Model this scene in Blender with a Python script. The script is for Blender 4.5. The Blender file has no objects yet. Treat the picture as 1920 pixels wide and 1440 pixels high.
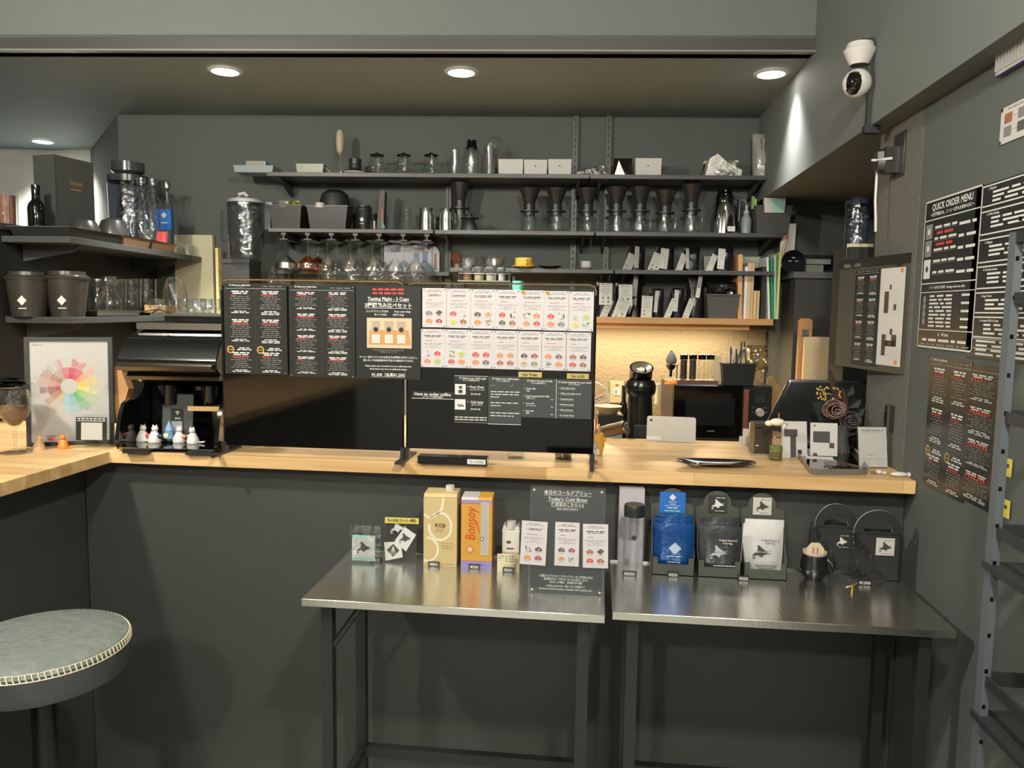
import bpy, math, random
from mathutils import Vector, Matrix
random.seed(7)
SC = bpy.context.scene
COL = SC.collection
# ------------------------------------------------------------------ camera
FP = 1450.0
CZ = 1.5
Yd = Vector((160, 137, -FP)).normalized()
Ud = Vector((1, -.014, 0)).cross(Yd).normalized()
if Ud.y < 0: Ud = -Ud
Xd = Yd.cross(Ud)
R3 = Matrix((Xd, Yd, Ud))
cam = bpy.data.cameras.new('camera'); cam.sensor_width = 36; cam.lens = FP/1920*36; cam.clip_start = .02
co = bpy.data.objects.new('camera', cam); COL.objects.link(co)
co.matrix_world = Matrix.Translation((0, 0, CZ)) @ R3.to_4x4()
SC.camera = co
# ------------------------------------------------------------------ world, exposure, room light
w = bpy.data.worlds.new('world'); SC.world = w; w.use_nodes = True
w.node_tree.nodes['Background'].inputs[0].default_value = (.80, .86, .84, 1)
w.node_tree.nodes['Background'].inputs[1].default_value = .10
vs = SC.view_settings
vs.view_transform = 'Standard'; vs.look = 'None'; vs.gamma = 1; vs.use_curve_mapping = False
vs.exposure = 0.87
SC.cycles.max_bounces = 8; SC.cycles.diffuse_bounces = 4; SC.cycles.glossy_bounces = 4
SC.cycles.transparent_max_bounces = 40; SC.cycles.caustics_reflective = False; SC.cycles.caustics_refractive = False
SC.cycles.sample_clamp_indirect = 4
# customer side ceiling lamps, above and behind the photographer: (x, y, watts)
ROOM_LAMPS = [(-1.79, 1.05), (.30, .30), (-.7, -1.2)]   # (x, y)
GLOBE = 560; BAR_W = 15.0; STRIP_W = 14
# ------------------------------------------------------------------ measuring helpers (pixel of the photo + a known plane -> point in the room)
A = math.radians(4.1)
E1 = Vector((math.cos(A), math.sin(A), 0)); E2 = Vector((-math.sin(A), math.cos(A), 0))
def ray(px, py): return R3 @ Vector((px-960, 720-py, -FP)).normalized()
CP = Vector((0, 0, CZ))
def PY(px, py, y): d = ray(px, py); return CP + d*(y/d.y)
def PX(px, py, x): d = ray(px, py); return CP + d*(x/d.x)
def PZ(px, py, z): d = ray(px, py); return CP + d*((z-CZ)/d.z)
def PV(px, py, v): d = ray(px, py); return CP + d*(v/d.dot(E2))
def W(u, v, z): return E1*u + E2*v + Vector((0, 0, z))
def UV(p): return p.dot(E1), p.dot(E2), p.z
def depth(p): return -(R3.transposed() @ (p-CP)).z
def at(px, d, z, frame='B'):
    """point at height z and depth d seen in column px"""
    P = PV if frame == 'B' else PY
    py = 600
    for _ in range(6):
        p = P(px, py, d); py -= (z-p.z)/(depth(p)/FP)
    p = P(px, py, d); p.z = z
    return p
def item(px, ytop, d, z, frame='B'):
    p = at(px, d, z, frame)
    t = (PV if frame == 'B' else PY)(px, ytop, d)
    return p, max(t.z-z, .002), depth(p)/FP
RB = A
# ------------------------------------------------------------------ materials
def lin(c):
    c = c/255
    return c/12.92 if c <= .04045 else ((c+.055)/1.055)**2.4
MATS = {}
def M(name, rgb, rough=.5, metal=0, bump=0, bs=60, var=0, vs_=8, coat=0, emit=0, spec=.5, alpha=1, stretch=None):
    if name in MATS: return MATS[name]
    m = bpy.data.materials.new(name); m.use_nodes = True; MATS[name] = m
    nt = m.node_tree; b = nt.nodes['Principled BSDF']
    c = (lin(rgb[0]), lin(rgb[1]), lin(rgb[2]), 1)
    b.inputs['Base Color'].default_value = c
    b.inputs['Roughness'].default_value = rough; b.inputs['Metallic'].default_value = metal
    b.inputs['Specular IOR Level'].default_value = spec
    b.inputs['Coat Weight'].default_value = coat; b.inputs['Coat Roughness'].default_value = .05
    if emit:
        b.inputs['Emission Color'].default_value = c; b.inputs['Emission Strength'].default_value = emit
    tc = nt.nodes.new('ShaderNodeTexCoord'); mp = nt.nodes.new('ShaderNodeMapping')
    nt.links.new(tc.outputs['Object'], mp.inputs[0])
    if stretch: mp.inputs['Scale'].default_value = stretch
    if bump:
        n = nt.nodes.new('ShaderNodeTexNoise'); n.inputs['Scale'].default_value = bs; n.inputs['Detail'].default_value = 4
        bp = nt.nodes.new('ShaderNodeBump'); bp.inputs['Strength'].default_value = bump; bp.inputs['Distance'].default_value = .01
        nt.links.new(mp.outputs[0], n.inputs['Vector']); nt.links.new(n.outputs[0], bp.inputs['Height']); nt.links.new(bp.outputs[0], b.inputs['Normal'])
    if var:
        n = nt.nodes.new('ShaderNodeTexNoise'); n.inputs['Scale'].default_value = vs_; n.inputs['Detail'].default_value = 3
        r = nt.nodes.new('ShaderNodeMapRange'); r.inputs['To Min'].default_value = 1-var; r.inputs['To Max'].default_value = 1+var
        mx = nt.nodes.new('ShaderNodeMix'); mx.data_type = 'RGBA'; mx.blend_type = 'MULTIPLY'; mx.inputs[0].default_value = 1
        nt.links.new(mp.outputs[0], n.inputs['Vector']); nt.links.new(n.outputs[0], r.inputs[0])
        mx.inputs[6].default_value = c; nt.links.new(r.outputs[0], mx.inputs[7]); nt.links.new(mx.outputs[2], b.inputs['Base Color'])
    return m
def G(name, tint=(250, 252, 252), k=1.9, rough=.02, base=.07, wob=.55):
    """thin clear glass / plastic"""
    if name in MATS: return MATS[name]
    m = bpy.data.materials.new(name); m.use_nodes = True; MATS[name] = m
    nt = m.node_tree; nt.nodes.remove(nt.nodes['Principled BSDF']); out = nt.nodes['Material Output']
    t = nt.nodes.new('ShaderNodeBsdfTransparent'); t.inputs[0].default_value = (lin(tint[0]), lin(tint[1]), lin(tint[2]), 1)
    g = nt.nodes.new('ShaderNodeBsdfGlossy'); g.inputs['Roughness'].default_value = rough; g.inputs[0].default_value = (1, 1, 1, 1)
    lw = nt.nodes.new('ShaderNodeLayerWeight'); lw.inputs[0].default_value = .5
    f = nt.nodes.new('ShaderNodeMath'); f.operation = 'POWER'; f.inputs[1].default_value = 3.2; nt.links.new(lw.outputs['Facing'], f.inputs[0])
    n = nt.nodes.new('ShaderNodeTexNoise'); n.inputs['Scale'].default_value = 45; tc = nt.nodes.new('ShaderNodeTexCoord')
    bp = nt.nodes.new('ShaderNodeBump'); bp.inputs['Strength'].default_value = wob; bp.inputs['Distance'].default_value = .01
    nt.links.new(tc.outputs['Object'], n.inputs['Vector']); nt.links.new(n.outputs[0], bp.inputs['Height']); nt.links.new(bp.outputs[0], g.inputs['Normal'])
    a = nt.nodes.new('ShaderNodeMath'); a.operation = 'MULTIPLY_ADD'; a.inputs[1].default_value = k*.5; a.inputs[2].default_value = base; a.use_clamp = True
    nt.links.new(f.outputs[0], a.inputs[0]); x = nt.nodes.new('ShaderNodeMixShader')
    nt.links.new(a.outputs[0], x.inputs[0]); nt.links.new(t.outputs[0], x.inputs[1]); nt.links.new(g.outputs[0], x.inputs[2]); nt.links.new(x.outputs[0], out.inputs[0])
    return m
def wood(name, a, b, scale=(3, 40, 40), rough=.4):
    m = M(name, a, rough); nt = m.node_tree; bs = nt.nodes['Principled BSDF']
    tc = nt.nodes.new('ShaderNodeTexCoord'); mp = nt.nodes.new('ShaderNodeMapping'); mp.inputs['Scale'].default_value = scale
    n = nt.nodes.new('ShaderNodeTexNoise'); n.inputs['Scale'].default_value = 1; n.inputs['Detail'].default_value = 6
    br = nt.nodes.new('ShaderNodeTexBrick'); br.inputs['Scale'].default_value = 1
    br.inputs['Color1'].default_value = (1, 1, 1, 1); br.inputs['Color2'].default_value = (.8, .77, .73, 1); br.inputs['Mortar'].default_value = (.62, .58, .5, 1)
    br.inputs['Mortar Size'].default_value = .0006; br.inputs['Brick Width'].default_value = .55; br.inputs['Row Height'].default_value = .042
    cr = nt.nodes.new('ShaderNodeValToRGB'); cr.color_ramp.elements[0].position = .3; cr.color_ramp.elements[1].position = .7
    cr.color_ramp.elements[0].color = (lin(b[0]), lin(b[1]), lin(b[2]), 1); cr.color_ramp.elements[1].color = (lin(a[0]), lin(a[1]), lin(a[2]), 1)
    mx = nt.nodes.new('ShaderNodeMix'); mx.data_type = 'RGBA'; mx.blend_type = 'MULTIPLY'; mx.inputs[0].default_value = 1
    L = nt.links.new
    L(tc.outputs['Object'], mp.inputs[0]); L(mp.outputs[0], n.inputs['Vector']); L(n.outputs[0], cr.inputs[0])
    L(tc.outputs['Object'], br.inputs['Vector']); L(cr.outputs[0], mx.inputs[6]); L(br.outputs[0], mx.inputs[7]); L(mx.outputs[2], bs.inputs['Base Color'])
    return m
BLK = M('black_matte', (30, 31, 30), .55, var=.12)
BLK2 = M('black_plastic', (38, 39, 38), .38)
BGL = M('black_gloss', (12, 12, 12), .07, coat=.3)
GRY = M('grey_plastic', (120, 124, 124), .45)
DGR = M('dark_grey', (66, 67, 64), .5)
WHT = M('white_paper', (196, 194, 190), .6)
WPL = M('white_plastic', (198, 195, 192), .3)
WTX = M('white_print', (212, 212, 208), .6)
GTX = M('grey_print', (150, 150, 148), .6)
DTX = M('dark_print', (60, 58, 58), .6)
LTX = M('light_grey_print', (128, 126, 126), .6)
RTX = M('red_print', (196, 66, 56), .6)
RTD = M('dull_red_print', (120, 52, 46), .6)
SHT = M('black_sheet', (40, 42, 42), .3, spec=.4)
SHG = M('charcoal_sheet', (62, 66, 67), .3)
STL = M('polished_steel', (200, 200, 196), .12, 1)
STB = M('brushed_steel', (184, 184, 178), .24, 1, bump=.05, bs=30, stretch=(1, 30, 30))
GLS = G('clear_glass'); GLW = G('smoked_plastic', (226, 230, 232), 2.0, .03, .09); GLA = G('clear_acrylic', (252, 253, 253), 1.0, base=.03, wob=.04)
GLB = G('amber_glass', (236, 190, 90), 1.6, .05, .25); GLN = G('blue_tinted_plastic', (214, 218, 236), 2.2, .05, .12)
GOLD = M('gold_print', (206, 170, 90), .4, .5)
YEL = M('yellow_ceramic', (184, 154, 70), .35)
OAK = wood('oak_worktop', (230, 194, 142), (206, 166, 114))
OAKV = wood('oak_edge', (214, 176, 126), (196, 150, 96), (3, 30, 30))
BRN = M('kraft_paper', (186, 142, 98), .7)
# ------------------------------------------------------------------ mesh builder
TXC = {}
def textmesh(s, bold):
    key = (s, bold)
    if key not in TXC:
        c = bpy.data.curves.new('t', 'FONT'); c.body = s; c.size = 1; c.resolution_u = 2; c.offset = bold; c.align_x = 'CENTER'
        o = bpy.data.objects.new('t', c); m = bpy.data.meshes.new_from_object(o)
        vv = [tuple(v.co)[:2] for v in m.vertices]; ff = [tuple(p.vertices) for p in m.polygons]
        bpy.data.objects.remove(o); bpy.data.meshes.remove(m); TXC[key] = (vv, ff)
    return TXC[key]
class MB:
    def __init__(s): s.v = []; s.f = []; s.m = []; s.sm = []; s.mats = []
    def mi(s, m):
        if m not in s.mats: s.mats.append(m)
        return s.mats.index(m)
    def add(s, vs, fs, mat, smooth=False, mx=None):
        o = len(s.v); i = s.mi(mat)
        s.v += [tuple(mx @ Vector(v)) if mx else tuple(v) for v in vs]
        for f in fs: s.f.append(tuple(o+a for a in f)); s.m.append(i); s.sm.append(smooth)
        return s
    def box(s, x0, y0, z0, x1, y1, z1, mat, mx=None, taper=1.0):
        cx, cy = (x0+x1)/2, (y0+y1)/2
        def q(x, y, t): return (cx+(x-cx)*t, cy+(y-cy)*t)
        v = []
        for z, t in ((z0, taper), (z1, 1.0)):
            for x, y in ((x0, y0), (x1, y0), (x1, y1), (x0, y1)): v.append((*q(x, y, t), z))
        return s.add(v, [(0, 3, 2, 1), (4, 5, 6, 7), (0, 1, 5, 4), (1, 2, 6, 5), (2, 3, 7, 6), (3, 0, 4, 7)], mat, False, mx)
    def cb(s, cx, cy, z0, w, d, h, mat, mx=None, taper=1.0): return s.box(cx-w/2, cy-d/2, z0, cx+w/2, cy+d/2, z0+h, mat, mx, taper)
    def prism(s, poly, a, b, mat, axis='z', mx=None, smooth=False):
        n = len(poly)
        def p(x, y, t): return {'z': (x, y, t), 'y': (x, t, y), 'x': (t, x, y)}[axis]
        v = [p(x, y, a) for x, y in poly]+[p(x, y, b) for x, y in poly]
        f = [tuple(range(n-1, -1, -1)), tuple(range(n, 2*n))]+[(i, (i+1) % n, n+(i+1) % n, n+i) for i in range(n)]
        return s.add(v, f, mat, smooth, mx)
    def lathe(s, prof, mat, c=(0, 0, 0), seg=24, smooth=True, mx=None, close=False):
        v = []; f = []; n = len(prof)
        for r, z in prof:
            for i in range(seg):
                a = 2*math.pi*i/seg; v.append((c[0]+r*math.cos(a), c[1]+r*math.sin(a), c[2]+z))
        for j in range(n-1):
            for i in range(seg):
                k = (i+1) % seg; f.append((j*seg+i, j*seg+k, (j+1)*seg+k, (j+1)*seg+i))
        if prof[0][0] > 1e-5 and close: f.append(tuple(range(seg-1, -1, -1)))
        if prof[-1][0] > 1e-5 and close: f.append(tuple((n-1)*seg+i for i in range(seg)))
        return s.add(v, f, mat, smooth, mx)
    def cyl(s, c, r, h, mat, seg=20, mx=None): return s.lathe([(r, 0), (r, h)], mat, c, seg, False if seg < 9 else True, mx, True)
    def tube(s, pts, r, mat, seg=8, smooth=True):
        pts = [Vector(p) for p in pts]; v = []; f = []; n = len(pts)
        up = Vector((.1, .2, 1)).normalized()
        for i, p in enumerate(pts):
            t = (pts[min(i+1, n-1)]-pts[max(i-1, 0)]).normalized()
            a = t.cross(up if abs(t.dot(up)) < .95 else Vector((1, 0, 0))).normalized(); b = t.cross(a)
            rr = r[i] if isinstance(r, (list, tuple)) else r
            for j in range(seg):
                g = 2*math.pi*j/seg; v.append(p+a*(rr*math.cos(g))+b*(rr*math.sin(g)))
        for i in range(n-1):
            for j in range(seg):
                k = (j+1) % seg; f.append((i*seg+j, i*seg+k, (i+1)*seg+k, (i+1)*seg+j))
        f.append(tuple(range(seg-1, -1, -1))); f.append(tuple((n-1)*seg+j for j in range(seg)))
        return s.add(v, f, mat, smooth)
    def ball(s, c, r, mat, sx=1, sy=1, sz=1, seg=16, rings=9, mx=None):
        prof = [(max(r*math.sin(math.pi*i/(rings-1)), 1e-5), -r*math.cos(math.pi*i/(rings-1))) for i in range(rings)]
        m2 = Matrix.Translation(c) @ Matrix.Diagonal((sx, sy, sz, 1))
        return s.lathe(prof, mat, (0, 0, 0), seg, True, (mx @ m2) if mx else m2)
    def pillow(s, w, h, d, mat, n=10, c=(0, 0, 0), seed=0, crumple=0, lean=0, bot=None, mx=None):
        """sealed pouch standing upright: width w, height h, thickness d; sealed flat top"""
        rd = random.Random(seed); v = []; f = []
        for side in (-1, 1):
            for j in range(n+1):
                for i in range(n+1):
                    x = (i/n-.5); z = j/n
                    e = (1-(2*x)**4)*(1-max(0, (z-.15)/.85)**2.2 if bot is None else (1-(2*z-1)**4))
                    y = side*d/2*max(e, .02)
                    cr = crumple*(rd.random()-.5) if 0 < i < n and 0 < j < n else 0
                    v.append((c[0]+x*w*(1+.02*math.sin(z*5+seed)), c[1]+y+cr+lean*z, c[2]+z*h+cr*.3))
        o = (n+1)**2
        for sd in (0, 1):
            for j in range(n):
                for i in range(n):
                    a = sd*o+j*(n+1)+i; q = (a, a+1, a+n+2, a+n+1); f.append(q if sd == 0 else q[::-1])
        edge = [i for i in range(n+1)]+[(j)*(n+1)+n for j in range(1, n+1)]+[n*(n+1)+i for i in range(n-1, -1, -1)]+[j*(n+1) for j in range(n-1, 0, -1)]
        for a, b in zip(edge, edge[1:]+edge[:1]): f.append((b, a, o+a, o+b))
        return s.add(v, f, mat, True, mx)
    def scale(s, k): s.v = [(x*k, y*k, z*k) for x, y, z in s.v]; return s
    def mesh(s, name):
        me = bpy.data.meshes.new(name); me.from_pydata(s.v, [], s.f)
        for m in s.mats: me.materials.append(m)
        me.polygons.foreach_set('material_index', s.m); me.polygons.foreach_set('use_smooth', s.sm)
        me.set_sharp_from_angle(angle=math.radians(38)); me.update(); return me
def tag(o, label=None, cat=None, group=None, kind=None):
    if label: o['label'] = label
    if cat: o['category'] = cat
    if group: o['group'] = group
    if kind: o['kind'] = kind
    return o
def O(name, mb, parent=None, label=None, cat=None, group=None, kind=None, loc=None, rz=0, rot=None, bevel=0):
    o = bpy.data.objects.new(name, mb.mesh(name)); COL.objects.link(o)
    if parent: o.parent = parent
    if loc is not None: o.location = loc
    o.rotation_euler = rot if rot else (0, 0, rz)
    if bevel:
        b = o.modifiers.new('bevel', 'BEVEL'); b.width = bevel; b.segments = 2; b.limit_method = 'ANGLE'
    return tag(o, label, cat, group, kind)
def T(name, label, cat, loc, rz=0, group=None, rot=None):
    o = bpy.data.objects.new(name, None); COL.objects.link(o); o.location = loc; o.rotation_euler = rot if rot else (0, 0, rz); o.empty_display_size = .05
    return tag(o, label, cat, group)
def copy_tree(o, parent=None, label=None, loc=None, rz=None):
    c = o.copy(); COL.objects.link(c)
    if parent: c.parent = parent
    if label: c['label'] = label
    if loc is not None: c.location = loc
    if rz is not None: c.rotation_euler = (0, 0, rz)
    for ch in list(o.children): copy_tree(ch, c)
    return c
def struct(name, mb, **k): return O(name, mb, kind='structure', **k)
class Sheet(MB):
    """flat printed sheet: x right 0..1, y down 0..1, faces local -Y, origin bottom left"""
    def __init__(s, w, h, mat, t=.0008, back=None):
        super().__init__(); s.w = w; s.h = h; s.k = 0
        if t: s.box(0, 0, 0, w, t, h, mat)
    def P(s, x, y, l): return (x*s.w, -.0004-.0003*l, (1-y)*s.h)
    def rect(s, x0, y0, x1, y1, mat, l=1): return s.add([s.P(x0, y1, l), s.P(x1, y1, l), s.P(x1, y0, l), s.P(x0, y0, l)], [(0, 1, 2, 3)], mat)
    def poly(s, pts, mat, l=1): return s.add([s.P(x, y, l) for x, y in pts], [tuple(range(len(pts)))], mat)
    def disc(s, cx, cy, r, mat, l=1, n=14, sx=1): return s.poly([(cx+r*sx*math.cos(2*math.pi*i/n)/s.w, cy+r*math.sin(2*math.pi*i/n)/s.h) for i in range(n)], mat, l)
    def frame(s, x0, y0, x1, y1, t, mat, l=1):
        tx, ty = t/s.w, t/s.h
        s.rect(x0, y0, x1, y0+ty, mat, l); s.rect(x0, y1-ty, x1, y1, mat, l); s.rect(x0, y0, x0+tx, y1, mat, l); s.rect(x1-tx, y0, x1, y1, mat, l)
    def txt(s, t, cx, cy, hh, mat, maxw=None, bold=.022, l=2, rot=0, under=False, left=False, tall=1):
        vv, ff = textmesh(t, bold); xs = [v[0] for v in vv]; x0, x1 = min(xs), max(xs); sc = hh*s.h/.72
        sx = sc*(1 if maxw is None else min(1, maxw*s.w/((x1-x0)*sc)))
        mid = x0 if left else (x0+x1)/2; out = []
        for x, y in vv:
            a, b = (x-mid)*sx, (y-.35)*sc*tall
            if rot: a, b = a*math.cos(rot)-b*math.sin(rot), a*math.sin(rot)+b*math.cos(rot)
            out.append((cx*s.w+a, -.0004-.0003*l, (1-cy)*s.h+b))
        s.add(out, ff, mat)
        if under:
            ww = (x1-x0)*sx/2/s.w; s.rect(cx-ww, cy+hh*.72, cx+ww, cy+hh*.82, mat, l)
        return s
    def greek(s, cx, cy, wf, hf, mat, rd, words=4, l=2, left=False):
        """a line of fine print"""
        ws = [.5+rd.random() for _ in range(words)]; tot = sum(ws)+.25*(words-1); x = cx if left else cx-wf/2
        for a in ws:
            ww = a/tot*wf; s.rect(x, cy-hf/2, x+ww, cy+hf/2, mat, l); x += ww+.25/tot*wf
        return s
def hok(S, cx, cy, sc, mat, l=3, isl=True):
    P0 = [(1285,345),(1330,365),(1390,430),(1470,490),(1530,525),(1572,500),(1552,545),(1600,580),(1555,605),(1500,615),(1440,640),(1410,715),(1340,670),(1280,640),(1230,660),(1215,690),(1190,650),(1165,668),(1178,706),(1235,735),(1195,748),(1165,770),(1150,745),(1162,715),(1138,660),(1155,630),(1200,618),(1178,570),(1240,592),(1262,580),(1258,530),(1285,500),(1278,430),(1272,370)]
    f = lambda x, y: (cx+(x-1370)/470*sc/S.w, cy+(y-555)/470*sc/S.h)
    S.poly([f(*p) for p in P0], mat, l)
    if isl:
        S.poly([f(1580, 540), f(1650, 465), f(1640, 485), f(1592, 545)], mat, l); S.poly([f(1225, 360), f(1235, 360), f(1245, 380), f(1235, 382)], mat, l)
        S.poly([f(1590, 605), f(1650, 575), f(1655, 582), f(1600, 612)], mat, l)
def dia(S, cx, cy, r, mat, l=3): S.poly([(cx-r/S.w, cy), (cx, cy+r/S.h), (cx+r/S.w, cy), (cx, cy-r/S.h)], mat, l)
def onF(TL, BR, y, mat, t=.0008):
    a, b = PY(*TL, y), PY(*BR, y); S = Sheet(b.x-a.x, a.z-b.z, mat, t); S.loc = (a.x, y, b.z); return S
def onW(TL, BR, x, mat, t=.0008):
    a, b = PX(*TL, x), PX(*BR, x); S = Sheet(a.y-b.y, a.z-b.z, mat, t); S.loc = (x, a.y, b.z); S.rz = -math.pi/2; return S
def onB(TL, BR, v, mat, t=.0008):
    a, b = PV(*TL, v), PV(*BR, v); S = Sheet((b-a).dot(E1), a.z-b.z, mat, t); S.loc = (a.x, a.y, b.z); S.rz = A; return S
# ================================================================== THE ROOM
WALLP = M('charcoal_wall_paint', (84, 88, 85), .75, bump=.12, bs=160, var=.05, vs_=3)
CEILP = M('charcoal_ceiling_paint', (104, 110, 107), .7, bump=.05, bs=90, var=.05, vs_=3)
PILP = M('textured_wallpaper', (100, 101, 94), .85, bump=.7, bs=140, var=.08, vs_=90)
PANP = M('black_counter_panel', (62, 64, 62), .5, bump=.1, bs=220, var=.06, vs_=3)
STUC = M('pale_stucco', (176, 176, 168), .8, bump=.8, bs=9, var=.08)
VW = 4.09; WX = .86
struct('floor', MB().box(-5, -3, -.05, 3.5, 7.2, 0, M('grey_concrete_floor', (168, 166, 160), .6, var=.15, vs_=4)))
# right wall with its textured far pillar
struct('wall_right', MB().box(WX, -3, 0, WX+.12, 2.24, 2.7, WALLP))
struct('trim_1', MB().box(WX-.002, 2.238, 0, WX+.12, 2.56, 2.7, PILP))
struct('wall_behind_camera', MB().box(-5, -3.1, 0, 1, -3, 2.7, M('back_room_paint', (200, 198, 192), .8)))
struct('wall_left', MB().box(-3.1, -3, 0, -3.0, 2.9, 2.7, WALLP))
# back wall: between the left return and the far right passage
p0 = W(-2.22, VW, 0)
a = PZ(225, 217, 2.49); b = PZ(165, 290, 2.49)
mb = MB(); ua = UV(a)[0]; mb.box(ua, VW, 0, 3.3, VW+.1, 2.6, WALLP)
struct('wall_back', mb, rz=A)
mb = MB(); a2 = W(ua, VW, 0); b2 = b.copy(); b2 += (b-a)*1.5; nrm = Vector((-(b2.y-a2.y), b2.x-a2.x, 0)).normalized()*.1
mb.prism([(a2.x, a2.y), (b2.x, b2.y), (b2.x+abs(nrm.x), b2.y+abs(nrm.y)), (a2.x+abs(nrm.x), a2.y+abs(nrm.y))], 0, 2.6, WALLP)
struct('wall_return', mb)
struct('wall_far', MB().box(-6, 5.0, 0, -2.9, 5.1, 2.6, STUC), rz=A)
# low partition on the left with the shelf unit in front of it
LU = -2.056; 
pa = PV(0, 415, 2.9); 
LZ = PV(0, 416, 2.88).z
mb = MB(); mb.box(LU-.36, 1.9, 0, LU, VW, LZ-.025, BLK)
struct('wall_partition', mb, rz=A)
# ceilings: low one above the bar, higher one above the customers
struct('ceiling', MB().box(-6, 3.08, 2.49, 3.3, 7, 2.55, M('bar_ceiling_paint', (124, 138, 138), .7, bump=.05, bs=90, var=.05, vs_=3)), rz=A)
struct('ceiling_customer_side', MB().box(-6, -3.3, 2.69, 3.3, 3.4, 2.75, CEILP), rz=A)
mb = MB(); mb.box(-6, 3.08, 2.49, 3.3, 3.16, 2.70, CEILP); mb.box(-6, 3.068, 2.49, 1.2, 3.08, 2.535, DGR)
struct('beam', mb, rz=A)
struct('trim_2', MB().box(-6, 3.06, 2.483, 1.2, 3.09, 2.49, GRY), rz=A)
# long beam over the right wall
struct('beam_right', MB().box(.795, -3, 2.06, 2.6, VW+.05, 2.70, CEILP))
# passage right of the back wall: lintel and dark doorway
struct('door_1', MB().box(1.34, VW-.02, 0, 2.3, VW, 1.80, M('dark_door', (24, 25, 25), .5)), rz=A)
struct('trim_3', MB().box(1.2, VW-.03, 1.80, 2.4, VW, 1.98, WALLP), rz=A)
struct('wall_passage', MB().box(2.3, 2.5, 0, 2.4, 5, 2.6, BLK))
# ------------------------------------------------------------------ lamps
EM = M('lamp_diffuser', (255, 250, 238), .5, emit=14)
def downlight(p, label, watts, r=.062, spread=88, group='recessed ceiling downlights'):
    t = T('ceiling_downlight', label, 'ceiling light', p, 0, group)
    O('trim_ring', MB().lathe([(r*.86, -.001), (r*.9, -.006), (r*1.1, -.004), (r*1.14, 0)], WPL, seg=32), t)
    O('diffuser', MB().lathe([(.0001, -.005), (r*.6, -.004), (r*.87, -.002)], EM, seg=32), t)
    l = bpy.data.lights.new('lamp', 'AREA'); l.shape = 'DISK'; l.size = r*1.7; l.energy = watts; l.color = (1, .965, .90); l.spread = math.radians(spread)
    o = bpy.data.objects.new('lamp', l); COL.objects.link(o); o.parent = t; o.location = (0, 0, -.012)
    return t
for (x, y), lb in zip(((422, 133), (865, 135), (1446, 138)), ('leftmost of the three glowing downlights over the bar', 'middle of the three glowing downlights over the bar', 'glowing downlight over the bar nearest the security camera')):
    downlight(PZ(x, y, 2.488), lb, BAR_W*(.22 if x > 1000 else 1), spread=88)
downlight(PZ(80, 265, 2.488), 'glowing downlight at far left washing the pale stucco wall', 16, spread=115)
EMG = M('globe_glow', (255, 248, 232), .5, emit=GLOBE)
for i, (x, y) in enumerate(ROOM_LAMPS):
    t = T('globe_lamp', 'white globe lamp above the customer side, out of the frame', 'ceiling light', (x, y, 2.45), 0, 'customer side globe lamps')
    O('cord', MB().cyl((0, 0, .06), .004, .18, BLK, 8), t); O('globe', MB().ball((0, 0, 0), .06, EMG), t)
p = PZ(1075, -3, 2.686)
if p.y < 3.0: downlight(p, 'small downlight just above the beam at the top picture edge', 3, r=.04)
# ------------------------------------------------------------------ bar counter
CH = 1.06
mb = MB(); LX = -1.447
poly = [(LX, 2.15), (LX, -.6), (-2.2, -.6), (-2.2, 2.66), (WX-.003, 2.70), (WX-.003, 2.135)]
mb.prism(poly, CH-.036, CH, OAK)
O('bar_worktop', mb, label='pale oak L-shaped bar worktop above the black front panel', cat='counter', bevel=.0015)
struct('wall_counter_front', MB().box(LX-.12, 2.205, 0, WX-.004, 2.26, CH-.036, PANP))
mb = MB().box(LX-.19, -.6, 0, LX-.13, 2.26, CH-.036, PANP)
for y in (2.17, 2.0, 1.62, 1.2): mb.box(LX-.13, y-.001, 0, LX-.1295, y+.001, CH-.036, DGR)
struct('wall_counter_left', mb)
# back bench behind the bar
struct('back_bench', MB().box(-1.5, 3.36, 0, 1.25, VW-.003, .93, M('bench_top', (150, 120, 84), .5)), rz=A)
# warm lit wall panel under the wooden shelf
struct('trim_4', MB().box(.0, VW-.012, .93, 1.17, VW-.001, 1.42, M('splashback', (92, 86, 74), .7, bump=.5, bs=70, var=.08, vs_=40)), rz=A)
# ------------------------------------------------------------------ wall shelves at the back
Z1 = PV(1000, 326, 3.84).z; Z2 = PV(1130, 434, 3.84).z; Z3 = PV(1130, 505, 3.84).z; ZW = PV(1200, 595, 3.8).z
SH = M('shelf_black', (62, 64, 62), .4)
def ucol(px, z, v=3.84): return UV(at(px, v, z))[0]
def shelf(pxa, pxb, z, label, th=.02, v=3.84, slots=None):
    ua, ub = ucol(pxa, z, v), ucol(pxb, z, v); c = W((ua+ub)/2, v, z)
    t = T('wall_shelf', label, 'shelf', c, A, 'black wall shelves behind the bar'); h = (ub-ua)/2
    O('board', MB().box(-h, 0, -th, h, VW-v-.016, 0, SH), t, bevel=.001)
    for s in (-1, 1):
        m = MB(); x = s*(h-.05)
        m.prism([(.03, -th), (VW-v-.016, -th), (VW-v-.016, -th-.07), (VW-v-.06, -th-.06)], x-.006, x+.006, SH, 'x'); O('bracket', m, t)
    return t
shelf(500, 1105, Z1, 'long black top shelf with glass servers and paper packs')
shelf(1107, 1448, Z1, 'black top shelf on the right holding foil bags')
shelf(503, 812, Z2, 'black middle shelf above the hanging wine glasses', th=.018)
shelf(815, 1114, Z2, 'black middle shelf holding the left coffee drippers')
shelf(1117, 1470, Z2, 'black middle shelf under the steel thermos')
shelf(845, 1150, Z3, 'black lower shelf carrying the yellow cup')
shelf(520, 842, PV(700, 508, 3.99).z, 'narrow black lower shelf behind the hanging wine glasses', v=3.99)
shelf(1153, 1452, Z3, 'black lower shelf carrying the upper row of coffee pouches')
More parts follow.
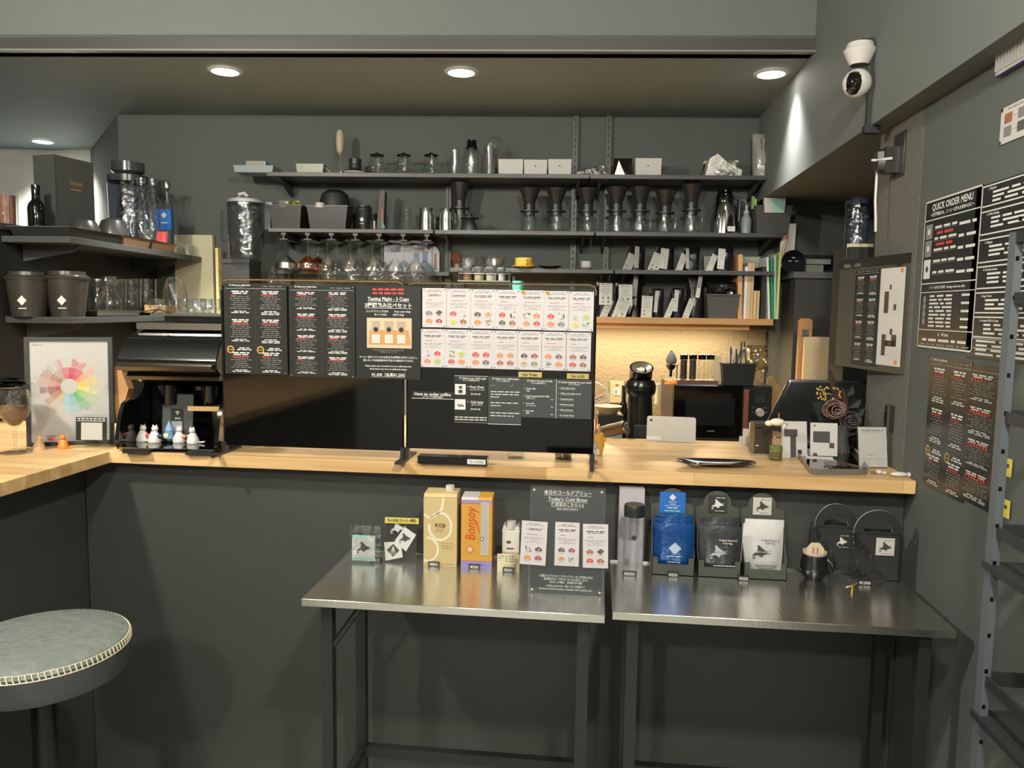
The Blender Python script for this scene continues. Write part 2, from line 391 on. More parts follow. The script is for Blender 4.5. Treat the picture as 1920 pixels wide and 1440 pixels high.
t = T('wooden_shelf', 'oak shelf with a warm light strip beneath, under the coffee pouches', 'shelf', W(.72, 3.8, ZW), A)
u0 = ucol(1112, ZW, 3.8)-.72-.35; u1 = ucol(1450, ZW, 3.8)-.72
O('board', MB().box(u0, 0, -.03, u1, VW-3.8-.016, 0, OAKV), t); O('light_valance', MB().box(u0, .05, -.055, u1-.1, .065, -.03, OAKV), t)
O('light_strip', MB().box(u0, .10, -.045, u1-.12, .115, -.0302, M('warm_strip', (255, 214, 140), .5, emit=6)), t)
l = bpy.data.lights.new('strip', 'AREA'); l.shape = 'RECTANGLE'; l.size = u1-u0-.15; l.size_y = .02; l.energy = STRIP_W; l.color = (1, .74, .40)
o = bpy.data.objects.new('strip', l); COL.objects.link(o); o.parent = t; o.location = ((u0+u1)/2-.06, .11, -.05)
# slotted uprights
for i, (px, y0, y1) in enumerate(((1078, 218, 545), (1140, 218, 560), (842, 330, 540))):
    p = PV(px, 300, VW-.014); z0 = PV(px, y1, VW-.014).z; z1 = PV(px, y0, VW-.014).z
    m = MB().box(-.014, -.012, 0, .014, 0, z1-z0, SH)
    for j in range(26): m.box(-.004, -.0125, .02+j*(z1-z0)/26.5, .004, -.012, .02+j*(z1-z0)/26.5+.018, BLK)
    O('slotted_upright', m, loc=(p.x, p.y, z0), rz=A, group='slotted shelf uprights', cat='shelf upright', label=('slotted black upright behind the white paper packs', 'slotted black upright right of the shelf joint', 'slotted black upright behind the dripper beside the milk jugs')[i])
# hanging-glass rack under the left middle shelf
t = T('glass_rack', 'black rail rack under the middle shelf holding upside-down glasses', 'rack', W(-.98, 3.84, Z2-.02), A)
for i in range(7):
    x = ucol(530+i*45, Z2)+.98; O('rail', MB().box(x-.012, .01, -.012, x+.012, .235, -.0, SH).box(x-.003, .01, -.03, x+.003, .235, -.012, SH).box(x-.02, .01, -.034, x+.02, .235, -.030, SH), t)
# ------------------------------------------------------------------ left shelf unit
def lshelf(pxf, pyf, zoff, label, v0=2.9):
    p = PV(pxf, pyf, v0); u = UV(p)[0]; z = p.z
    t = T('side_shelf', label, 'shelf', W(u, v0, z), A, 'black shelves on the left side')
    O('board', MB().box(LU-u+.002, 0, -.024, 0, VW-v0-.05, 0, SH), t, bevel=.001)
    for y in (.12, .95): O('bracket', MB().prism([(LU-u+.002, -.024), (-.03, -.024), (-.06, -.05), (LU-u+.002, -.09)], y, y+.008, SH, 'y'), t)
    return u, z
U1, ZL1 = lshelf(130, 443, 0, 'upper black side shelf with glass bottles and steel trays')
U2, ZL2 = lshelf(137, 595, 0, 'lower black side shelf with two large dark canisters')
O('partition_ledge', MB().box(-.37, 0, -.025, .006, VW-1.9, 0, SH), loc=W(LU, 1.9, LZ), rz=A, label='black ledge at far left under the dark wine bottle', cat='ledge')
def sp(px, u, z):
    '''point on the side shelf at distance u, seen in column px'''
    lo, hi = 2.0, 6.0
    for _ in range(40):
        v = (lo+hi)/2; q = W(u, v, z); c = R3.transposed() @ (q-CP)
        if 960+FP*c.x/-c.z > px: hi = v
        else: lo = v
    return W(u, v, z), v
# ================================================================== STEEL TABLES
ANI = M('table_steel', (226, 226, 220), .23, 1, bump=.03, bs=14, stretch=(8, 1, 1)); _b = ANI.node_tree.nodes['Principled BSDF']
_b.inputs['Anisotropic'].default_value = .75; _t = ANI.node_tree.nodes.new('ShaderNodeTangent'); _t.direction_type = 'RADIAL'; _t.axis = 'X'
ANI.node_tree.links.new(_t.outputs[0], _b.inputs['Tangent'])
def steel_table(x0, x1, y0, y1, z, label, braces):
    t = T('steel_table', label, 'table', ((x0+x1)/2, y0, 0), 0, 'stainless steel side tables')
    c = (x0+x1)/2; h = (x1-x0)/2; d = y1-y0
    O('tabletop', MB().box(-h, 0, z-.019, h, d, z, ANI), t, bevel=.0015)
    O('splash_lip', MB().box(-h, d, z-.019, h, d+.004, z+.006, STB), t)
    for sx in (-1, 1):
        for yy in (.05, d-.06):
            X = sx*(h-.05); O('leg', MB().box(X-.014, yy-.014, 0, X+.014, yy+.014, z-.02, BLK2), t)
        X = sx*(h-.05); O('side_rail', MB().box(X-.012, .06, z-.05, X+.012, d-.06, z-.02, BLK2), t); O('foot_rail', MB().box(X-.01, .06, .22, X+.01, d-.06, .245, BLK2), t)
    O('back_rail', MB().box(-h+.05, d-.075, .22, h-.05, d-.05, .25, BLK2), t)
    for sx in braces:
        X = sx*(h-.05); m = MB(); m.tube([(X, .05, z-.15), (X-sx*.09, .05, z-.022)], .008, BLK2, 6); O('corner_brace', m, t)
    return t
TZ = .80
steel_table(-.693, .035, 1.74, 2.12, TZ, 'steel table on the left holding milk cartons and the cold brew board', (-1,))
steel_table(.052, .815, 1.765, 2.13, TZ, 'steel table on the right holding drip bag boxes and carrier boxes', ())
# ================================================================== SCREENS ON THE BAR
YS = 2.18
BOARD = M('glossy_black_board', (7, 7, 7), .06, coat=.2, bump=.012, bs=2.5)
CHR = M('warm_chrome', (190, 170, 140), .2, 1)
def screen(pxa, pxb, pyt, pyb, label, prt):
    a, b = PY(pxa, pyt, YS), PY(pxb, pyb, YS); zt = a.z; zb = PY(pxa, pyb, YS).z; wd = b.x-a.x
    t = T('counter_screen', label, 'screen', (a.x, YS, CH))
    zt -= CH; zb -= CH
    O('panel', MB().box(.004, 0, zb, wd-.004, .004, zt-.018, BOARD), t)
    r = .02; O('top_rod', MB().tube([(.002, .002, zt-r-.01), (.002, .002, zt-r), (.006, .002, zt-.006), (r, .002, zt), (wd-r, .002, zt), (wd-.006, .002, zt-.006), (wd-.002, .002, zt-r), (wd-.002, .002, zt-r-.01)], .0026, CHR, 8), t)
    for x in (.002, wd-.002): O('side_post', MB().tube([(x, .002, .006), (x, .002, zt-r-.01)], .0032, BGL, 8), t)
    for x in (.002, wd-.002):
        O('foot', MB().box(x-.006, -.075, 0, x+.006, .10, .006, BLK2).box(x-.007, -.006, .006, x+.007, .012, .035, BLK2), t)
    return t, a.x, wd
screen(413, 757, 524, 834, 'left glossy black counter screen with bean lists and tasting flight notice', 0)
sc2, sx2, sw2 = screen(762, 1112, 530, 840, 'right glossy black counter screen with white bean cards', 1)
YP = YS-.0025
def bean_cell(S, x0, y0, x1, y1, sd, badge=False, k=1.0):
    rd = random.Random(sd); cx = (x0+x1)/2; w_ = x1-x0; h = y1-y0; y = y0+.09*h; lh = .0085/S.h if False else .05*h
    if badge:
        S.disc(x0+.14*w_, y+.06*h, .13*w_*S.w, GOLD, 1); S.disc(x0+.14*w_, y+.06*h, .085*w_*S.w, SHT, 2); S.rect(x0+.07*w_, y+.045*h, x0+.21*w_, y+.075*h, GOLD, 3)
        S.greek(cx+.12*w_, y, .36*w_, .035*h, WTX, rd, 2); S.greek(cx+.12*w_, y+.06*h, .5*w_, .035*h, WTX, rd, 3); y += .17*h
    S.greek(cx, y, .58*w_, .042*h, WTX, rd, 3); y += .065*h
    S.greek(cx, y, .5*w_, .036*h, WTX, rd, 2); y += .065*h
    S.rect(cx-.36*w_, y-.006*h, cx+.36*w_, y+.008*h, RTD, 1)
    for i in range(2+rd.randint(0, 5)): S.disc(cx-.27*w_+i*.085*w_, y, .028*w_*S.w, RTX, 2, 8)
    y += .055*h; n = 6 if badge else 7
    for i in range(n):
        S.greek(cx, y, (.72 if i in (1, n-1) else .35+.35*rd.random())*w_, .02*h, LTX, rd, 4, 1); y += (.40 if badge else .48)/n*h
    y += .03*h
    for i in range(2 if badge else 3 if sd % 2 else 2):
        S.greek(cx, y, (.42 if i == 0 else .62)*w_, .026*h, WTX, rd, 3); y += .052*h
def bean_sheet(S, rows, badges, title):
    S.txt('① Select your coffee beans', .26, .018, .016, WTX, .4); S.txt('コーヒー豆を選ぶ', .26, .038, .010, LTX, .3)
    S.greek(.78, .03, .3, .008, LTX, random.Random(3), 3); S.rect(.02, .052, .98, .058, LTX, 1)
    for r in range(rows):
        y0 = .06+r*.935/rows; y1 = y0+.935/rows
        if r: S.rect(.02, y0-.0015, .98, y0+.0015, DGR, 1)
        for c in (0, 1): bean_cell(S, .03+c*.48, y0, .49+c*.48, y1, r*2+c+rows*7+len(title), badges and r == rows-1)
    S.rect(.499, .06, .503, .99, DGR, 1)
    for x in (.03, .97):
        for y in (.02, .985): S.disc(x, y, .0022, STL, 3, 8)
S = onF((419, 531), (539.5, 703), YP, SHT); bean_sheet(S, 3, True, 'a')
O('bean_list', S, label='black coffee bean list with two gold badges, leftmost on the left screen', cat='menu sheet', loc=S.loc, group='menu sheets on the counter screens')
S = onF((541, 534), (666, 709), YP, SHT); bean_sheet(S, 4, False, 'bb')
O('bean_list', S, label='black coffee bean list with four rows, left of the tasting flight notice', cat='menu sheet', loc=S.loc, group='menu sheets on the counter screens')
# tasting flight notice
S = onF((667, 536), (789, 712), YP-.002, SHT)
for y in (.035, .075): S.greek(.5, y, .48, .02, RTX, random.Random(int(y*100)), 5)
S.txt('Tasting Flight - 3 Cups', .5, .135, .036, WTX, .82, under=True); S.txt('3種類飲み比べセット', .5, .205, .04, WTX, .72, under=True)
S.txt('ハンドドリップのみ', .33, .27, .02, WTX, .36); S.txt('Pour over Only', .72, .27, .02, WTX, .3); S.txt('ホットのみ', .38, .305, .02, WTX, .2); S.txt('HOT Only', .66, .305, .02, WTX, .2)
S.rect(.17, .34, .86, .665, M('photo_beige', (196, 176, 150), .6), 1)
TAN = M('photo_tan', (190, 138, 84), .6); COF = M('photo_coffee', (42, 28, 24), .5)
S.poly([(.22, .47), (.81, .47), (.85, .63), (.19, .63)], TAN, 2)
for i, x in enumerate((.31, .51, .70)):
    S.poly([(x-.07, .375), (x+.07, .375), (x+.055, .49), (x-.055, .49)], M('photo_glass', (168, 152, 134), .5), 3); S.disc(x, .465, .0070, COF, 4); S.rect(x-.06, .52, x+.06, .61, WTX, 3)
    for j in range(4): S.greek(x, .535+.018*j, .09, .006, GTX, random.Random(j), 2, 4)
S.txt('※The photo is for illustrative purposes only', .5, .685, .014, LTX, .75); S.txt('※写真はイメージです', .5, .708, .014, LTX, .35)
S.txt('コーヒー豆のリストからお好きな3種類をお選びください。', .5, .765, .018, WTX, .92); S.txt('豆によっては追加料金が発生する場合があります。', .5, .80, .018, WTX, .82)
S.txt('Please select any 3 varieties from our coffee bean list.', .5, .86, .017, WTX, .94); S.txt('Some beans may incur an additional charge.', .5, .892, .017, WTX, .82)
S.txt('¥1,400（会員¥1,200）', .5, .955, .03, WTX, .56, under=True)
O('tasting_notice', S, label='black tasting flight notice with a photo of three cups', cat='notice', loc=S.loc)
# white bean cards, seven columns by two rows
CARD = M('white_card', (194, 189, 193), .45)
FR = {n: M('ink_'+n, tuple(int(q*.82+28) for q in c), .5) for n, c in dict(orange=(226, 128, 62), red=(204, 62, 60), berry=(150, 60, 78), lime=(160, 196, 70), lemon=(222, 200, 70), choco=(74, 66, 66), brown=(150, 88, 56), grey=(120, 118, 116), green=(104, 150, 84), blue=(96, 120, 160), nut=(196, 160, 116), plum=(112, 84, 118), white=(206, 206, 204)).items()}
ICON = [('grey', 'choco', 'orange', 'berry'), ('red', 'white', 'lemon', 'brown'), ('choco', 'nut', 'orange', 'grey'), ('red', 'grey', 'choco', 'brown'), ('green', 'orange', 'orange', 'red'), ('red', 'green', 'orange', 'grey'), ('white', 'lime', 'lemon', 'green'),
        ('white', 'red', 'orange', 'lime'), ('green', 'lime', 'red', 'orange'), ('red', 'red', 'orange', 'plum'), ('orange', 'orange', 'brown', 'brown'), ('choco', 'berry', 'nut', 'green'), ('orange', 'plum', 'green', 'orange'), ('brown', 'choco', 'red', 'brown')]
WHATS = ['chocolate bar and apricots', 'berries beside a drink bottle', 'nuts and a sweet potato', 'red beans and dark cocoa', 'a gold badge and a red chili strip', 'a gold badge and a papaya', 'green limes and lemons', 'tomato halves and pale lime', 'green apple and mango', 'strawberries and a plum flower', 'four orange and brown fruit heaps', 'a dark tree, wood sticks and green leaf', 'an orange slice and purple flower', 'a small bottle and red tomatoes']
def icon(S, x, y, r, col, rd, l=2):
    q = col; k = rd.randint(0, 2)
    if q == 'choco' and k == 0: S.poly([(x-r, y), (x, y-r*.5), (x+r, y-r*.15), (x, y+r*.45)], FR[q], l)
    elif q in ('green', 'white', 'grey') and k < 2:
        for _ in range(7): S.disc(x+(rd.random()-.5)*1.6*r, y+(rd.random()-.5)*.9*r, .22*r*S.w, FR[q], l, 6)
    else:
        for i in range(3): S.disc(x+(-.45+.45*i)*r, y+(.12 if i != 1 else -.14)*r*S.w/S.h, .48*r*S.w, FR[q], l+i*.2, 10)
        S.disc(x+.1*r, y, .22*r*S.w, FR['nut' if q != 'nut' else 'brown'], l+1, 8)
def bean_card(S, ic, sd, badge=False, title=None, pins=True):
    rd = random.Random(sd)
    if badge: S.disc(.15, .06, .10*S.w, GOLD, 2); S.disc(.15, .06, .06*S.w, FR['brown'], 3)
    S.greek(.55 if badge else .5, .05, .5, .010, LTX, rd, 2); S.greek(.5, .085, .7, .010, LTX, rd, 4)
    if title: S.txt(title, .5, .17, .032, DTX, .74); S.greek(.5, .205, .5, .008, LTX, rd, 3)
    else: S.greek(.5, .17, .72, .017, DTX, rd, 3); S.greek(.5, .205, .6, .010, DTX, rd, 3)
    S.rect(.1, .297, .9, .303, FR['white'], 1); n = 3+rd.randint(0, 4)
    for i in range(n): S.disc(.24+i*.07, .3, .02*S.w, RTX, 2, 6)
    for i in range(4): S.greek(.5, .37+i*.035, (.8, .7, .3, .66)[i], .009, GTX, rd, 4)
    for i, c in enumerate(ic):
        x, y = (.28 if i % 2 == 0 else .70), (.63 if i < 2 else .83); icon(S, x, y, .15, c, rd); S.greek(x, y+.082, .22, .007, GTX, rd, 1)
    if pins:
        for x in (.07, .93):
            for y in (.035, .965): S.disc(x, y, .0016, DTX, 3, 8)
cx_ = [792, 837.5, 883, 929.5, 975, 1020.5, 1067, 1113]
for r in range(2):
    for c in range(7):
        xa = cx_[c]-(3 if r else 0)-(c*.35 if r else 0); xb = cx_[c+1]-1-(3 if r else 0)-(c*.35 if r else 0)
        ya = (540, 616.5)[r]+c*1.1; yb = (614, 689)[r]+c*1.25
        S = onF((xa, ya), (xb, yb), YP-.001, CARD); ic = ICON[r*7+c]
        bean_card(S, ic, r*7+c+1, r == 0 and c in (4, 5), {(0, 0): '1. Original Blend (1)', (0, 1): '2. Original Blend (2)'}.get((r, c)))
        O('bean_card', S, loc=S.loc, label='white bean card with pictures of %s, %s row' % (WHATS[r*7+c], ('upper', 'lower')[r]), cat='card', group='white bean cards on the right screen')
# how to order strips
S = onF((772, 733), (851, 749), YP, SHT); S.txt('How to order coffee', .5, .36, .42, WTX, .96); S.txt('コーヒーご注文の流れ', .5, .74, .2, WTX, .6); S.rect(0, .94, 1, 1, WTX, 1)
O('title_strip', S, loc=S.loc, label='black title strip reading how to order coffee', cat='sign')
S = onF((852, 704), (914, 794), YP-.001, SHT); S.txt('① Select your drink style', .55, .05, .04, WTX, .8); S.txt('ドリンクの種類を選ぶ', .5, .1, .028, WTX, .5)
S.rect(0, 0, 1, .008, WTX); S.rect(0, .985, 1, .995, LTX)
for i, (a, b) in enumerate((('Pour Over', 'ハンドドリップ'), ('Cafe latte', 'カフェラテ'))):
    y = .18+i*.32; S.rect(.02, y, .34, y+.22, WTX, 1); dia(S, .41, y+.05, .0018, WTX); S.txt(a, .68, y+.05, .05, WTX, .5); S.txt(b, .68, y+.11, .035, WTX, .44); S.txt('(Hot/Iced)', .64, y+.2, .035, WTX, .36)
    if i == 0: S.poly([(.12, y+.04), (.25, y+.04), (.22, y+.1), (.15, y+.1)], DTX, 2); S.rect(.12, y+.12, .25, y+.19, DTX, 2)
    else:
        for q in range(4): S.disc(.12+.045*q, y+.12+.02*(q % 2), .003, DTX if q % 2 else LTX, 2)
for y in (.88, .93): S.greek(.5, y, .95, .02, WTX, random.Random(5), 7)
O('order_guide', S, loc=S.loc, label='black drink style guide with two small white drink pictures', cat='menu sheet', group='order guide sheets on the right screen')
S = onF((915.5, 705), (977, 797), YP, SHG); S.txt('② Select your coffee beans', .52, .05, .036, WTX, .92); S.txt('コーヒー豆を選ぶ', .45, .1, .026, WTX, .4)
for x in (.08, .18, .70): S.disc(x, .2, .002, LTX); S.disc(x+.04, .17, .0014, LTX)
for i, y in enumerate((.32, .375, .43, .55, .61, .76, .82)): S.greek(.08, y, (.86, .84, .25, .82, .3, .86, .7)[i], .018, WTX, random.Random(i), 5, 2, True)
S.rect(0, .99, 1, 1, WTX)
O('order_guide', S, loc=S.loc, label='charcoal coffee bean choice guide with bean sketches, longest lower sheet', cat='menu sheet', group='order guide sheets on the right screen')
S = onF((978.5, 709), (1042, 784), YP, SHG); S.txt('③ Select the type of milk', .52, .06, .045, WTX, .9); S.txt('ミルクの種類を選ぶ', .48, .125, .03, WTX, .44)
for i, (q, j) in enumerate((('Fresh milk', '牛乳'), ('Koji Fermented Rice Milk', '発酵ミルク'), ('Oat milk', 'オーツミルク'), ('Soy milk', '豆乳'))):
    y = .26+i*.19; dia(S, .07, y, .0014, WTX); S.txt(q, .13, y, .042, WTX, .8, left=True); S.txt(j, .13, y+.06, .034, WTX, .3, left=True)
    if i: S.txt('+¥50', .88, y+.08, .025, WTX, .14)
O('order_guide', S, loc=S.loc, label='charcoal milk choice guide listing four milks', cat='menu sheet', group='order guide sheets on the right screen')
S = onF((1043.5, 711), (1108, 786), YP-.001, SHG); S.txt('④ Select toppings for your drink', .52, .07, .045, WTX, .94); S.txt('トッピングを選ぶ', .5, .13, .028, WTX, .36)
for i, q in enumerate(('Chocolate syrup', 'White chocolate syrup', 'Caramel syrup', 'Hazelnut syrup', 'Almond syrup', 'Ice Cream Float')):
    y = .22+i*.14; dia(S, .07, y, .0013, WTX); S.txt(q, .12, y, .04, WTX, .72, left=True); S.greek(.12, y+.045, .4, .012, LTX, random.Random(i), 3, 2, True)
S.rect(-.006, 0, .006, 1, WTX, 2)
O('order_guide', S, loc=S.loc, label='charcoal toppings guide listing six syrups and floats', cat='menu sheet', group='order guide sheets on the right screen')
TAPE = M('masking_tape', (176, 158, 96), .7)
for (a, b, s, lb) in (((972, 697), (1016, 708), 'For Treat', 'beige handwritten tape under the fifth bean card column'), ((1063, 700), (1104, 711), 'For 6-30', 'beige handwritten tape under the last bean card column')):
    S = onF(a, b, YP-.004, TAPE); S.txt(s, .5, .5, .5, DTX, .8); O('tape_strip', S, loc=S.loc, label=lb, cat='tape')
# wooden-less base bar with white plate
a = PY(786, 840, 2.15); b = PY(915, 852, 2.15); m = MB().box(0, -.02, 0, b.x-a.x, .02, .022, BGL); bb = O('base_bar', m, loc=(a.x, 2.15, CH), label='low black bar with a white name plate at the foot of the right screen', cat='stand')
S = Sheet(.052, .014, WTX); S.txt('TK COFFEE', .5, .5, .6, GTX, .8); o = O('name_plate', S, bb, loc=(b.x-a.x-.056, -.0212, .004), label='white name plate')
# ================================================================== COLD BREW BOARD
def place_tilt(S, name, label, cat, p, rz=0, tilt=0, **k): return O(name, S, label=label, cat=cat, loc=p, rot=(tilt, 0, rz), **k)
a = PY(992, 1080, 1.86); W1 = .188; p0 = at(990, 1.86, TZ, 'F'); 
ACR = G('sheet_acrylic', (252, 253, 253), .9, .03, .03, .03)
t = T('acrylic_sign_stand', 'tall clear acrylic stand of today\'s cold brew notice with three white cards', 'sign', p0, 0, rot=(-.10, 0, 0))
H = .262; S = Sheet(.178, H, M('notice_grey', (58, 61, 64), .35)); S.txt('本日のコールドブリュー', .5, .04, .034, WTX, .66, under=True); S.txt("Today's Cold Brew", .5, .10, .034, WTX, .56, under=True)
S.txt('使用豆はこちら↓↓', .5, .15, .028, WTX, .46, under=True); S.txt('Beans Used Today↓↓', .5, .19, .016, WTX, .36, under=True)
for y, s, hh, ww in ((.83, '公認オリジナルクリアタンブラーをご持参の方は', .019, .74), (.858, '追加料金なしで満タンまでお注ぎします。', .018, .62), (.886, '（氷なしの場合、初回炊分の量）', .017, .46), (.922, '※仕込み分のみ／無くなり次第終了', .017, .54), (.95, 'Brewed in limited batches. Available while supplies last.', .016, .9)): S.txt(s, .5, y, hh, WTX, ww)
for x in (.03, .97):
    for y in (.02, .965): S.disc(x, y, .0028, WTX, 3)
O('notice_sheet', S, t, loc=(.004, 0, 0)); O('acrylic_cover', MB().box(0, -.004, 0, .186, -.002, H+.004, ACR).box(0, .002, 0, .186, .006, H+.004, ACR).box(0, -.004, 0, .186, .06, .003, ACR), t)
for i, (x, z, ic, tt, rz) in enumerate(((-.022, .072, ICON[0], '1. Original Blend (1)', .03), (.064, .072, ICON[11], None, 0), (.134, .07, ICON[13], None, -.02))):
    w_ = (.064, .06, .062)[i]; S = Sheet(w_, .108, CARD); bean_card(S, ic, 40+i, False, tt, False); O('bean_card', S, t, loc=(x, -.006, z), rot=(0, rz, 0))
# ================================================================== RIGHT WALL PRINTS
XW = WX-.0025
WSH = M('laminated_black', (44, 45, 44), .22)
S = onW((1737, 380), (1822, 661), XW, WSH)
S.frame(0, 0, 1, 1, .004, WTX); S.rect(0, .13, 1, .137, WTX); S.rect(0, .56, 1, .567, WTX); S.rect(0, .62, 1, .625, WTX); S.rect(0, .875, 1, .88, WTX)
S.txt('QUICK ORDER MENU', .5, .05, .045, WTX, .72); S.txt('～試験時間はOK、コーヒー以外もお求めの方に～', .5, .1, .02, WTX, .9)
rd = random.Random(9)
for i in range(5):
    y = .19+i*.075; S.greek(.22, y, .4, .016, WTX, rd, 3, 2, True); S.greek(.66, y+.012, .28, .018, WTX, rd, 2, 2, True); S.rect(.2, y+.014, .62, y+.017, LTX)
    if i in (0, 1): S.greek(.26, y+.04, .3, .018, RTX, rd, 2, 2, True)
for y, h in ((.16, .10), (.27, .11), (.40, .13)): S.rect(.04, y, .17, y+h, WTX if y > .3 else LTX, 1); S.disc(.105, y+h/2, .008, DTX if y > .3 else WTX, 2)
S.txt('コーヒー以外のお飲み物　Beverages other than coffee', .5, .593, .016, WTX, .86)
for i in range(9):
    y = .65+i*.025; S.greek(.2, y, .42, .012, WTX, rd, 3, 2, True)
    if i % 2 == 0: S.greek(.78, y, .13, .014, WTX, rd, 1, 2, True)
for y in (.67, .72, .77, .82): S.disc(.1, y, .010, LTX, 1)
S.txt('4L　¥¥ Stand.', .5, .905, .02, WTX, .4); S.greek(.5, .945, .8, .016, WTX, rd, 5); S.greek(.5, .975, .9, .01, LTX, rd, 7)
O('quick_order_menu', S, loc=S.loc, rz=S.rz, label='tall black quick order menu with white border on right wall', cat='menu sheet')
# second, wider food menu (partly outside the frame)
TLx, TRx = PX(1832, 352, XW).y, .95
zt = PX(1832, 352, XW).z; zb = PX(1806, 668, XW).z
S = Sheet(TLx-TRx, zt-zb, WSH); S.loc = (XW, TLx, zb); wf = .26/(TLx-TRx)
FOODC = [M('food_%d' % i, c, .6) for i, c in enumerate([(206, 140, 84), (214, 178, 130), (192, 150, 96), (120, 74, 52), (206, 184, 92), (196, 150, 110)])]
rows = [(.0, .13), (.145, .29), (.305, .45), (.46, .60), (.61, .74), (.75, .88)]
tt_ = ['1. Mitarashi', '2. White Hotdog', '3. Affogato', '4. Chocolate banana', '5. Sugar Donut', '6. Amazake Milk Ice Cream']
for i, (y0, y1) in enumerate(rows):
    S.frame(.03, y0+.008, .62, y1, .003, WTX); S.txt(tt_[i], .06, y0+.03, .014, WTX, .3, left=True)
    for j in range(3): S.greek(.08, y0+.055+.024*j, (.22, .3, .3)[j], .012, WTX, rd, 4, 2, True)
    S.rect(.40, y0+.012, .61, y1-.004, FOODC[i], 2); S.disc(.50, (y0+y1)/2, .03, FOODC[(i+2) % 6], 3); S.disc(.53, (y0+y1)/2+.01, .018, FOODC[(i+4) % 6], 4)
for y in (.90, .925, .95, .975): S.greek(.05, y, .5, .012, WTX, rd, 6, 2, True)
for y in (.885, .94): S.rect(.03, y, .62, y+.003, WTX)
O('food_menu', S, loc=S.loc, rz=-math.pi/2, label='wide black food menu with food photos behind the black rack', cat='menu sheet')
# bean lists low on the right wall
for i, (a, b, lb) in enumerate((((1745, 668), (1806, 944), 'black bean list with gold badges low on the right wall'), ((1809, 681), (1866, 968), 'black bean list beside the black rack post on the right wall'))):
    S = onW(a, b, XW+.0006*i, WSH); S2 = S
    if i == 0:
        S.w; bean_sheet(S, 3, True, 'wall')
    else:
        S.rect(0, .04, 1, .046, LTX)
        for r in range(4): bean_cell(S, .05, .05+r*.235, .92, .05+(r+1)*.235, 60+r); S.rect(.0, .05+r*.235, 1, .052+r*.235, DGR)
    O('bean_list', S, loc=S.loc, rz=S.rz, label=lb, cat='menu sheet', group='bean lists on the right wall')
S = Sheet(.30, .46, WSH); S.loc = (XW, 1.60, 1.02)
for r in range(4):
    for c in range(2): bean_cell(S, .03+.5*c, .03+r*.24, .47+.5*c, .03+(r+1)*.24, 80+r*2+c)
O('bean_list', S, loc=S.loc, rz=-math.pi/2, label='black bean list with yellow notes behind the black rack', cat='menu sheet', group='bean lists on the right wall')
YN = M('yellow_note', (206, 190, 80), .7)
for (px, py, h, lb) in ((1880, 872, .04, 'upper yellow sticky note on the bean list'), (1876, 948, .04, 'lower yellow sticky note on the bean list')):
    p = PX(px, py, XW-.003); S = Sheet(.035, .038, YN); S.greek(.5, .4, .5, .2, DTX, rd, 2); O('sticky_note', S, loc=(XW-.003, p.y, p.z-.02), rz=-math.pi/2, label=lb, cat='note')
# process poster near the top right
a = PX(1878, 205, XW); b = PX(1876, 272, XW); S = Sheet(.30, a.z-b.z, WPL)
for i in range(5):
    for j in range(2):
        S.rect(.06+.18*i, .2+.36*j, .16+.18*i, .46+.36*j, FR[('brown', 'grey', 'choco', 'brown', 'grey')[(i+j) % 5]], 2); S.rect(.16+.18*i, .32+.36*j, .24+.18*i, .33+.36*j, GTX, 1)
S.greek(.35, .08, .5, .035, GTX, rd, 6)
for x, y in ((.02, .05), (.02, .95)): S.disc(x, y, .004, STL, 4)
O('process_poster', S, loc=(XW, a.y, b.z), rz=-math.pi/2, label='white poster of small step pictures high on the right wall', cat='poster')
# white air vent grille
a = PX(1862, 112, .84); b = PX(1862, 142, .84); m = MB().box(0, 0, 0, .30, .012, .062, WPL)
for i in range(22): m.box(.008+i*.0133, -.006, .006, .012+i*.0133, 0, .058, WPL)
m.box(0, .0, -.003, .3, .006, 0, M('blue_edge', (52, 52, 120), .5))
O('air_vent', m, loc=(WX-.013, a.y, b.z), rz=-math.pi/2, label='white louvred air vent at top of the right wall', cat='vent')
# ------------------------------------------------------------------ notice board turned towards the room
pr = PX(1708, 478, WX-.004); dr = R3 @ Vector((803-960, 720-548, -FP)); dr.z = 0; dr.normalize()
# left end seen in column 1575
best = None
for s in range(1, 900):
    q = pr+dr*(s*.001); c = R3.transposed() @ (q-CP); px = 960+FP*c.x/-c.z
    if px <= 1576: break
wl = s*.001; rzb = math.atan2(-dr.y, -dr.x)
zt = PX(1708, 477, WX).z; zb = PX(1703, 704, WX).z; org = pr+dr*wl
bd = T('notice_board', 'dark notice board carrying bean list and white calendar by the passage', 'notice board', (org.x, org.y, zb), rzb)
hb = zt-zb
O('board', MB().box(0, 0, 0, wl, .012, hb, M('board_dark', (74, 72, 64), .35)), bd); O('top_rail', MB().box(0, -.004, hb-.022, wl, .016, hb+.004, BLK2), bd)
S = Sheet(wl*.36, hb*.86, WSH); rd = random.Random(4)
S.greek(.5, .015, .8, .008, LTX, rd, 5); S.rect(.02, .035, .98, .04, LTX)
for r in range(4):
    for c in range(2): bean_cell(S, .02+c*.5, .05+r*.235, .48+c*.5, .05+(r+1)*.235, 100+r*2+c)
O('bean_list', S, label='black bean list clipped to the notice board', cat='menu sheet', loc=Vector((org.x, org.y, zb))+Vector((math.cos(rzb), math.sin(rzb), 0))*wl*.27+Vector((math.sin(rzb), -math.cos(rzb), 0))*.003+Vector((0, 0, hb*.04)), rz=rzb, group='bean lists on the right wall')
S = Sheet(wl*.32, hb*.84, WHT); D = M('calendar_dark', (78, 66, 62), .6)
for x0, y0, x1, y1 in ((.42, .17, .49, .22), (.22, .24, .40, .46), (.62, .37, .72, .43), (.52, .62, .62, .68), (.2, .68, .36, .90), (.36, .74, .48, .80), (.6, .68, .8, .80), (.36, .74, .8, .80)): S.rect(x0, y0, x1, y1, D, 2)
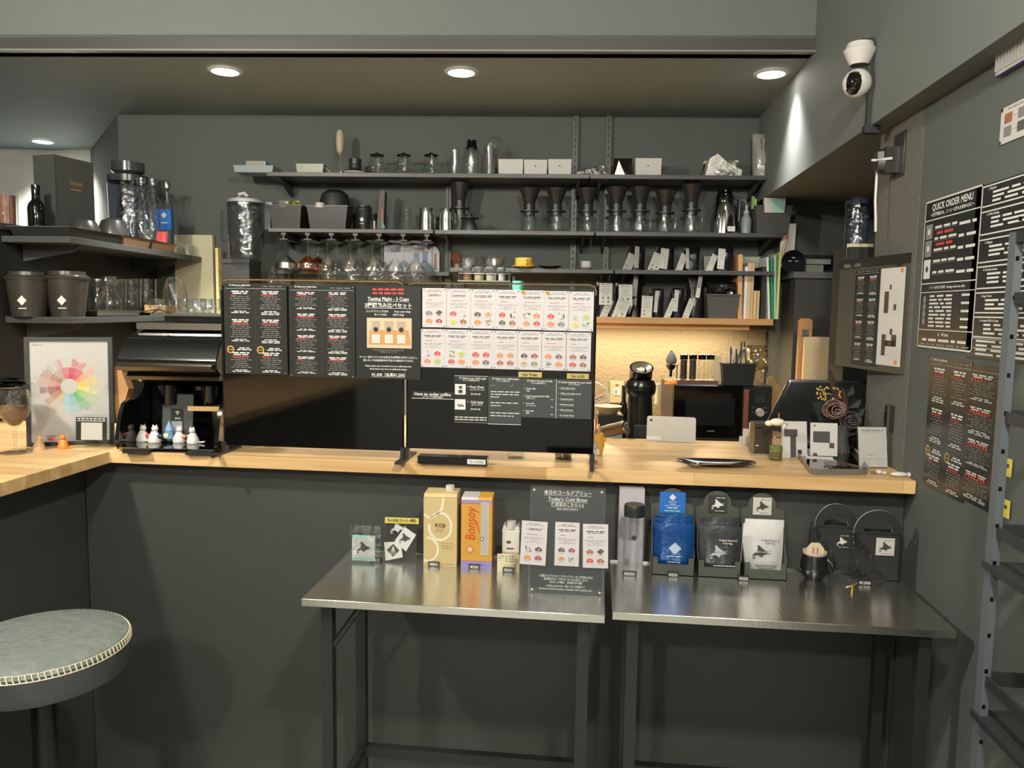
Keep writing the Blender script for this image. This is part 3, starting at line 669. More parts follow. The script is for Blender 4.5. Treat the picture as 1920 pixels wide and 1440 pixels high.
for i in range(16): S.rect(.55, .2+i*.016, .95, .202+i*.016, FR['white'], 1)
for i in range(12): S.rect(.42, .83+i*.01, .95, .832+i*.01, FR['white'], 1)
for x, y in ((.88, .03), (.82, .96)): S.disc(x, y, .007, FR['orange'], 4)
O('calendar_sheet', S, label='white calendar sheet with dark blocks on the notice board', cat='poster', loc=Vector((org.x, org.y, zb))+Vector((math.cos(rzb), math.sin(rzb), 0))*wl*.64+Vector((math.sin(rzb), -math.cos(rzb), 0))*.003+Vector((0, 0, hb*.06)), rz=rzb)
for i, (x, z) in enumerate(((.14, .95), (.30, .95), (.88, .94))):
    m = MB().box(-.008, -.008, -.006, .008, 0, .006, BLK2 if i == 2 else STL)
    O('clip', m, bd, loc=(wl*x, -.003, hb*z))
# ================================================================== SECURITY CAMERA, CONDUIT, OUTLET
pc = PZ(1608, 90, 2.485); yc = PX(1640, 150, .795).y
q = PX(1612, 160, .76)
cy = q.y; k = depth(q)/FP
pt = PX(1603, 92, .755); pb = PX(1603, 163, .755)
t = T('security_camera', 'white ball security camera under the beam corner', 'security camera', (.755, cy, pb.z), 0)
zt = pt.z-pb.z
O('mount_base', MB().lathe([(.0001, zt), (.036, zt), (.040, zt-.012), (.046, zt-.020), (.034, zt-.048), (.026, zt-.062)], WPL), t)
O('camera_head', MB().ball((-.006, -.01, 0), .0415, WPL), t, label='round white camera head')
m = MB().ball((-.016, -.018, -.002), .036, BGL, .78, 1, 1.0); m.ball((-.022, -.050, -.012), .010, BGL); O('lens_window', m, t, label='glossy black lens window')
O('camera_arm', MB().box(-.0, -.005, zt-.03, .038, .045, zt+.014, BLK2), t, label='black bracket on the beam')
p = PX(1632, 170, .79); p2 = PX(1628, 243, .79)
O('cable_conduit', MB().box(-.008, -.008, 0, .004, .008, PX(1636, 112, .79).z-p2.z, BLK2).box(-.014, -.014, -.012, .03, .014, .01, BLK2), loc=(.79, p.y, p2.z), label='thin black cable conduit running down the beam corner', cat='conduit')
p = PX(1692, 283, WX); t = T('wall_outlet', 'black wall outlet with stacked plugs and adapters', 'outlet', (WX, PX(1690, 283, WX).y, PX(1692, 330, WX).z), -math.pi/2)
O('cover_plate', MB().box(-.04, -.008, .0, .04, 0, .125, BLK2), t, bevel=.002)
O('adapter', MB().lathe([(.0001, 0), (.022, 0), (.026, .006), (.026, .028), (.0001, .03)], BLK2, (-.015, -.045, .02), 8).lathe([(.0001, 0), (.022, 0), (.022, .02), (.0001, .03)], BLK2, (-.012, -.05, .052), 8).box(-.03, -.045, .012, .01, -.008, .085, BLK2), t, label='black stacked adapters')
O('white_cable', MB().tube([(.02, -.03, .05), (-.01, -.075, .05), (-.04, -.05, .045), (-.045, -.04, .04)], .004, WPL), t)
o = MB().tube([(0, 0, 0), (0, 0, -.10), (.004, 0, -.15), (.006, 0, -.19)], .004, WPL)
p = PX(1645, 312, WX-.05); O('charging_cable', o, loc=p, label='white cable hanging from the wall outlet adapters', cat='cable')
# ================================================================== GLASSWARE AND SHELF THINGS
FOIL = M('silver_foil', (190, 190, 184), .28, .45, bump=.5, bs=30)
FOILB = M('dark_foil', (30, 30, 30), .2, .2, bump=.6, bs=25)
MISTY = M('frosted_plastic', (140, 152, 158), .35)
def one(name, label, cat, cx, ytop, v, z, fn, group=None, frame='B', rz=None, parts=None):
    """fn(k, h) builds a mesh of unit metres; returns list of (part name, MB) or a single MB"""
    p, h, k = item(cx, ytop, v, z, frame); r = (A if frame == 'B' else 0) if rz is None else rz
    res = fn(k, h)
    if isinstance(res, MB): return O(name, res, loc=p, rz=r, label=label, cat=cat, group=group)
    t = T(name, label, cat, p, r, group)
    for q in res: O(q[0], q[1], t, label=q[2] if len(q) > 2 else None)
    return t
V = 3.93
# --- top shelf
def f(k, h):
    w = 43*k
    return [('tray', MB().box(-w, -.05, 0, w*.75, .08, h*.55, MISTY, taper=.93)), ('lid_handle', MB().box(-w*.5, -.03, h*.55, w*.35, .04, h*.95, MISTY).box(-w*.42, -.032, h*.6, w*.27, -.028, h*.85, M('beige_tag', (150, 140, 110), .5)))]
one('storage_tray', 'pale blue grey plastic tray at left end of the top shelf', 'tray', 487, 303, 3.90, Z1, f)
one('butter_dish', 'small pale metal dish on the top shelf beside the frother', 'dish', 584, 309, V, Z1, lambda k, h: MB().box(-26*k, -.03, 0, 26*k, .04, h, M('dish_pale', (140, 142, 122), .35), taper=.9).tube([(24*k, 0, h*.9), (40*k, .0, .004)], .003, STB))
def f(k, h):
    return [('handle', MB().lathe([(.0001, h), (.014, h-.006), (.0205, h-.03), (.021, h-.07), (.016, h-.11), (.0001, h-.125)], M('pale_wood_handle', (170, 158, 134), .5), (0, 0, 0), 14)), ('shaft', MB().tube([(-.008, 0, h-.08), (.004, 0, .02)], .0028, CHR)), ('whisk_coil', MB().lathe([(.012, .0), (.014, .004), (.012, .02)], CHR, (.004, 0, 0), 12))]
one('milk_frother', 'milk frother standing up with a pale wooden handle', 'frother', 638, 243, V, Z1, f)
one('cup_stack', 'stack of black cups on a white saucer on the top shelf', 'cup stack', 666, 297, V, Z1, lambda k, h: [('saucer', MB().lathe([(.0001, .002), (15*k, .004), (20*k, .012), (20*k, .016), (.0001, .008)], WHT)), ('cups', MB().lathe([(8*k, .012), (12*k, .03), (11*k, .034), (12*k, .05), (11*k, .054), (12*k, h*.95), (9*k, h), (.0001, h)], BLK2))])
def server(k, h):
    return [('glass_body', MB().lathe([(18*k, .0), (19*k, .004), (17*k, h*.3), (12*k, h*.8), (11.5*k, h*.92), (11*k, h*.92), (15.5*k, h*.3), (.0001, .004)], GLS)), ('lid', MB().lathe([(12.5*k, h*.9), (14*k, h*.93), (13*k, h*.96), (4*k, h*.97), (3*k, h*1.06), (.0001, h*1.07)], M('dark_chrome', (90, 92, 94), .15, .9)))]
for cx, lb in ((707, 'conical glass server nearest the black cup stack'), (757, 'middle conical glass server on the top shelf'), (808, 'conical glass server left of the tall glass tube')):
    one('glass_server', lb, 'server', cx, 289, V, Z1, server, 'conical glass servers on the top shelf')
one('glass_cylinder', 'slim clear glass cylinder on the top shelf', 'glass cylinder', 852, 277, V, Z1, lambda k, h: [('tube', MB().lathe([(.0001, .004), (9*k, .002), (9*k, h*.97), (8*k, h*.97), (7.5*k, .01)], GLS)), ('rim', MB().lathe([(11*k, h*.96), (11*k, h)], GLS)), ('stir_rod', MB().tube([(0, 0, .01), (.002, 0, h*.9)], .004, WPL))])
one('glass_carafe', 'glass carafe with a round black lid beside the slim cylinder', 'carafe', 884, 262, V, Z1, lambda k, h: [('glass_body', MB().lathe([(.0001, .004), (13*k, .002), (14*k, h*.3), (12.5*k, h*.7), (14*k, h*.74), (13.5*k, h*.74), (11.5*k, h*.7), (13*k, .01)], GLS)), ('lid', MB().lathe([(12*k, h*.74), (9*k, h*.86), (9*k, h*.98), (.0001, h)], BGL))])
one('siphon_pot', 'tall glass pot with a round glass bulb on top', 'glass pot', 917, 268, V, Z1, lambda k, h: [('glass_body', MB().lathe([(.0001, .004), (11*k, .002), (11*k, h*.9), (10*k, h*.9), (9*k, .01)], GLS)), ('glass_bulb', MB().ball((10*k, .01, h*.98), 15*k, GLS)), ('stem', MB().lathe([(6*k, 0), (4*k, h*.4), (4.5*k, h)], GRY, (3*k, 0, 0)))])
def pack(w, hole=True):
    def f(k, h):
        m = MB(); ww = w*k; n = 7; rd = random.Random(int(w*7))
        m.box(-ww/2, -.045, 0, ww/2, .05, h*.92, WHT, taper=.97); m.prism([(-.045, h*.92), (.05, h*.92), (.02, h), (-.01, h*.985)], -ww/2, ww/2, WHT, 'x')
        if hole: m.box(-.006, -.0458, h*.52, .004, -.045, h*.57, DTX)
        return m
    return f
for cx, wd, yt, lb in ((958, 46, 299, 'white filter pack beside the glass pot'), (1004, 43, 300, 'middle white filter pack with a small dark hole'), (1049, 43, 299, 'white filter pack with dark flat bag against it'), (1213, 48, 297, 'white filter pack alone on the right top shelf')):
    one('filter_pack', lb, 'paper pack', cx, yt, V, Z1, pack(wd, cx != 958), 'white paper filter packs on the top shelf')
one('flat_bag', 'flat dark bag lying on the top shelf', 'bag', 1103, 311, V, Z1, lambda k, h: MB().prism([(-34*k, 0), (32*k, 0), (32*k, h), (12*k, h*.8), (-20*k, h*.35)], -.04, .05, FOILB, 'y'))
one('foil_pouch', 'small silver and black pouch left of the lone white pack', 'pouch', 1167, 297, V, Z1, lambda k, h: MB().pillow(34*k, h, .07, FOILB, seed=3, crumple=.006).prism([(-17*k, 0), (4*k, 0), (-9*k, h*.8)], -.045, -.038, FOIL, 'y'))
one('foil_bag', 'crumpled silver foil bag lying on the top shelf', 'foil bag', 1352, 292, V, Z1, lambda k, h: MB().prism([(-34*k, 0), (32*k, 0), (34*k, h*.3), (8*k, h*.6), (-12*k, h), (-26*k, h*.8)], -.05, .04, FOIL, 'y').pillow(62*k, h*.8, .11, FOIL, seed=8, crumple=.03))
one('foil_bag', 'tall upright silver foil bag at right end of the top shelf', 'foil bag', 1434, 249, V, Z1, lambda k, h: MB().pillow(46*k, h, .10, FOIL, n=8, seed=5, crumple=.035, lean=.03))
one('black_scoop', 'thin black scoop leaning beside the crumpled foil bag', 'scoop', 1316, 303, V, Z1, lambda k, h: MB().tube([(-4*k, 0, 0), (0, 0, h*.7), (4*k, 0, h)], .004, STL).tube([(-4*k, .01, 0), (6*k, .01, h)], .006, BLK2))
# --- middle shelf
def bin_(w, d=.13, col=BLK2):
    def f(k, h):
        ww = w*k; m = MB(); m.box(-ww/2, -d/2, 0, ww/2, d/2, h, col, taper=.86)
        m.box(-ww/2+.004, -d/2+.004, h-.002, ww/2-.004, d/2-.004, h+.0005, BGL); m.box(-ww/2-.003, -d/2-.003, h-.006, ww/2+.003, d/2+.003, h, col)
        return m
    return f
def jug(k, h):
    w = 34*k
    return [('vessel', MB().lathe([(.0001, .006), (w*.93, .004), (w*.97, h*.3), (w, h*.86), (w*1.0, h*.9), (w*.97, h*.9), (w*.94, h*.3), (w*.88, .012)], GLW)), ('lid', MB().lathe([(w*1.02, h*.87), (w*1.03, h*.91), (w*.9, h*.93), (.0001, h*.94)], GRY)), ('spout_knob', MB().tube([(-w*.35, -.02, h*.93), (-w*.3, -.02, h*1.0), (0, -.02, h*1.02), (w*.2, -.02, h*.97)], .009, WPL)), ('handle', MB().tube([(-w, 0, h*.78), (-w*1.35, 0, h*.76), (-w*1.38, 0, h*.3), (-w, 0, h*.26)], .006, GLW)), ('inner_tube', MB().lathe([(.012, .02), (.012, h*.88)], GLS, (.01, 0, 0), 12))]
zj = PV(460, 486, 3.82).z
one('water_jug', 'large clear water jug with a white spout knob', 'jug', 463, 366, 3.82, zj, jug)
one('side_box', 'tall black box standing under the large water jug', 'box', 454, 487, 3.84, 1.40, lambda k, h: MB().box(-25*k, -.07, 0, 25*k, .09, h-.002, BLK2).box(-27*k, -.075, h-.02, 27*k, .09, h-.001, BLK2))
one('tall_container', 'pale tapered container behind the water jug', 'container', 503, 381, 3.93, Z2, lambda k, h: MB().box(-9*k, -.03, 0, 9*k, .05, h*.9, MISTY, taper=.7).box(-13*k, -.035, h*.88, 13*k, .055, h, MISTY))
one('storage_bin', 'open black bin with green wrapper, first on the middle shelf', 'bin', 543, 387, V, Z2, lambda k, h: [('bin_body', bin_(60)(k, h))], 'black storage bins')
one('snack_wrapper', 'crumpled green and white wrapper sticking out of a black bin', 'wrapper', 545, 380, V-.02, PV(543, 392, V).z, lambda k, h: MB().pillow(34*k, h+.01, .04, M('green_wrap', (132, 136, 60), .35), seed=2, crumple=.02).pillow(20*k, h+.008, .03, FOIL, seed=4, crumple=.02, c=(-.02, -.03, 0)))
one('storage_bin', 'open black bin with a black cap lying on it', 'bin', 620, 388, V, Z2, lambda k, h: [('bin_body', bin_(76)(k, h))], 'black storage bins')
zc = PV(620, 389, V).z
one('baseball_cap', 'black cap resting on top of a storage bin', 'cap', 628, 356, V+.02, zc, lambda k, h: [('crown', MB().lathe([(28*k, 0), (28*k, h*.3), (24*k, h*.75), (14*k, h*.97), (.0001, h)], BLK, seg=20)), ('peak', MB().prism([(8*k, -.03), (34*k, -.05), (40*k, -.03), (24*k, .03)], 0, .006, BLK))])
one('paper_cup', 'white paper cup lying in the second black bin', 'cup', 600, 382, V-.05, zc-.01, lambda k, h: MB().lathe([(10*k, 0), (8*k, h*1.2), (.0001, h*1.2)], WHT))
def tumbler(k, h):
    w = 16*k; m = MB().lathe([(.0001, 0), (w*.72, 0), (w*.95, h*.82), (w*.96, h*.83)], BLK2); 
    d = MB(); d.add([(-.011, -w*.93, h*.42), (0, -w*.96, h*.42-.013), (.011, -w*.93, h*.42), (0, -w*.96, h*.42+.013)], [(0, 1, 2, 3)], WTX); d.box(-.010, -w*.93, h*.42-.022, .010, -w*.90, h*.42-.019, WTX)
    return [('cup_body', m), ('lid', MB().lathe([(w*1.0, h*.82), (w*1.02, h*.88), (w*.86, h*.93), (w*.86, h), (.0001, h)], BLK2)), ('logo_print', d, 'white diamond logo print')]
one('takeaway_tumbler', 'black lidded takeaway cup with a white diamond on the middle shelf', 'cup', 682, 386, V, Z2, tumbler)
one('knife_block', 'dark angular holder with orange stripe between cup and glass', 'holder', 715, 357, V, Z2, lambda k, h: [('holder_body', MB().prism([(-7*k, 0), (6*k, 0), (9*k, h*.95), (4*k, h), (-1*k, h*.9)], -.03, .03, M('dark_brown_box', (62, 54, 50), .5), 'y')), ('orange_stripe', MB().prism([(3*k, .01), (5*k, .01), (5*k, h*.5), (2.5*k, h*.55)], -.032, -.03, M('orange_print', (170, 84, 50), .5), 'y')), ('green_tip', MB().prism([(2*k, .01), (10*k, .01), (5*k, .05)], -.034, -.031, M('teal_print', (70, 140, 124), .5), 'y')), ('small_vial', MB().cyl((-13*k, 0, 0), 2*k, .05, WPL))])
one('cut_glass', 'upturned cut glass tumbler beside the steel milk jugs', 'glass', 760, 388, V, Z2, lambda k, h: [('glass_body', MB().lathe([(15*k, .003), (15*k, h*.2), (13.5*k, h*.25), (14*k, h*.45), (12.5*k, h*.5), (13*k, h*.7), (11.5*k, h*.75), (11*k, h), (.0001, h)], GLS, seg=12, smooth=False)), ('dark_base', MB().lathe([(20*k, 0), (20*k, .004), (.0001, .005)], BGL))])
def mjug(k, h):
    w = 14*k
    return [('jug_body', MB().lathe([(.0001, 0), (w, 0), (w, h*.45), (w*.85, h*.8), (w*.95, h), (w*.88, h), (w*.8, h*.8), (w*.9, .01)], STL)), ('handle', MB().tube([(w*.9, -.005, h*.85), (w*1.3, -.01, h*.75), (w*1.2, -.01, h*.35), (w*.95, -.005, h*.25)], .004, STL))]
one('milk_jug', 'polished steel milk jug right of the cut glass', 'jug', 799, 391, V, Z2, mjug, 'steel milk jugs')
one('milk_jug', 'polished steel milk jug left of the upturned black cone', 'jug', 837, 392, V-.02, Z2, mjug, 'steel milk jugs')
def dripper(smoke, nw=20):
    def f(k, h):
        g = .46*h
        return [('glass_server', MB().lathe([(.0001, .004), (12.5*k, .002), (15*k, g*.15), (14*k, g*.5), (11*k, g*.85), (12*k, g), (11*k, g), (10*k, g*.85), (12.5*k, g*.5), (13*k, .012)], GLS)),
                ('server_handle', MB().tube([(12*k, 0, g*.9), (20*k, 0, g*.8), (19*k, 0, g*.3), (14*k, 0, g*.2)], .0025, GLS)),
                ('collar', MB().lathe([(9*k, g*.84), (11*k, g*.84), (11*k, g*1.0), (18*k, g*1.02), (18*k, g*1.08), (10.5*k, g*1.1), (11*k, h*.64), (9*k, h*.64)], BLK2)),
                ('dripper_cone', MB().lathe([(9.2*k, h*.63), (12*k, h*.72), (nw*k, h), (nw*.93*k, h), (8*k, h*.67)], smoke))]
    return f
SMK = M('smoked_dripper', (44, 42, 40), .22)
for cx, yt, lb in ((992, 354, 'smoked coffee dripper on glass server, first of the left middle shelf'), (1042, 354, 'smoked coffee dripper on glass server, second of the left middle shelf'), (1100, 354, 'smoked coffee dripper on glass server, beside the shelf joint'), (1155, 352, 'smoked coffee dripper on glass server, first of the right middle shelf'), (1199, 352, 'smoked coffee dripper on glass server, second of the right middle shelf'), (1246, 358, 'shorter black coffee dripper on glass server between taller ones'), (1295, 347, 'smoked coffee dripper on glass server nearest the steel thermos')):
    one('coffee_dripper', lb, 'dripper', cx, yt, V, Z2, dripper(SMK), 'coffee drippers on glass servers')
one('coffee_dripper', 'tall matte black dripper on a slim server beside a milk jug', 'dripper', 862, 343, V+.03, Z2, dripper(BLK2, 18), 'coffee drippers on glass servers')
one('upturned_dripper', 'upturned matte black cone dripper on the middle shelf', 'dripper', 880, 402, V-.03, Z2, lambda k, h: MB().lathe([(19*k, 0), (18*k, .004), (8*k, h*.72), (17*k, h*.75), (17*k, h*.8), (6*k, h*.84), (6*k, h), (.0001, h)], BLK))
for cx, lb in ((932, 'small flat dark coaster near the upturned cone'), (957, 'small flat dark coaster nearer the drippers')):
    one('round_coaster', lb, 'coaster', cx, 429, V, Z2, lambda k, h: MB().lathe([(11*k, 0), (11*k, .006), (3*k, .009), (.0001, .012)], BGL), 'flat coasters on the middle shelf')
def thermos(k, h):
    w = 22*k
    return [('steel_body', MB().lathe([(.0001, 0), (w, 0), (w, .01), (w*.95, h*.35), (w*.72, h*.72), (w*.66, h*.74)], STL)), ('lid', MB().lathe([(w*.70, h*.72), (w*.72, h*.86), (w*.6, h*.93), (w*.55, h), (.0001, h)], BGL)), ('spout', MB().prism([(-w*.2, h*.86), (w*.9, h*.86), (w*.5, h*.93)], -.012, .012, BGL, 'y')), ('handle', MB().tube([(w*.5, 0, h*.9), (w*1.25, 0, h*.78), (w*1.3, 0, h*.3), (w*.95, 0, h*.12)], .009, BLK2)), ('white_sticker', MB().box(w*.1, -w*.98, .01, w*.75, -w*.93, .035, WTX), 'white sticker')]
one('thermos_jug', 'steel thermos jug with black lid and handle', 'thermos', 1356, 357, V, Z2, thermos)
one('spray_bottle', 'pale plastic wash bottle with a bent spout', 'bottle', 1398, 384, V, Z2, lambda k, h: [('bottle_body', MB().lathe([(.0001, 0), (9.5*k, 0), (9.5*k, h*.52), (5*k, h*.66), (6*k, h*.68), (6*k, h*.8), (3*k, h*.82), (3*k, h*.98), (.0001, h)], MISTY)), ('bent_spout', MB().tube([(0, 0, h*.97), (-3*k, 0, h*1.13), (-9*k, 0, h*1.17), (-14*k, 0, h*1.08)], .0022, MISTY))])
one('storage_bin', 'dark grey bin holding a mint green pack at the shelf end', 'bin', 1441, 389, V, Z2, lambda k, h: [('bin_body', bin_(66, .15, DGR)(k, h))], 'black storage bins')
one('mint_pack', 'white and mint green pack sticking out of the grey bin', 'pack', 1450, 372, V-.06, PV(1450, 392, V-.06).z, lambda k, h: [('pack_body', MB().box(-20*k, -.022, -.02, 20*k, 0, h, WPL, taper=.9)), ('mint_print', MB().box(-6*k, -.024, -.02, 17*k, -.022, h*.8, M('mint', (150, 200, 184), .4), taper=.8))])
one('leaf_packs', 'small olive packets standing in the grey bin', 'packet', 1414, 368, V-.04, PV(1414, 392, V-.04).z, lambda k, h: MB().box(-.012, 0, 0, 0, .02, h, FR['green']).box(.001, 0, 0, .010, .02, h*.8, FR['lime']))
# --- hanging glasses
def wineglass(k=1, m=GLS):
    return [('foot', MB().lathe([(.0001, 0), (.036, -.001), (.037, -.004), (.006, -.010)], m)), ('stem', MB().lathe([(.005, -.008), (.0035, -.02), (.0035, -.07), (.006, -.085)], m)), ('bowl', MB().lathe([(.005, -.083), (.022, -.10), (.046, -.135), (.055, -.165), (.054, -.185), (.050, -.205), (.0485, -.205), (.052, -.185), (.053, -.165), (.044, -.137), (.02, -.102), (.001, -.088)], m))]
zg = Z2-.052
first = None
names = ['first', 'second', 'third', 'fourth', 'fifth']
for i, px in enumerate((614, 657, 699, 741, 780)):
    for j, (v, dx) in enumerate(((3.885, 0), (3.985, 17))):
        p = at(px+dx, v, zg)
        lb = 'upside-down wine glass, %s from the left in the %s hanging row' % (names[i], ('front', 'rear')[j])
        if first is None:
            first = T('wine_glass', lb, 'glass', p, A, 'hanging upside-down wine glasses')
            for n_, m_ in wineglass(): O(n_, m_, first)
        else: copy_tree(first, None, lb, p)
for px, v, m_, lb in ((536, 3.9, STL, 'hanging glass with a silver bowl, leftmost in the rack'), (577, 3.9, GLB, 'hanging glass with an amber bowl beside the silver one'), (596, 3.99, GLB, 'hanging amber glass at the back of the rack')):
    t = T('goblet', lb, 'goblet', at(px, v, zg), A, 'hanging coloured goblets')
    O('stem', MB().lathe([(.0001, 0), (.036, -.001), (.037, -.004), (.004, -.010), (.0035, -.07), (.006, -.085)], GLS), t)
    O('bowl', MB().lathe([(.004, -.075), (.03, -.095), (.054, -.115), (.056, -.14), (.054, -.142), (.05, -.118), (.002, -.085)], m_ if m_ is GLB else STB), t)
# --- lower shelf
t = one('serving_tray', 'pale serving tray with a blue map print standing behind the glasses', 'tray', 772, 460, 4.04, PV(700, 508, 3.99).z, lambda k, h: [('tray_body', MB().prism([(-52*k, 0), (52*k, 0), (52*k, h*.75), (46*k, h*.95), (40*k, h), (-52*k, h)], 0, .012, M('pale_tray', (172, 174, 184), .4), 'y')), ('print', MB().box(-40*k, -.001, h*.75, -22*k, 0, h*.8, FR['blue']).box(4*k, -.001, h*.3, 14*k, 0, h*.72, FR['blue']).box(20*k, -.001, h*.35, 30*k, 0, h*.75, FR['blue']).box(38*k, -.001, .01, 39*k, 0, h*.95, DTX).box(42*k, -.001, h*.1, 47*k, 0, h*.7, FR['brown']))])
one('brush', 'round brown bristle brush behind the glass bowls', 'brush', 857, 467, 3.98, Z3, lambda k, h: [('bristles', MB().ball((0, 0, h*.55), 11*k, M('brown_bristle', (128, 76, 50), .9, bump=1, bs=200))), ('handle', MB().lathe([(.0001, 0), (5*k, 0), (4*k, h*.4)], BRN))])
one('glass_bowl', 'clear glass bowl behind the jars, nearer the brush', 'bowl', 877, 483, 3.88, Z3, lambda k, h: MB().lathe([(.0001, .003), (12*k, .002), (18*k, h*.4), (20*k, h), (19*k, h), (16.5*k, h*.4), (10*k, .01)], GLS), 'glass bowls behind the jars')
one('glass_bowl', 'wider clear glass bowl nearer the yellow cup', 'bowl', 925, 482, 3.88, Z3, lambda k, h: MB().lathe([(.0001, .003), (14*k, .002), (20*k, h*.4), (23*k, h), (22*k, h), (18*k, h*.4), (12*k, .01)], GLS), 'glass bowls behind the jars')
def cupsaucer(m):
    def f(k, h): return [('saucer', MB().lathe([(.0001, .002), (13*k, .002), (23*k, h*.22), (23*k, h*.27), (.0001, h*.14)], m)), ('cup_body', MB().lathe([(.0001, h*.16), (15*k, h*.18), (17.5*k, h*.4), (17.5*k, h), (16.5*k, h), (16*k, h*.4)], m)), ('handle', MB().tube([(4*k, -17*k, h*.85), (5*k, -24*k, h*.75), (5*k, -23*k, h*.5), (4*k, -17*k, h*.4)], .0035, m))]
    return f
one('cup_and_saucer', 'yellow cup on a yellow saucer on the lower shelf', 'cup', 983, 484, 3.88, Z3, cupsaucer(YEL))
one('dark_plate', 'flat black plate between the yellow cup and the white cup', 'plate', 1031, 499, 3.88, Z3, lambda k, h: MB().lathe([(.0001, .003), (10*k, .002), (22*k, h*.8), (23*k, h), (21*k, h), (.0001, .006)], BGL))
one('espresso_cup', 'small white stacked cup and saucer left of the pouches', 'cup', 1099, 490, 3.90, Z3, lambda k, h: [('saucer', MB().lathe([(.0001, 0), (8*k, 0), (13*k, h*.22), (.0001, h*.18)], WHT)), ('cup_body', MB().lathe([(8*k, h*.2), (10*k, h*.3), (10*k, h), (.0001, h*.98)], WHT))])
# --- coffee pouches with leaning cards
POU = M('black_pouch', (22, 22, 23), .28, bump=.35, bs=18)
CD = M('pouch_card', (182, 182, 176), .5)
def pouch(cx, ybt, ytop, wd, cards, label, v, z, grp):
    p, h, k = item(cx, ytop, v, z); t = T('coffee_pouch', label, 'coffee pouch', p, A, grp)
    O('pouch', MB().pillow(wd*k, h, .07, POU, n=8, seed=int(cx), crumple=.006), t)
    for i, (dx, dy, cw, chh, lean, yaw) in enumerate(cards):
        S = Sheet(cw*k, chh*k, CD); rd = random.Random(int(cx)+i); S.greek(.5, .06, .7, .02, DTX, rd, 2); S.greek(.5, .13, .8, .018, LTX, rd, 3)
        for j in range(5): S.greek(.5, .25+.07*j, .4+.4*rd.random(), .02, LTX, rd, 3)
        for j, (x, y) in enumerate(((.3, .68), (.7, .68), (.3, .86), (.7, .86))): S.disc(x, y, .14*cw*k*.7, list(FR.values())[(int(cx)+j*3+i) % 12], 2, 8)
        c = O('label_card', S, t, loc=(dx*k, -.06-.012*i, dy*k)); c.rotation_euler = (-.12, lean, yaw)
g1 = 'coffee pouches on the upper pouch row'; g2 = 'coffee pouches on the wooden shelf'
pouch(1192, 510, 462, 32, [(-6, 5, 10, 40, .12, .5), (-28, 0, 17, 36, .42, .3)], 'black coffee pouch with slanted cards, leftmost of the upper row', 3.93, Z3, g1)
pouch(1246, 510, 462, 34, [(-14, 4, 15, 38, .12, .1), (-36, 0, 20, 37, .38, .1)], 'black coffee pouch with two overlapping cards, second of the upper row', 3.93, Z3, g1)
pouch(1296, 510, 463, 30, [(-14, 4, 8, 38, .08, .6), (-34, 0, 13, 36, .40, .3)], 'black coffee pouch with narrow cards, third of the upper row', 3.93, Z3, g1)
pouch(1356, 510, 462, 34, [(-17, 4, 13, 38, .1, .1), (-38, 0, 12, 36, .45, .3)], 'black coffee pouch in front of the white tray, last of upper row', 3.91, Z3, g1)
one('white_tray', 'long white tray behind the pouches on the upper row', 'tray', 1371, 481, 4.0, Z3, lambda k, h: MB().box(-52*k, -.0, 0, 52*k, .03, h, M('cream_tray', (176, 180, 168), .5), taper=.96))
pouch(1130, 592, 528, 26, [(-9, 22, 24, 40, 0, 0), (-8, 0, 13, 38, .45, .2)], 'coffee pouch with white cards beside the bean card screen', 3.90, ZW, g2)
pouch(1166, 592, 530, 26, [(-9, 20, 25, 40, 0, 0), (-22, 0, 24, 38, .35, 0)], 'coffee pouch with two wide white cards, second on the wood shelf', 3.90, ZW, g2)
pouch(1190, 592, 511, 26, [(-8, 38, 9, 42, .10, .3), (-28, 0, 12, 40, .42, .2)], 'tall coffee pouch with a high card, left on the wood shelf', 3.98, ZW, g2)
pouch(1230, 592, 541, 26, [(-8, 10, 7, 40, .12, .3), (-32, 0, 20, 40, .05, 0)], 'short coffee pouch with a broad white card in the middle', 3.90, ZW, g2)
pouch(1268, 592, 540, 26, [(-10, 12, 8, 40, .1, .2), (-28, 0, 11, 40, .42, .1)], 'short coffee pouch right of the broad white card', 3.90, ZW, g2)
pouch(1302, 592, 512, 32, [(-4, 38, 8, 42, .18, .2), (-28, 0, 12, 40, .40, .2)], 'tall coffee pouch left of the grey bin on the wood shelf', 3.93, ZW, g2)
one('storage_bin', 'dark bin of black bags beside the books on the wood shelf', 'bin', 1349, 552, 3.90, ZW, lambda k, h: [('bin_body', bin_(60, .14, DGR)(k, h))], 'black storage bins')
one('bag_bundle', 'bundle of glossy black bags heaped in the bin', 'bags', 1352, 536, 3.90, PV(1350, 560, 3.9).z, lambda k, h: MB().pillow(54*k, h+.02, .10, FOILB, seed=9, crumple=.03, bot=1))
BK = [(1387, 477, 8, BRN, 'kraft folder leaning at left of the books', -.03), (1396, 500, 5, WHT, 'thin white book beside the kraft folder', 0), (1402, 493, 6, M('buff_book', (180, 156, 118), .7), 'tall buff book, first of the buff group', 0), (1408, 493, 5, M('buff_book2', (170, 146, 110), .7), 'tall buff book, second of the buff group', 0), (1414, 545, 5, M('buff_book', (0, 0, 0)), 'short buff book, left one of two', 0), (1420, 545, 5, M('buff_book2', (0, 0, 0)), 'short buff book, right one of two', 0), (1429, 500, 7, BLK, 'black folder between the buff books and the green file', 0), (1442, 482, 4, WPL, 'white clear file leaning by the green file', -.07), (1448, 486, 4, M('green_file', (28, 130, 66), .4), 'dark green file on the wood shelf', -.06), (1453, 478, 4, M('clear_file', (150, 170, 160), .35), 'translucent grey file beside the green file', -.04), (1457, 473, 4, M('lime_file', (176, 196, 120), .4), 'lime green file at the end of the wood shelf', 0)]
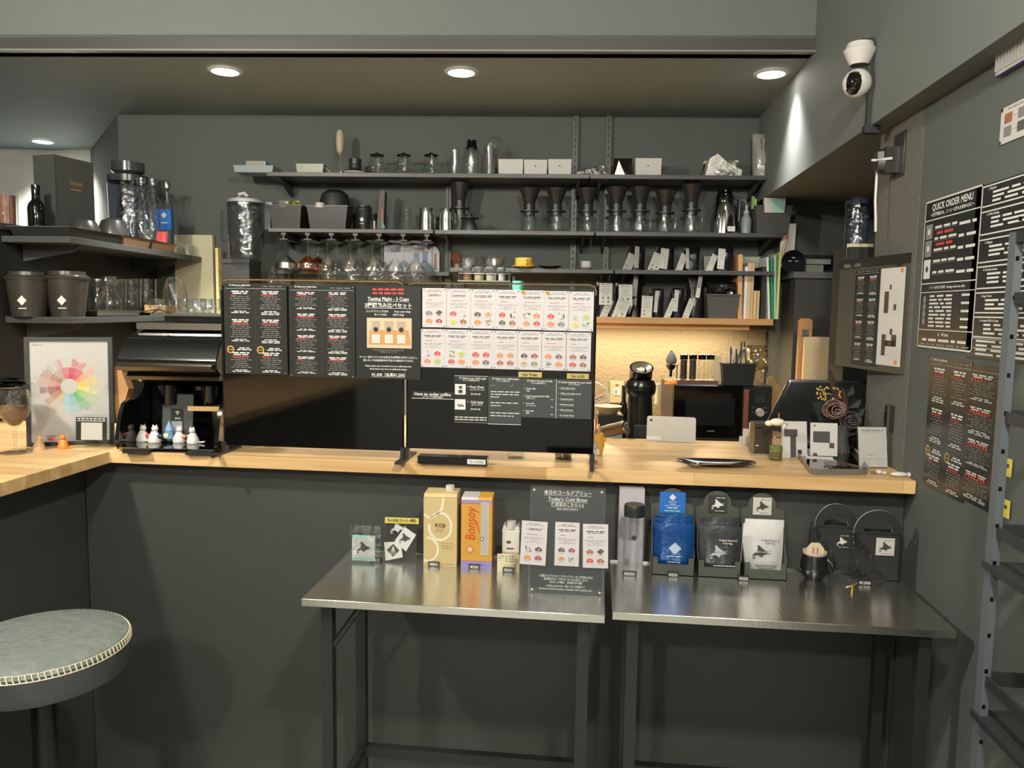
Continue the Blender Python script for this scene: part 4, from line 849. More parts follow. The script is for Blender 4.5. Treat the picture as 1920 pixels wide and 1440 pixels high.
for cx, yt, wd, m_, lb, ln in BK:
    p, h, k = item(cx, yt, 3.86, ZW); t = O('folder' if 'fold' in lb or 'file' in lb else 'book', MB().box(-wd*k/2, 0, 0, wd*k/2, .19, h, m_), loc=p, rot=(0, ln, A), label=lb, cat='file' if 'file' in lb else 'book', group='books and files on the wood shelf')
# --- spice rack on the bench
zb_ = .93
p = at(906, 3.45, 1.55); 
zr = PV(906, 527, 3.45).z
t = T('jar_rack', 'small chrome wire rack of jars above the bean card screen', 'rack', at(906, 3.45, zb_), A)
k = .0024; h = zr-zb_
O('wire_shelf', MB().box(-48*k, -.06, h-.004, 48*k, .06, h, STL), t)
for sx in (-1, 1):
    for sy in (-.055, .055): O('wire_post', MB().cyl((sx*46*k, sy, 0), .0025, h+.045, STL, 8), t)
O('wire_rail', MB().tube([(-46*k, -.056, h+.03), (46*k, -.056, h+.03)], .002, STL), t)
for cx, wd, yt, m_, lb in ((876, 17, 498, M('spice_brown', (150, 110, 66), .6), 'jar of brown spice, left in the chrome rack'), (898, 19, 500, M('spice_cream', (196, 180, 130), .6), 'jar of cream powder, second in the chrome rack'), (921, 20, 500, M('spice_white', (190, 184, 170), .6), 'jar of pale powder, third in the chrome rack'), (941, 14, 501, WPL, 'slim white jar, right in the chrome rack')):
    one('spice_jar', lb, 'jar', cx, yt, 3.43, zr, lambda k, h: [('contents', MB().lathe([(.0001, .002), (wd*.46*k, .002), (wd*.46*k, h*.55), (.0001, h*.55)], m_)), ('glass', MB().lathe([(wd*.5*k, 0), (wd*.5*k, h*.72)], GLS)), ('lid', MB().lathe([(wd*.5*k, h*.7), (wd*.52*k, h*.72), (wd*.52*k, h*.98), (.0001, h)], GRY))], 'jars in the chrome rack')
one('teal_tin', 'teal round tin peeking over the bean card screen', 'tin', 968, 527, 3.5, zb_, lambda k, h: [('tin_body', MB().lathe([(.0001, 0), (12*k, 0), (12*k, h*.96), (11*k, h), (.0001, h)], M('teal_tin', (84, 160, 140), .4))), ('knob', MB().cyl((-.02, 0, h), .008, .02, BLK2))])
for cx, wd, lb in ((680, 24, 'rim of an upturned glass peeking over the tasting flight notice'), (735, 34, 'second glass rim peeking over the tasting flight notice')):
    one('rack_glass', lb, 'glass', cx, 532, 3.5, .93, lambda k, h: MB().lathe([(.0001, 0), (wd*.5*k, .002), (wd*.52*k, h), (wd*.5*k, h)], GLS))
one('glass_vase', 'narrow glass funnel tip above the leftmost bean list', 'funnel', 517, 499, 3.5, .93, lambda k, h: MB().lathe([(.04, 0), (16*k, h*.86), (7*k, h*.93), (3*k, h)], GLS))
# ================================================================== BENCH: MICROWAVE AND FRIENDS
zbench = .93
def micro():
    p, h, k = item(1351, 722, 3.46, zbench); w_ = 92*k; t = T('microwave_oven', 'black microwave oven with a copper coloured door handle', 'microwave', p, A)
    O('housing', MB().box(-w_, 0, 0, w_, .34, h, M('microwave_black', (26, 26, 26), .42)), t, bevel=.006)
    d = O('door', MB().box(-w_+.002, -.018, .004, w_*.40, 0, h-.004, BGL).box(-w_*.75, -.0195, h*.28, w_*.24, -.018, h*.78, M('door_window', (30, 30, 31), .12)).box(-w_*.30, -.0195, h*.17, -w_*.15, -.018, h*.185, GRY), t)
    O('handle', MB().box(w_*.40, -.036, h*.10, w_*.49, -.012, h*.93, M('copper', (176, 120, 92), .35, .7)), d, label='copper coloured door handle')
    O('dial', MB().lathe([(.0001, .018), (.017, .018), (.019, 0)], M('dial_silver', (190, 178, 162), .4, .3), mx=Matrix.Translation((w_*.76, 0, h*.52)) @ Matrix.Rotation(math.pi/2, 4, 'X')), t, label='steel dial'); O('display', MB().box(w_*.64, -.002, h*.70, w_*.86, 0, h*.82, M('display', (54, 56, 54), .2)).box(w_*.60, -.001, h*.60, w_*.66, 0, h*.61, LTX).box(w_*.84, -.001, h*.60, w_*.90, 0, h*.61, LTX).box(w_*.60, -.001, h*.52, w_*.65, 0, h*.53, LTX).box(w_*.87, -.001, h*.52, w_*.92, 0, h*.53, LTX), t)
    return p, h, k
mp, mh, mk = micro(); ZM = zbench+mh
one('test_tube_rack', 'wooden rack of black capped glass tubes on the microwave', 'tube rack', 1303, 710, 3.50, ZM, lambda k, h: [('wood_base', MB().box(-40*k, -.03, 0, 40*k, .04, .018, M('walnut', (92, 66, 48), .5)))])
for i, cx in enumerate((1281, 1298, 1315, 1331)):
    one('bean_tube', 'black capped glass tube %s' % ('full of beans, nearest the blower bulb', 'full of beans, second in the wooden rack', 'empty, third in the wooden rack', 'empty, nearest the black straw bin')[i], 'tube', cx, 664, 3.49, ZM+.018, lambda k, h: [('glass', MB().lathe([(.0001, 0), (7*k, 0), (7*k, h*.85)], GLS)), ('cap', MB().lathe([(7.4*k, h*.8), (7.4*k, h*.98), (.0001, h)], BGL))]+([('beans', MB().lathe([(.0001, .003), (6*k, .003), (6*k, h*.78), (.0001, h*.78)], M('beans_dark', (44, 26, 20), .6, bump=.5, bs=150)))] if i < 2 else []), 'glass tubes in the wooden rack')
p, h, k = item(1257, 658, 3.48, ZM); t = T('blower_bulb', 'grey rubber blower bulb with a dropper tip on its stand', 'blower', p, A)
h2 = PV(1257, 684, 3.48).z-ZM
O('bulb', MB().lathe([(.001, h*.58), (9*k, h*.62), (10.5*k, h*.72), (7*k, h*.9), (2.5*k, h*.97), (2.5*k, h)], M('grey_rubber', (92, 94, 92), .6)), t); O('nozzle', MB().lathe([(9*k, h*.58), (8*k, h*.5), (3*k, h*.4), (2.5*k, h*.22)], BGL), t); O('stand_arm', MB().box(-11*k, -.002, h*.565, 30*k, .004, h*.585, STB).cyl((12*k, .01, 0), .003, h*.57, STB, 8), t)
one('orange_cloth', 'orange cloth corner under the tube rack on the microwave', 'cloth', 1258, 709, 3.44, ZM, lambda k, h: MB().pillow(24*k, .02, .03, M('orange_cloth', (206, 120, 44), .8), seed=1, crumple=.01))
one('straw_bin', 'tapered black bin stuffed with wrapped straws on the microwave', 'bin', 1379, 680, 3.50, ZM, lambda k, h: [('bin_body', bin_(62, .12, BLK)(k, h))], 'black storage bins')
rd = random.Random(12); pz = PV(1379, 684, 3.5).z
for i in range(16):
    cx = 1360+rd.random()*44; p, h, k = item(cx, 640+rd.random()*22, 3.47+rd.random()*.05, pz-.02)
    a_ = (rd.random()-.2)*.9; 
    O('straw', MB().tube([(0, 0, 0), (h*math.sin(a_), .01*rd.random(), h*math.cos(a_))], .0035, [BLK, M('clear_wrap', (210, 200, 180), .3), DGR][i % 3], 6), loc=p, rz=A, label='wrapped straw or stirrer sticking out of the black straw bin', cat='straw', group='straws in the black straw bin')
one('plastic_wrap_bundle', 'crinkled clear plastic wrappers spilling right of the straw bin', 'wrapper', 1420, 648, 3.52, pz-.03, lambda k, h: MB().pillow(40*k, h, .05, G('crinkle_wrap', (225, 215, 190), 2.4, .12, .12), seed=6, crumple=.05, lean=.02))
one('receipt_card', 'cream card standing between tubes and straw bin', 'card', 1345, 668, 3.49, ZM, lambda k, h: MB().box(-7*k, 0, 0, 7*k, .002, h, M('cream_card', (196, 180, 146), .6)))
one('envelope', 'tan clear-edged envelope leaning right of the microwave', 'envelope', 1440, 706, 3.55, zbench, lambda k, h: MB().prism([(-6*k, h*.1), (24*k, 0), (22*k, h*.75), (4*k, h), (-6*k, h*.98)], 0, .01, M('tan_envelope', (150, 120, 76), .4), 'y'))
# grinder
def f(k, h):
    return [('column', MB().lathe([(.0001, .03), (24*k, .03), (25*k, h*.3), (22*k, h*.66), (28*k, h*.70), (29*k, h*.78), (24*k, h*.84), (.0001, h*.84)], M('grinder_black', (22, 21, 20), .22))), ('hopper', MB().lathe([(21*k, -18*k), (21*k, 16*k), (22*k, 18*k), (19*k, 18*k), (8*k, 11*k), (.0001, 11*k)], BGL, mx=Matrix.Translation((0, 0, h*.88)) @ Matrix.Rotation(.50, 4, 'X'))), ('hopper_sheen_overlay', MB().lathe([(19*k, 18.2*k), (10*k, 12.5*k)], M('hopper_sheen', (120, 112, 96), .3, .5), mx=Matrix.Translation((0, 0, h*.88)) @ Matrix.Rotation(.50, 4, 'X'))), ('hopper_knob', MB().lathe([(6.5*k, 11*k), (6*k, 15*k), (.0001, 16*k)], M('cream_knob', (196, 186, 160), .4), mx=Matrix.Translation((0, 0, h*.88)) @ Matrix.Rotation(.50, 4, 'X'))), ('chute', MB().box(-12*k, -27*k-.02, h*.10, 12*k, -20*k, h*.36, BLK2)), ('base', MB().box(-26*k, -32*k, 0, 34*k, 25*k, .03, BLK2)), ('trim_ring', MB().lathe([(13*k, h*.36), (13.5*k, h*.37)], GOLD, (0, -.015, 0)))]  # tan cone laid inside the hopper paints its sheen as colour
zg2 = PZ(1190, 832, 0).z
one('coffee_grinder', 'tall glossy black coffee grinder with a round hopper', 'grinder', 1197, 684, 3.05, .93, f)
one('grinder_stand', 'low black cabinet under the grinder behind the bar', 'cabinet', 1197, 700, 3.05, 0, lambda k, h: MB().box(-.22, -.15, 0, .26, .15, .928, BLK2))
one('power_outlet', 'pale metal outlet plate on the warm lit wall', 'outlet', 1156, 714, VW-.018, PV(1156, 755, VW-.018).z, lambda k, h: [('cover_plate', MB().box(-12.5*k, 0, 0, 12.5*k, .008, h, M('plate_metal', (130, 122, 106), .4))), ('socket', MB().box(-5*k, -.003, h*.35, 5*k, 0, h*.65, WPL).box(-3*k, -.004, h*.42, 0, -.003, h*.6, DTX).box(-3*k, -.002, h*.78, 3*k, 0, h*.84, DTX))])
one('dropper_bottle', 'small dark brown dropper bottle left of the grinder', 'bottle', 1167, 722, 3.3, .93, lambda k, h: [('bottle_body', MB().lathe([(.0001, 0), (7*k, 0), (7*k, h*.68), (3*k, h*.75)], BGL)), ('cap', MB().cyl((0, 0, h*.74), 4*k, h*.26, BLK2, 12))])
one('perfume_spray', 'small clear spray bottle with a cream top', 'bottle', 1230, 720, 3.35, .93, lambda k, h: [('glass_body', MB().lathe([(.0001, 0), (8*k, 0), (8*k, h*.6), (5*k, h*.68)], GLA)), ('spray_top', MB().cyl((0, 0, h*.66), 5*k, h*.34, M('cream_plastic', (226, 206, 160), .4), 12))])
one('blender_base', 'black lidded glass container behind the bar beside the cable', 'container', 1141, 775, 3.2, .93, lambda k, h: [('glass_box', MB().box(-22*k, -.06, 0, 22*k, .06, h*.7, M('greenish_glass', (140, 150, 130), .2))), ('lid', MB().box(-23*k, -.062, h*.7, 23*k, .062, h, BLK2))])
one('bread_basket', 'shallow tan dish on the black lidded container', 'dish', 1140, 761, 3.2, PV(1141, 776, 3.2).z, lambda k, h: MB().lathe([(.0001, 0), (16*k, .001), (26*k, h), (25*k, h), (.0001, .006)], M('tan_dish', (176, 150, 104), .5)))
p = PV(1108, 716, 3.4); q = [PV(x, y, 3.4)-p for x, y in ((1108, 716), (1122, 719), (1136, 728), (1142, 742), (1141, 760))]
q.append(Vector((q[-1].x-.01, q[-1].y, .932-p.z)))
O('white_cable', MB().tube(q, .004, WPL), loc=p, label='white cable looping by the outlet plate', cat='cable')
p = PV(1114, 762, 3.35); S = Sheet(.075, .036, M('tag_cream', (226, 206, 176), .6)); S.greek(.5, .3, .6, .1, DTX, random.Random(2), 3); S.greek(.5, .6, .7, .08, RTX, random.Random(3), 4)
O('paper_tag', S, loc=p, rot=(0, -.42, A), label='cream paper tag hanging tilted on the white cable', cat='tag')
p, h, k = item(1150, 797, 2.78, CH-.04); t = T('hand_tool', 'brown lens shaped hand tool lying behind the yellow cup', 'tool', at(1146, 2.80, .995), A)
mx = Matrix.Rotation(math.radians(72), 4, 'Y') @ Matrix.Rotation(.5, 4, 'X')
O('barrel', MB().lathe([(.0001, -.06), (.016, -.06), (.022, -.02), (.022, .03), (.025, .04), (.024, .05)], M('bronze', (120, 96, 70), .35, .6), mx=mx), t); O('ring', MB().lathe([(.024, .047), (.026, .052), (.020, .052), (.018, .04), (.0001, .03)], STL, mx=mx), t)
bpy.data.objects[t.name].location.z = CH+.005; t.location = at(1150, 2.70, CH+.026)
# cabinet and boards in the passage at right
one('wall_panel', 'dark grey cabinet behind the register under a flat top slab', 'cabinet', 1498, 510, 3.85, 0, lambda k, h: [('cabinet_body', MB().box(-36*k, 0, 0, 38*k, .2, h-.03, DGR)), ('top_slab', MB().box(-42*k, -.02, h-.03, 44*k, .22, h, GRY.copy() if False else M('slab_grey', (104, 106, 104), .5)))])
ZC = PV(1498, 510, 3.85).z
one('thermometer_clock', 'round black room thermometer on the grey cabinet', 'thermometer', 1485, 472, 3.88, ZC, lambda k, h: [('disc', MB().lathe([(.0001, -.008), (21*k, -.008), (22*k, 0), (22*k, .012), (.0001, .012)], BGL, mx=Matrix.Translation((0, 0, h/2)) @ Matrix.Rotation(math.pi/2, 4, 'X'), close=True)), ('dial_marks', MB().box(-9*k, -.0135, h*.52, -3*k, -.013, h*.55, WTX).box(3*k, -.0135, h*.52, 9*k, -.013, h*.55, WTX).box(-3*k, -.0135, h*.68, 3*k, -.013, h*.72, WTX))])
one('white_ledge', 'pale rounded ledge right of the round thermometer', 'ledge', 1525, 487, 4.0, ZC, lambda k, h: [('ledge_top', MB().box(-20*k, -.05, h*.65, 24*k, .05, h, M('ledge_pale', (150, 152, 144), .5))), ('ledge_foot', MB().box(-18*k, -.03, 0, 14*k, .05, h*.65, M('ledge_pale', (0, 0, 0))))])
one('paper_sheet', 'white paper sheets hung at the end of the middle shelf', 'paper', 1475, 419, 3.90, PV(1475, 500, 3.9).z, lambda k, h: MB().prism([(-14*k, 0), (12*k, 0), (14*k, h), (0, h), (-14*k, h*.55)], 0, .002, WHT, 'y'))
one('wooden_spoon', 'pale wooden paddle with a red tip beside the white papers', 'paddle', 1470, 436, 3.88, PV(1470, 500, 3.88).z, lambda k, h: MB().tube([(-8*k, 0, 0), (-2*k, 0, h*.5), (2*k, 0, h*.8)], [.012, .008, .006], M('paddle_wood', (190, 160, 126), .5)).tube([(2*k, 0, h*.8), (3*k, 0, h)], .007, FR['red']))
one('cutting_board', 'long oak board with a rounded top behind the register', 'board', 1503, 597, 3.6, 1.06, lambda k, h: [('board', MB().prism([(-12*k, 0), (12*k, 0), (12*k, h-.01), (7*k, h), (-7*k, h), (-12*k, h-.01)], 0, .02, M('oak_board', (176, 130, 84), .5, var=.1, stretch=(40, 1, 2)), 'y')), ('steel_label', MB().box(-6*k, -.001, h*.80, 6*k, 0, h*.88, STL))])
one('pale_panel', 'wide pale wooden panel behind the register', 'panel', 1545, 632, 3.5, 1.06, lambda k, h: MB().box(-42*k, 0, 0, 34*k, .02, h, M('pale_panel', (206, 182, 144), .5, var=.05, stretch=(30, 1, 1))))
p = at(1555, 3.45, 0); O('rear_table', MB().box(-.16, -.30, 0, .35, .35, 1.058, BLK), loc=p, rz=A, label='dark rear cabinet carrying the boards behind the register', cat='cabinet')
one('shopping_bag_handle', 'small white bag with a pink cord handle above the register', 'bag', 1590, 716, 3.3, 1.06, lambda k, h: [('bag_body', MB().box(-14*k, 0, 0, 14*k, .05, h, WPL)), ('cord_handle', MB().tube([(-8*k, 0, h), (6*k, 0, h+22*k), (10*k, 0, h)], .003, M('pink_cord', (220, 60, 100), .5)))])
p, h, k = item(1604, 370, 2.95, PY(1604, 468, 2.95).z, 'F')
t = T('clear_drink_dispenser', 'tall clear cylinder with a dark blue lid beside the notice board', 'dispenser', p, 0)
O('cylinder', MB().lathe([(.0001, .003), (21*k, 0), (22*k, h*.9)], GLN), t); O('lid', MB().lathe([(22*k, h*.86), (23*k, h*.93), (14*k, h*.95), (12*k, h), (.0001, h)], M('navy_lid', (40, 42, 60), .15)), t)
for i, z in enumerate((.2, .45, .75)):
    for s in (-1, 1): O('bright_ring', MB().lathe([(.0001, 0), (4*k, 0)], M('cold_glint', (230, 232, 250), .3), (s*9*k, -20*k, h*z)), t) if False else None
O('stand', MB().box(-.06, -.13, -p.z, .06, .05, -.001, BLK), t)
one('cream_note', 'cream note card with a small sketched face in front of the clear cylinder', 'card', 1613, 457, 2.85, PY(1613, 486, 2.85).z, lambda k, h: MB().box(-25*k, 0, 0, 22*k, .002, h, M('cream_note', (206, 200, 160), .6)).lathe([(5*k, 0), (6*k, .0)], DTX, mx=Matrix.Translation((8*k, -.001, h*.45)) @ Matrix.Rotation(math.pi/2, 4, 'X')), frame='F')
# ================================================================== ON THE BAR, RIGHT PART
def onbar(px, py): return PZ(px, py, CH)
def fitem(px, py, ytop, z=CH):
    """base seen at pixel (px, py) on the horizontal surface z; top at ytop"""
    p = PZ(px, py, z); t = PY(px, ytop, p.y); return p, max(t.z-z, .002), depth(p)/FP
def put(name, label, cat, px, py, ytop, fn, group=None, rz=0, z=CH, rot=None):
    p, h, k = fitem(px, py, ytop, z); res = fn(k, h)
    if isinstance(res, MB): return O(name, res, loc=p, rz=rz, rot=rot, label=label, cat=cat, group=group)
    t = T(name, label, cat, p, rz, group, rot)
    for q in res: O(q[0], q[1], t, label=q[2] if len(q) > 2 else None)
    return t
# tablet
p0 = PZ(1212, 826, CH); p1 = PZ(1304, 830, CH); wt = (p1-p0).length; rzt = math.atan2(p1.y-p0.y, p1.x-p0.x)
ht = PY(1215, 781, p0.y).z-CH
t = T('tablet', 'silver tablet standing with its back to the customers', 'tablet', p0, rzt, rot=(-.22, 0, rzt))
r = .008; H_ = ht*1.03; pts = []
for cx, cz, a0 in ((wt-r, r, -90), (wt-r, H_-r, 0), (r, H_-r, 90), (r, r, 180)):
    for i in range(5): g = math.radians(a0+i*22.5); pts.append((cx+r*math.cos(g), cz+r*math.sin(g)))
O('tablet_body', MB().prism(pts, 0, .007, M('tablet_silver', (150, 145, 138), .4, .2), 'y'), t)
O('camera_lens', MB().box(.010, -.0015, H_-.018, .018, 0, H_-.012, BGL), t); O('sticker', MB().box(.0, -.001, .004, wt*.3, 0, .016, WPL), t)
# tray, long dark dish with spoon
t = T('long_dish', 'long narrow black dish lying on the bar', 'dish', PZ(1342, 874, CH), .03); k = depth(PZ(1342, 874, CH))/FP
L = 74*k; n = 20; vs_b = []; mb = MB()
for j in range(n):
    u = j/(n-1); 
pr = [(-L, .010), (-L*.92, .013)]
for nm, zz, s in (('dish_body', 0, 1),):
    m = MB(); V_ = []; F_ = []; seg = 28
    for rr, z in ((.0, .003), (.70, .003), (1, .013), (1.0, .016), (.66, .006), (.0, .005)):
        for i in range(seg):
            g = 2*math.pi*i/seg; c, s_ = math.cos(g), math.sin(g); V_.append((L*rr*math.copysign(abs(c)**.8, c), .036*rr*math.copysign(abs(s_)**.75, s_), z))
    for j in range(5):
        for i in range(seg): q = (i+1) % seg; F_.append((j*seg+i, j*seg+q, (j+1)*seg+q, (j+1)*seg+i))
    m.add(V_, F_, M('dish_black', (28, 28, 30), .18), True); O(nm, m, t)
q = PZ(1305, 873, CH+.01); O('spoon', MB().ball((0, 0, .004), .016, STL, 1.1, .7, .3).tube([(.014, 0, .005), (.10, .004, .009)], .0022, STL), loc=q, label='small steel spoon lying in the long black dish', cat='spoon')
# card box + jar + cards
put('card_reader_box', 'small black upright box on the bar left of the herb jar', 'box', 1426, 852, 793, lambda k, h: [('box_body', MB().box(-15*k, -.02, .006, 17*k, .05, h, M('box_brown_black', (52, 46, 40), .35))), ('clear_base', MB().box(-16*k, -.022, 0, 18*k, .052, .006, GRY)), ('slot', MB().box(-12*k, -.0205, h*.86, 2*k, -.02, h*.89, BGL).box(-12*k, -.0205, h*.3, -7*k, -.02, h*.33, WTX))])
for i, (x, y, yt, w_) in enumerate(((1391, 832, 818, 5), (1399, 834, 804, 7), (1408, 836, 792, 5))):
    put('white_card', ('small white card, shortest beside the tablet', 'white card in the middle of three by the black box', 'tall white card touching the black box')[i], 'card', x, y, yt, lambda k, h: MB().box(-w_*k, 0, 0, w_*k, .003, h, WPL), 'three white cards by the black box')
put('herb_jar', 'small glass jar of green herbs with a narrow neck', 'jar', 1454, 862, 799, lambda k, h: [('glass', MB().lathe([(.0001, 0), (12*k, 0), (12.5*k, h*.55), (7*k, h*.75), (9*k, h*.85), (8*k, h)], GLA)), ('contents', MB().lathe([(.0001, .003), (11*k, .003), (11.3*k, h*.25), (.0001, h*.25)], M('moss', (110, 96, 54), .8, bump=1, bs=200)).lathe([(11.3*k, h*.25), (11.5*k, h*.42), (.0001, h*.42)], M('herb_green', (120, 128, 70), .7, bump=1, bs=150)))])
p, h, k = fitem(1454, 862, 799); 
t = T('animal_figurine', 'white crouching animal figurine resting on the herb jar', 'figurine', p+Vector((0, 0, h)))
O('figurine_body', MB().ball((0, 0, .012), .020, M('cream_figurine', (226, 218, 196), .5), 1.15, .7, .6).ball((-.024, 0, .008), .011, M('cream_figurine', (0, 0, 0)), 1.1, .8, .8).ball((.02, 0, .002), .007, M('cream_figurine', (0, 0, 0)), 1, 1, 1.6), t); O('candle_stick', MB().cyl((.004, 0, .02), .0022, .02, FR['brown'], 8), t)
CBK = M('print_charcoal', (66, 62, 62), .6)
p = PZ(1466, 858, CH); S = Sheet(.078, .112, WPL); S.rect(.1, .22, .62, .42, CBK); S.rect(.34, .40, .56, .98, CBK); S.rect(.62, .78, .78, .9, BLK); S.greek(.2, .08, .12, .04, LTX, rd, 1); S.rect(.30, .98, .7, .99, CBK)
O('price_card', S, loc=p, rot=(-.18, 0, .1), label='white printed card with a T-shaped dark block behind the tray', cat='card')
p = PZ(1517, 860, CH); S = Sheet(.079, .100, WPL); S.rect(.1, .26, .72, .60, CBK); S.rect(.7, .60, .88, .76, CBK); S.rect(.1, .92, .26, 1, CBK); S.greek(.15, .09, .1, .05, LTX, rd, 1); S.greek(.84, .14, .12, .1, FR['white'], rd, 1)
O('price_card', S, loc=p+Vector((0, -.01, .012)), rot=(-.16, 0, -.02), label='white printed card with a wide dark block, leaning beside the flowers', cat='card')
put('card_stand', 'white block holding the printed card beside the flowers', 'stand', 1540, 856, 846, lambda k, h: MB().box(-24*k, 0, 0, 24*k, .02, .02, WPL))
# shallow black money tray (perspective quad -> real rounded tray)
c = [PZ(*q, CH) for q in ((1487, 848), (1596, 848), (1632, 893), (1520, 893))]
ctr = sum(c, Vector())/4; loc = [(q-ctr) for q in c]
def inset(ps, t):
    return [Vector((p.x*(1-t), p.y*(1-t), 0)) for p in ps]
def roundpoly(ps, r, n=5):
    out = []
    for i, p in enumerate(ps):
        a_, b_ = ps[i-1], ps[(i+1) % len(ps)]; u = (a_-p).normalized()*r; v = (b_-p).normalized()*r
        for j in range(n+1): s = j/n; out.append((p+u*(1-s)**2+v*s*s))
    return [(q.x, q.y) for q in out]
t = T('money_tray', 'shallow black tray with grey rim holding glasses and a dark folder', 'tray', ctr)
o_, i_ = roundpoly(loc, .03), roundpoly(inset(loc, .10), .025); n = len(o_)
m = MB(); m.prism(i_, .003, .006, BGL); O('tray_floor', m, t)
m = MB(); Vv = [(x, y, .020) for x, y in o_]+[(x*.9, y*.9, .006) for x, y in o_]+[(x*.93, y*.93, 0) for x, y in o_]; 
m.add(Vv, [(i, (i+1) % n, n+(i+1) % n, n+i) for i in range(n)], BGL, True); m.add(Vv, [(i, (i+1) % n, 2*n+(i+1) % n, 2*n+i) for i in range(n)], M('tray_rim', (128, 130, 132), .3), True); m.add(Vv, [tuple(range(2*n, 3*n))], BGL); O('tray_rim', m, t)
q = PZ(1577, 876, CH+.008); O('eyeglasses', MB().tube([(.022*math.cos(g*.35), .012*math.sin(g*.35), .003) for g in range(19)], .0012, M('brown_frame', (110, 86, 76), .4), 6).tube([(.05+.022*math.cos(g*.35), -.004+.012*math.sin(g*.35), .003) for g in range(19)], .0012, M('brown_frame', (0, 0, 0)), 6).tube([(.07, 0, .003), (.04, .03, .004), (-.02, .03, .003)], .001, M('brown_frame', (0, 0, 0)), 6), loc=PZ(1560, 872, CH+.008), rz=-.3, label='brown rimmed glasses lying in the shallow black tray', cat='glasses')
O('folded_film', MB().pillow(.06, .06, .006, FOILB, n=6, seed=3, crumple=.008), loc=PZ(1592, 884, CH+.009), rot=(-1.5, 0, .15), label='folded dark film lying at right of the shallow black tray', cat='film')
O('slip_paper', MB().box(0, 0, 0, .075, .028, .001, WPL), loc=PZ(1512, 860, CH+.022), rot=(.1, 0, -.12), label='white paper slip across the back of the shallow black tray', cat='paper')
# QR stand (code left out)
p = PZ(1610, 878, CH); S = Sheet(.082, .115, WPL); rd = random.Random(8)
S.greek(.5, .08, .8, .02, LTX, rd, 5); S.greek(.5, .12, .7, .015, GTX, rd, 5); S.greek(.4, .7, .24, .016, GTX, rd, 1); S.greek(.28, .8, .34, .012, GTX, rd, 3); S.greek(.74, .8, .34, .012, GTX, rd, 3); S.frame(.18, .86, .32, .94, .0006, GTX); S.frame(.64, .86, .8, .94, .0006, GTX)
t = T('acrylic_card_stand', 'clear acrylic stand with a white payment notice near the wall', 'sign', p, rot=(-.2, 0, .12))
O('notice_sheet', S, t, loc=(.002, 0, .004)); O('acrylic_cover', MB().box(0, -.004, 0, .087, -.002, .122, GLA).box(0, .002, 0, .087, .005, .122, GLA).box(0, -.004, 0, .087, .045, .003, GLA), t)
# register / screen seen from behind
a = PY(1432, 800, 2.55); tl = PY(1480, 720, 2.62); tr = PY(1630, 722, 2.62)
t = T('register_monitor', 'large black point of sale monitor tilted away behind the flowers', 'monitor', PZ(1545, 842, CH))
base = t.location; yb = base.y; Zt = PY(1500, 720, yb+.06).z-CH
xl, xr = PY(1480, 720, yb+.1).x-base.x, PY(1632, 722, yb+.1).x-base.x; xbl = PY(1428, 805, yb-.0).x-base.x; xbr = xr-.01; zb0 = PY(1432, 806, yb).z-CH
m = MB(); P_ = [(xbl, -.04, zb0), (xbr, -.04, zb0-.03), (xr, .10, Zt), (xl, .10, Zt)]; Q_ = [(x, y+.025, z+.012) for x, y, z in P_]
m.add(P_+Q_, [(0, 1, 2, 3), (7, 6, 5, 4), (0, 4, 5, 1), (1, 5, 6, 2), (2, 6, 7, 3), (3, 7, 4, 0)], M('monitor_black', (26, 27, 27), .28)); O('screen_housing', m, t, bevel=.008)
O('raised_back', MB().box(-.07, .0, .06, .11, .04, .13, BLK2, mx=Matrix.Rotation(-.5, 4, 'X')), t); O('stand', MB().box(-.05, .02, 0, .10, .09, .012, BLK2).box(0, .04, .012, .06, .07, .14, BLK2), t)
O('side_support', MB().prism([(.09, .02), (.18, .06), (.17, .19), (.12, .10)], .05, .08, BLK2, 'y'), t)
# flowers
t = T('flower_arrangement', 'dark artificial rose arrangement with dried gold berries and black wrap', 'flowers', PZ(1572, 850, CH)); b0 = t.location; k = depth(b0)/FP
def L3(px, py, dy=0): q = PY(px, py, b0.y+dy); return (q.x-b0.x, q.y-b0.y, q.z-b0.z)
WR = M('black_wrap', (76, 78, 78), .55, bump=.6, bs=8, stretch=(30, 30, 1)); 
O('wrap', MB().lathe([(.0001, 0), (20*k, 0), (14*k, .05), (20*k, .085), (.0001, .085)], WR, (.002, 0, 0), 14), t)
def rose(c, r, m_, nm, edge):
    b = MB(); rd = random.Random(int(r*9999))
    for ring, (rr, hh, n, base) in enumerate(((1.0, .30, 4, 0), (.74, .46, 3, .22), (.48, .50, 3, .42), (.24, .45, 2, .6))):
        ox, oz = (rd.random()-.5)*r*.14, (rd.random()-.5)*r*.14
        for i in range(n):
            a0 = 2*math.pi*i/n+ring*.9+rd.random()*.3; V_ = []; F_ = []; s = 8; rim = []
            for j in range(s+1):
                g = a0+(j/s-.5)*2*math.pi/n*1.25; bend = (j/s-.5)*2
                for q in range(4):
                    f_ = q/3; R_ = r*rr*(.55+.45*f_)*(1+.10*j/s-.16*abs(bend)**3); P_ = (c[0]+ox+R_*math.cos(g), c[1]-r*(base+hh*f_)-r*.04*j/s, c[2]+oz+R_*math.sin(g)*.86); V_.append(P_)
                rim.append(V_[-1])
            for j in range(s):
                for q in range(3): e = j*4+q; F_.append((e, e+4, e+5, e+1))
            b.add(V_, F_, m_, True); b.tube(rim, r*.028, edge, 5)  # paler rim tube paints an edge highlight on each petal
    return O(nm, b, t)
rose(L3(1563, 768, -.03), 20*k, M('mauve_petal', (112, 84, 76), .6), 'mauve_rose', M('mauve_edge_highlight', (170, 136, 120), .6)).__setitem__('label', 'dusty mauve rose bloom')
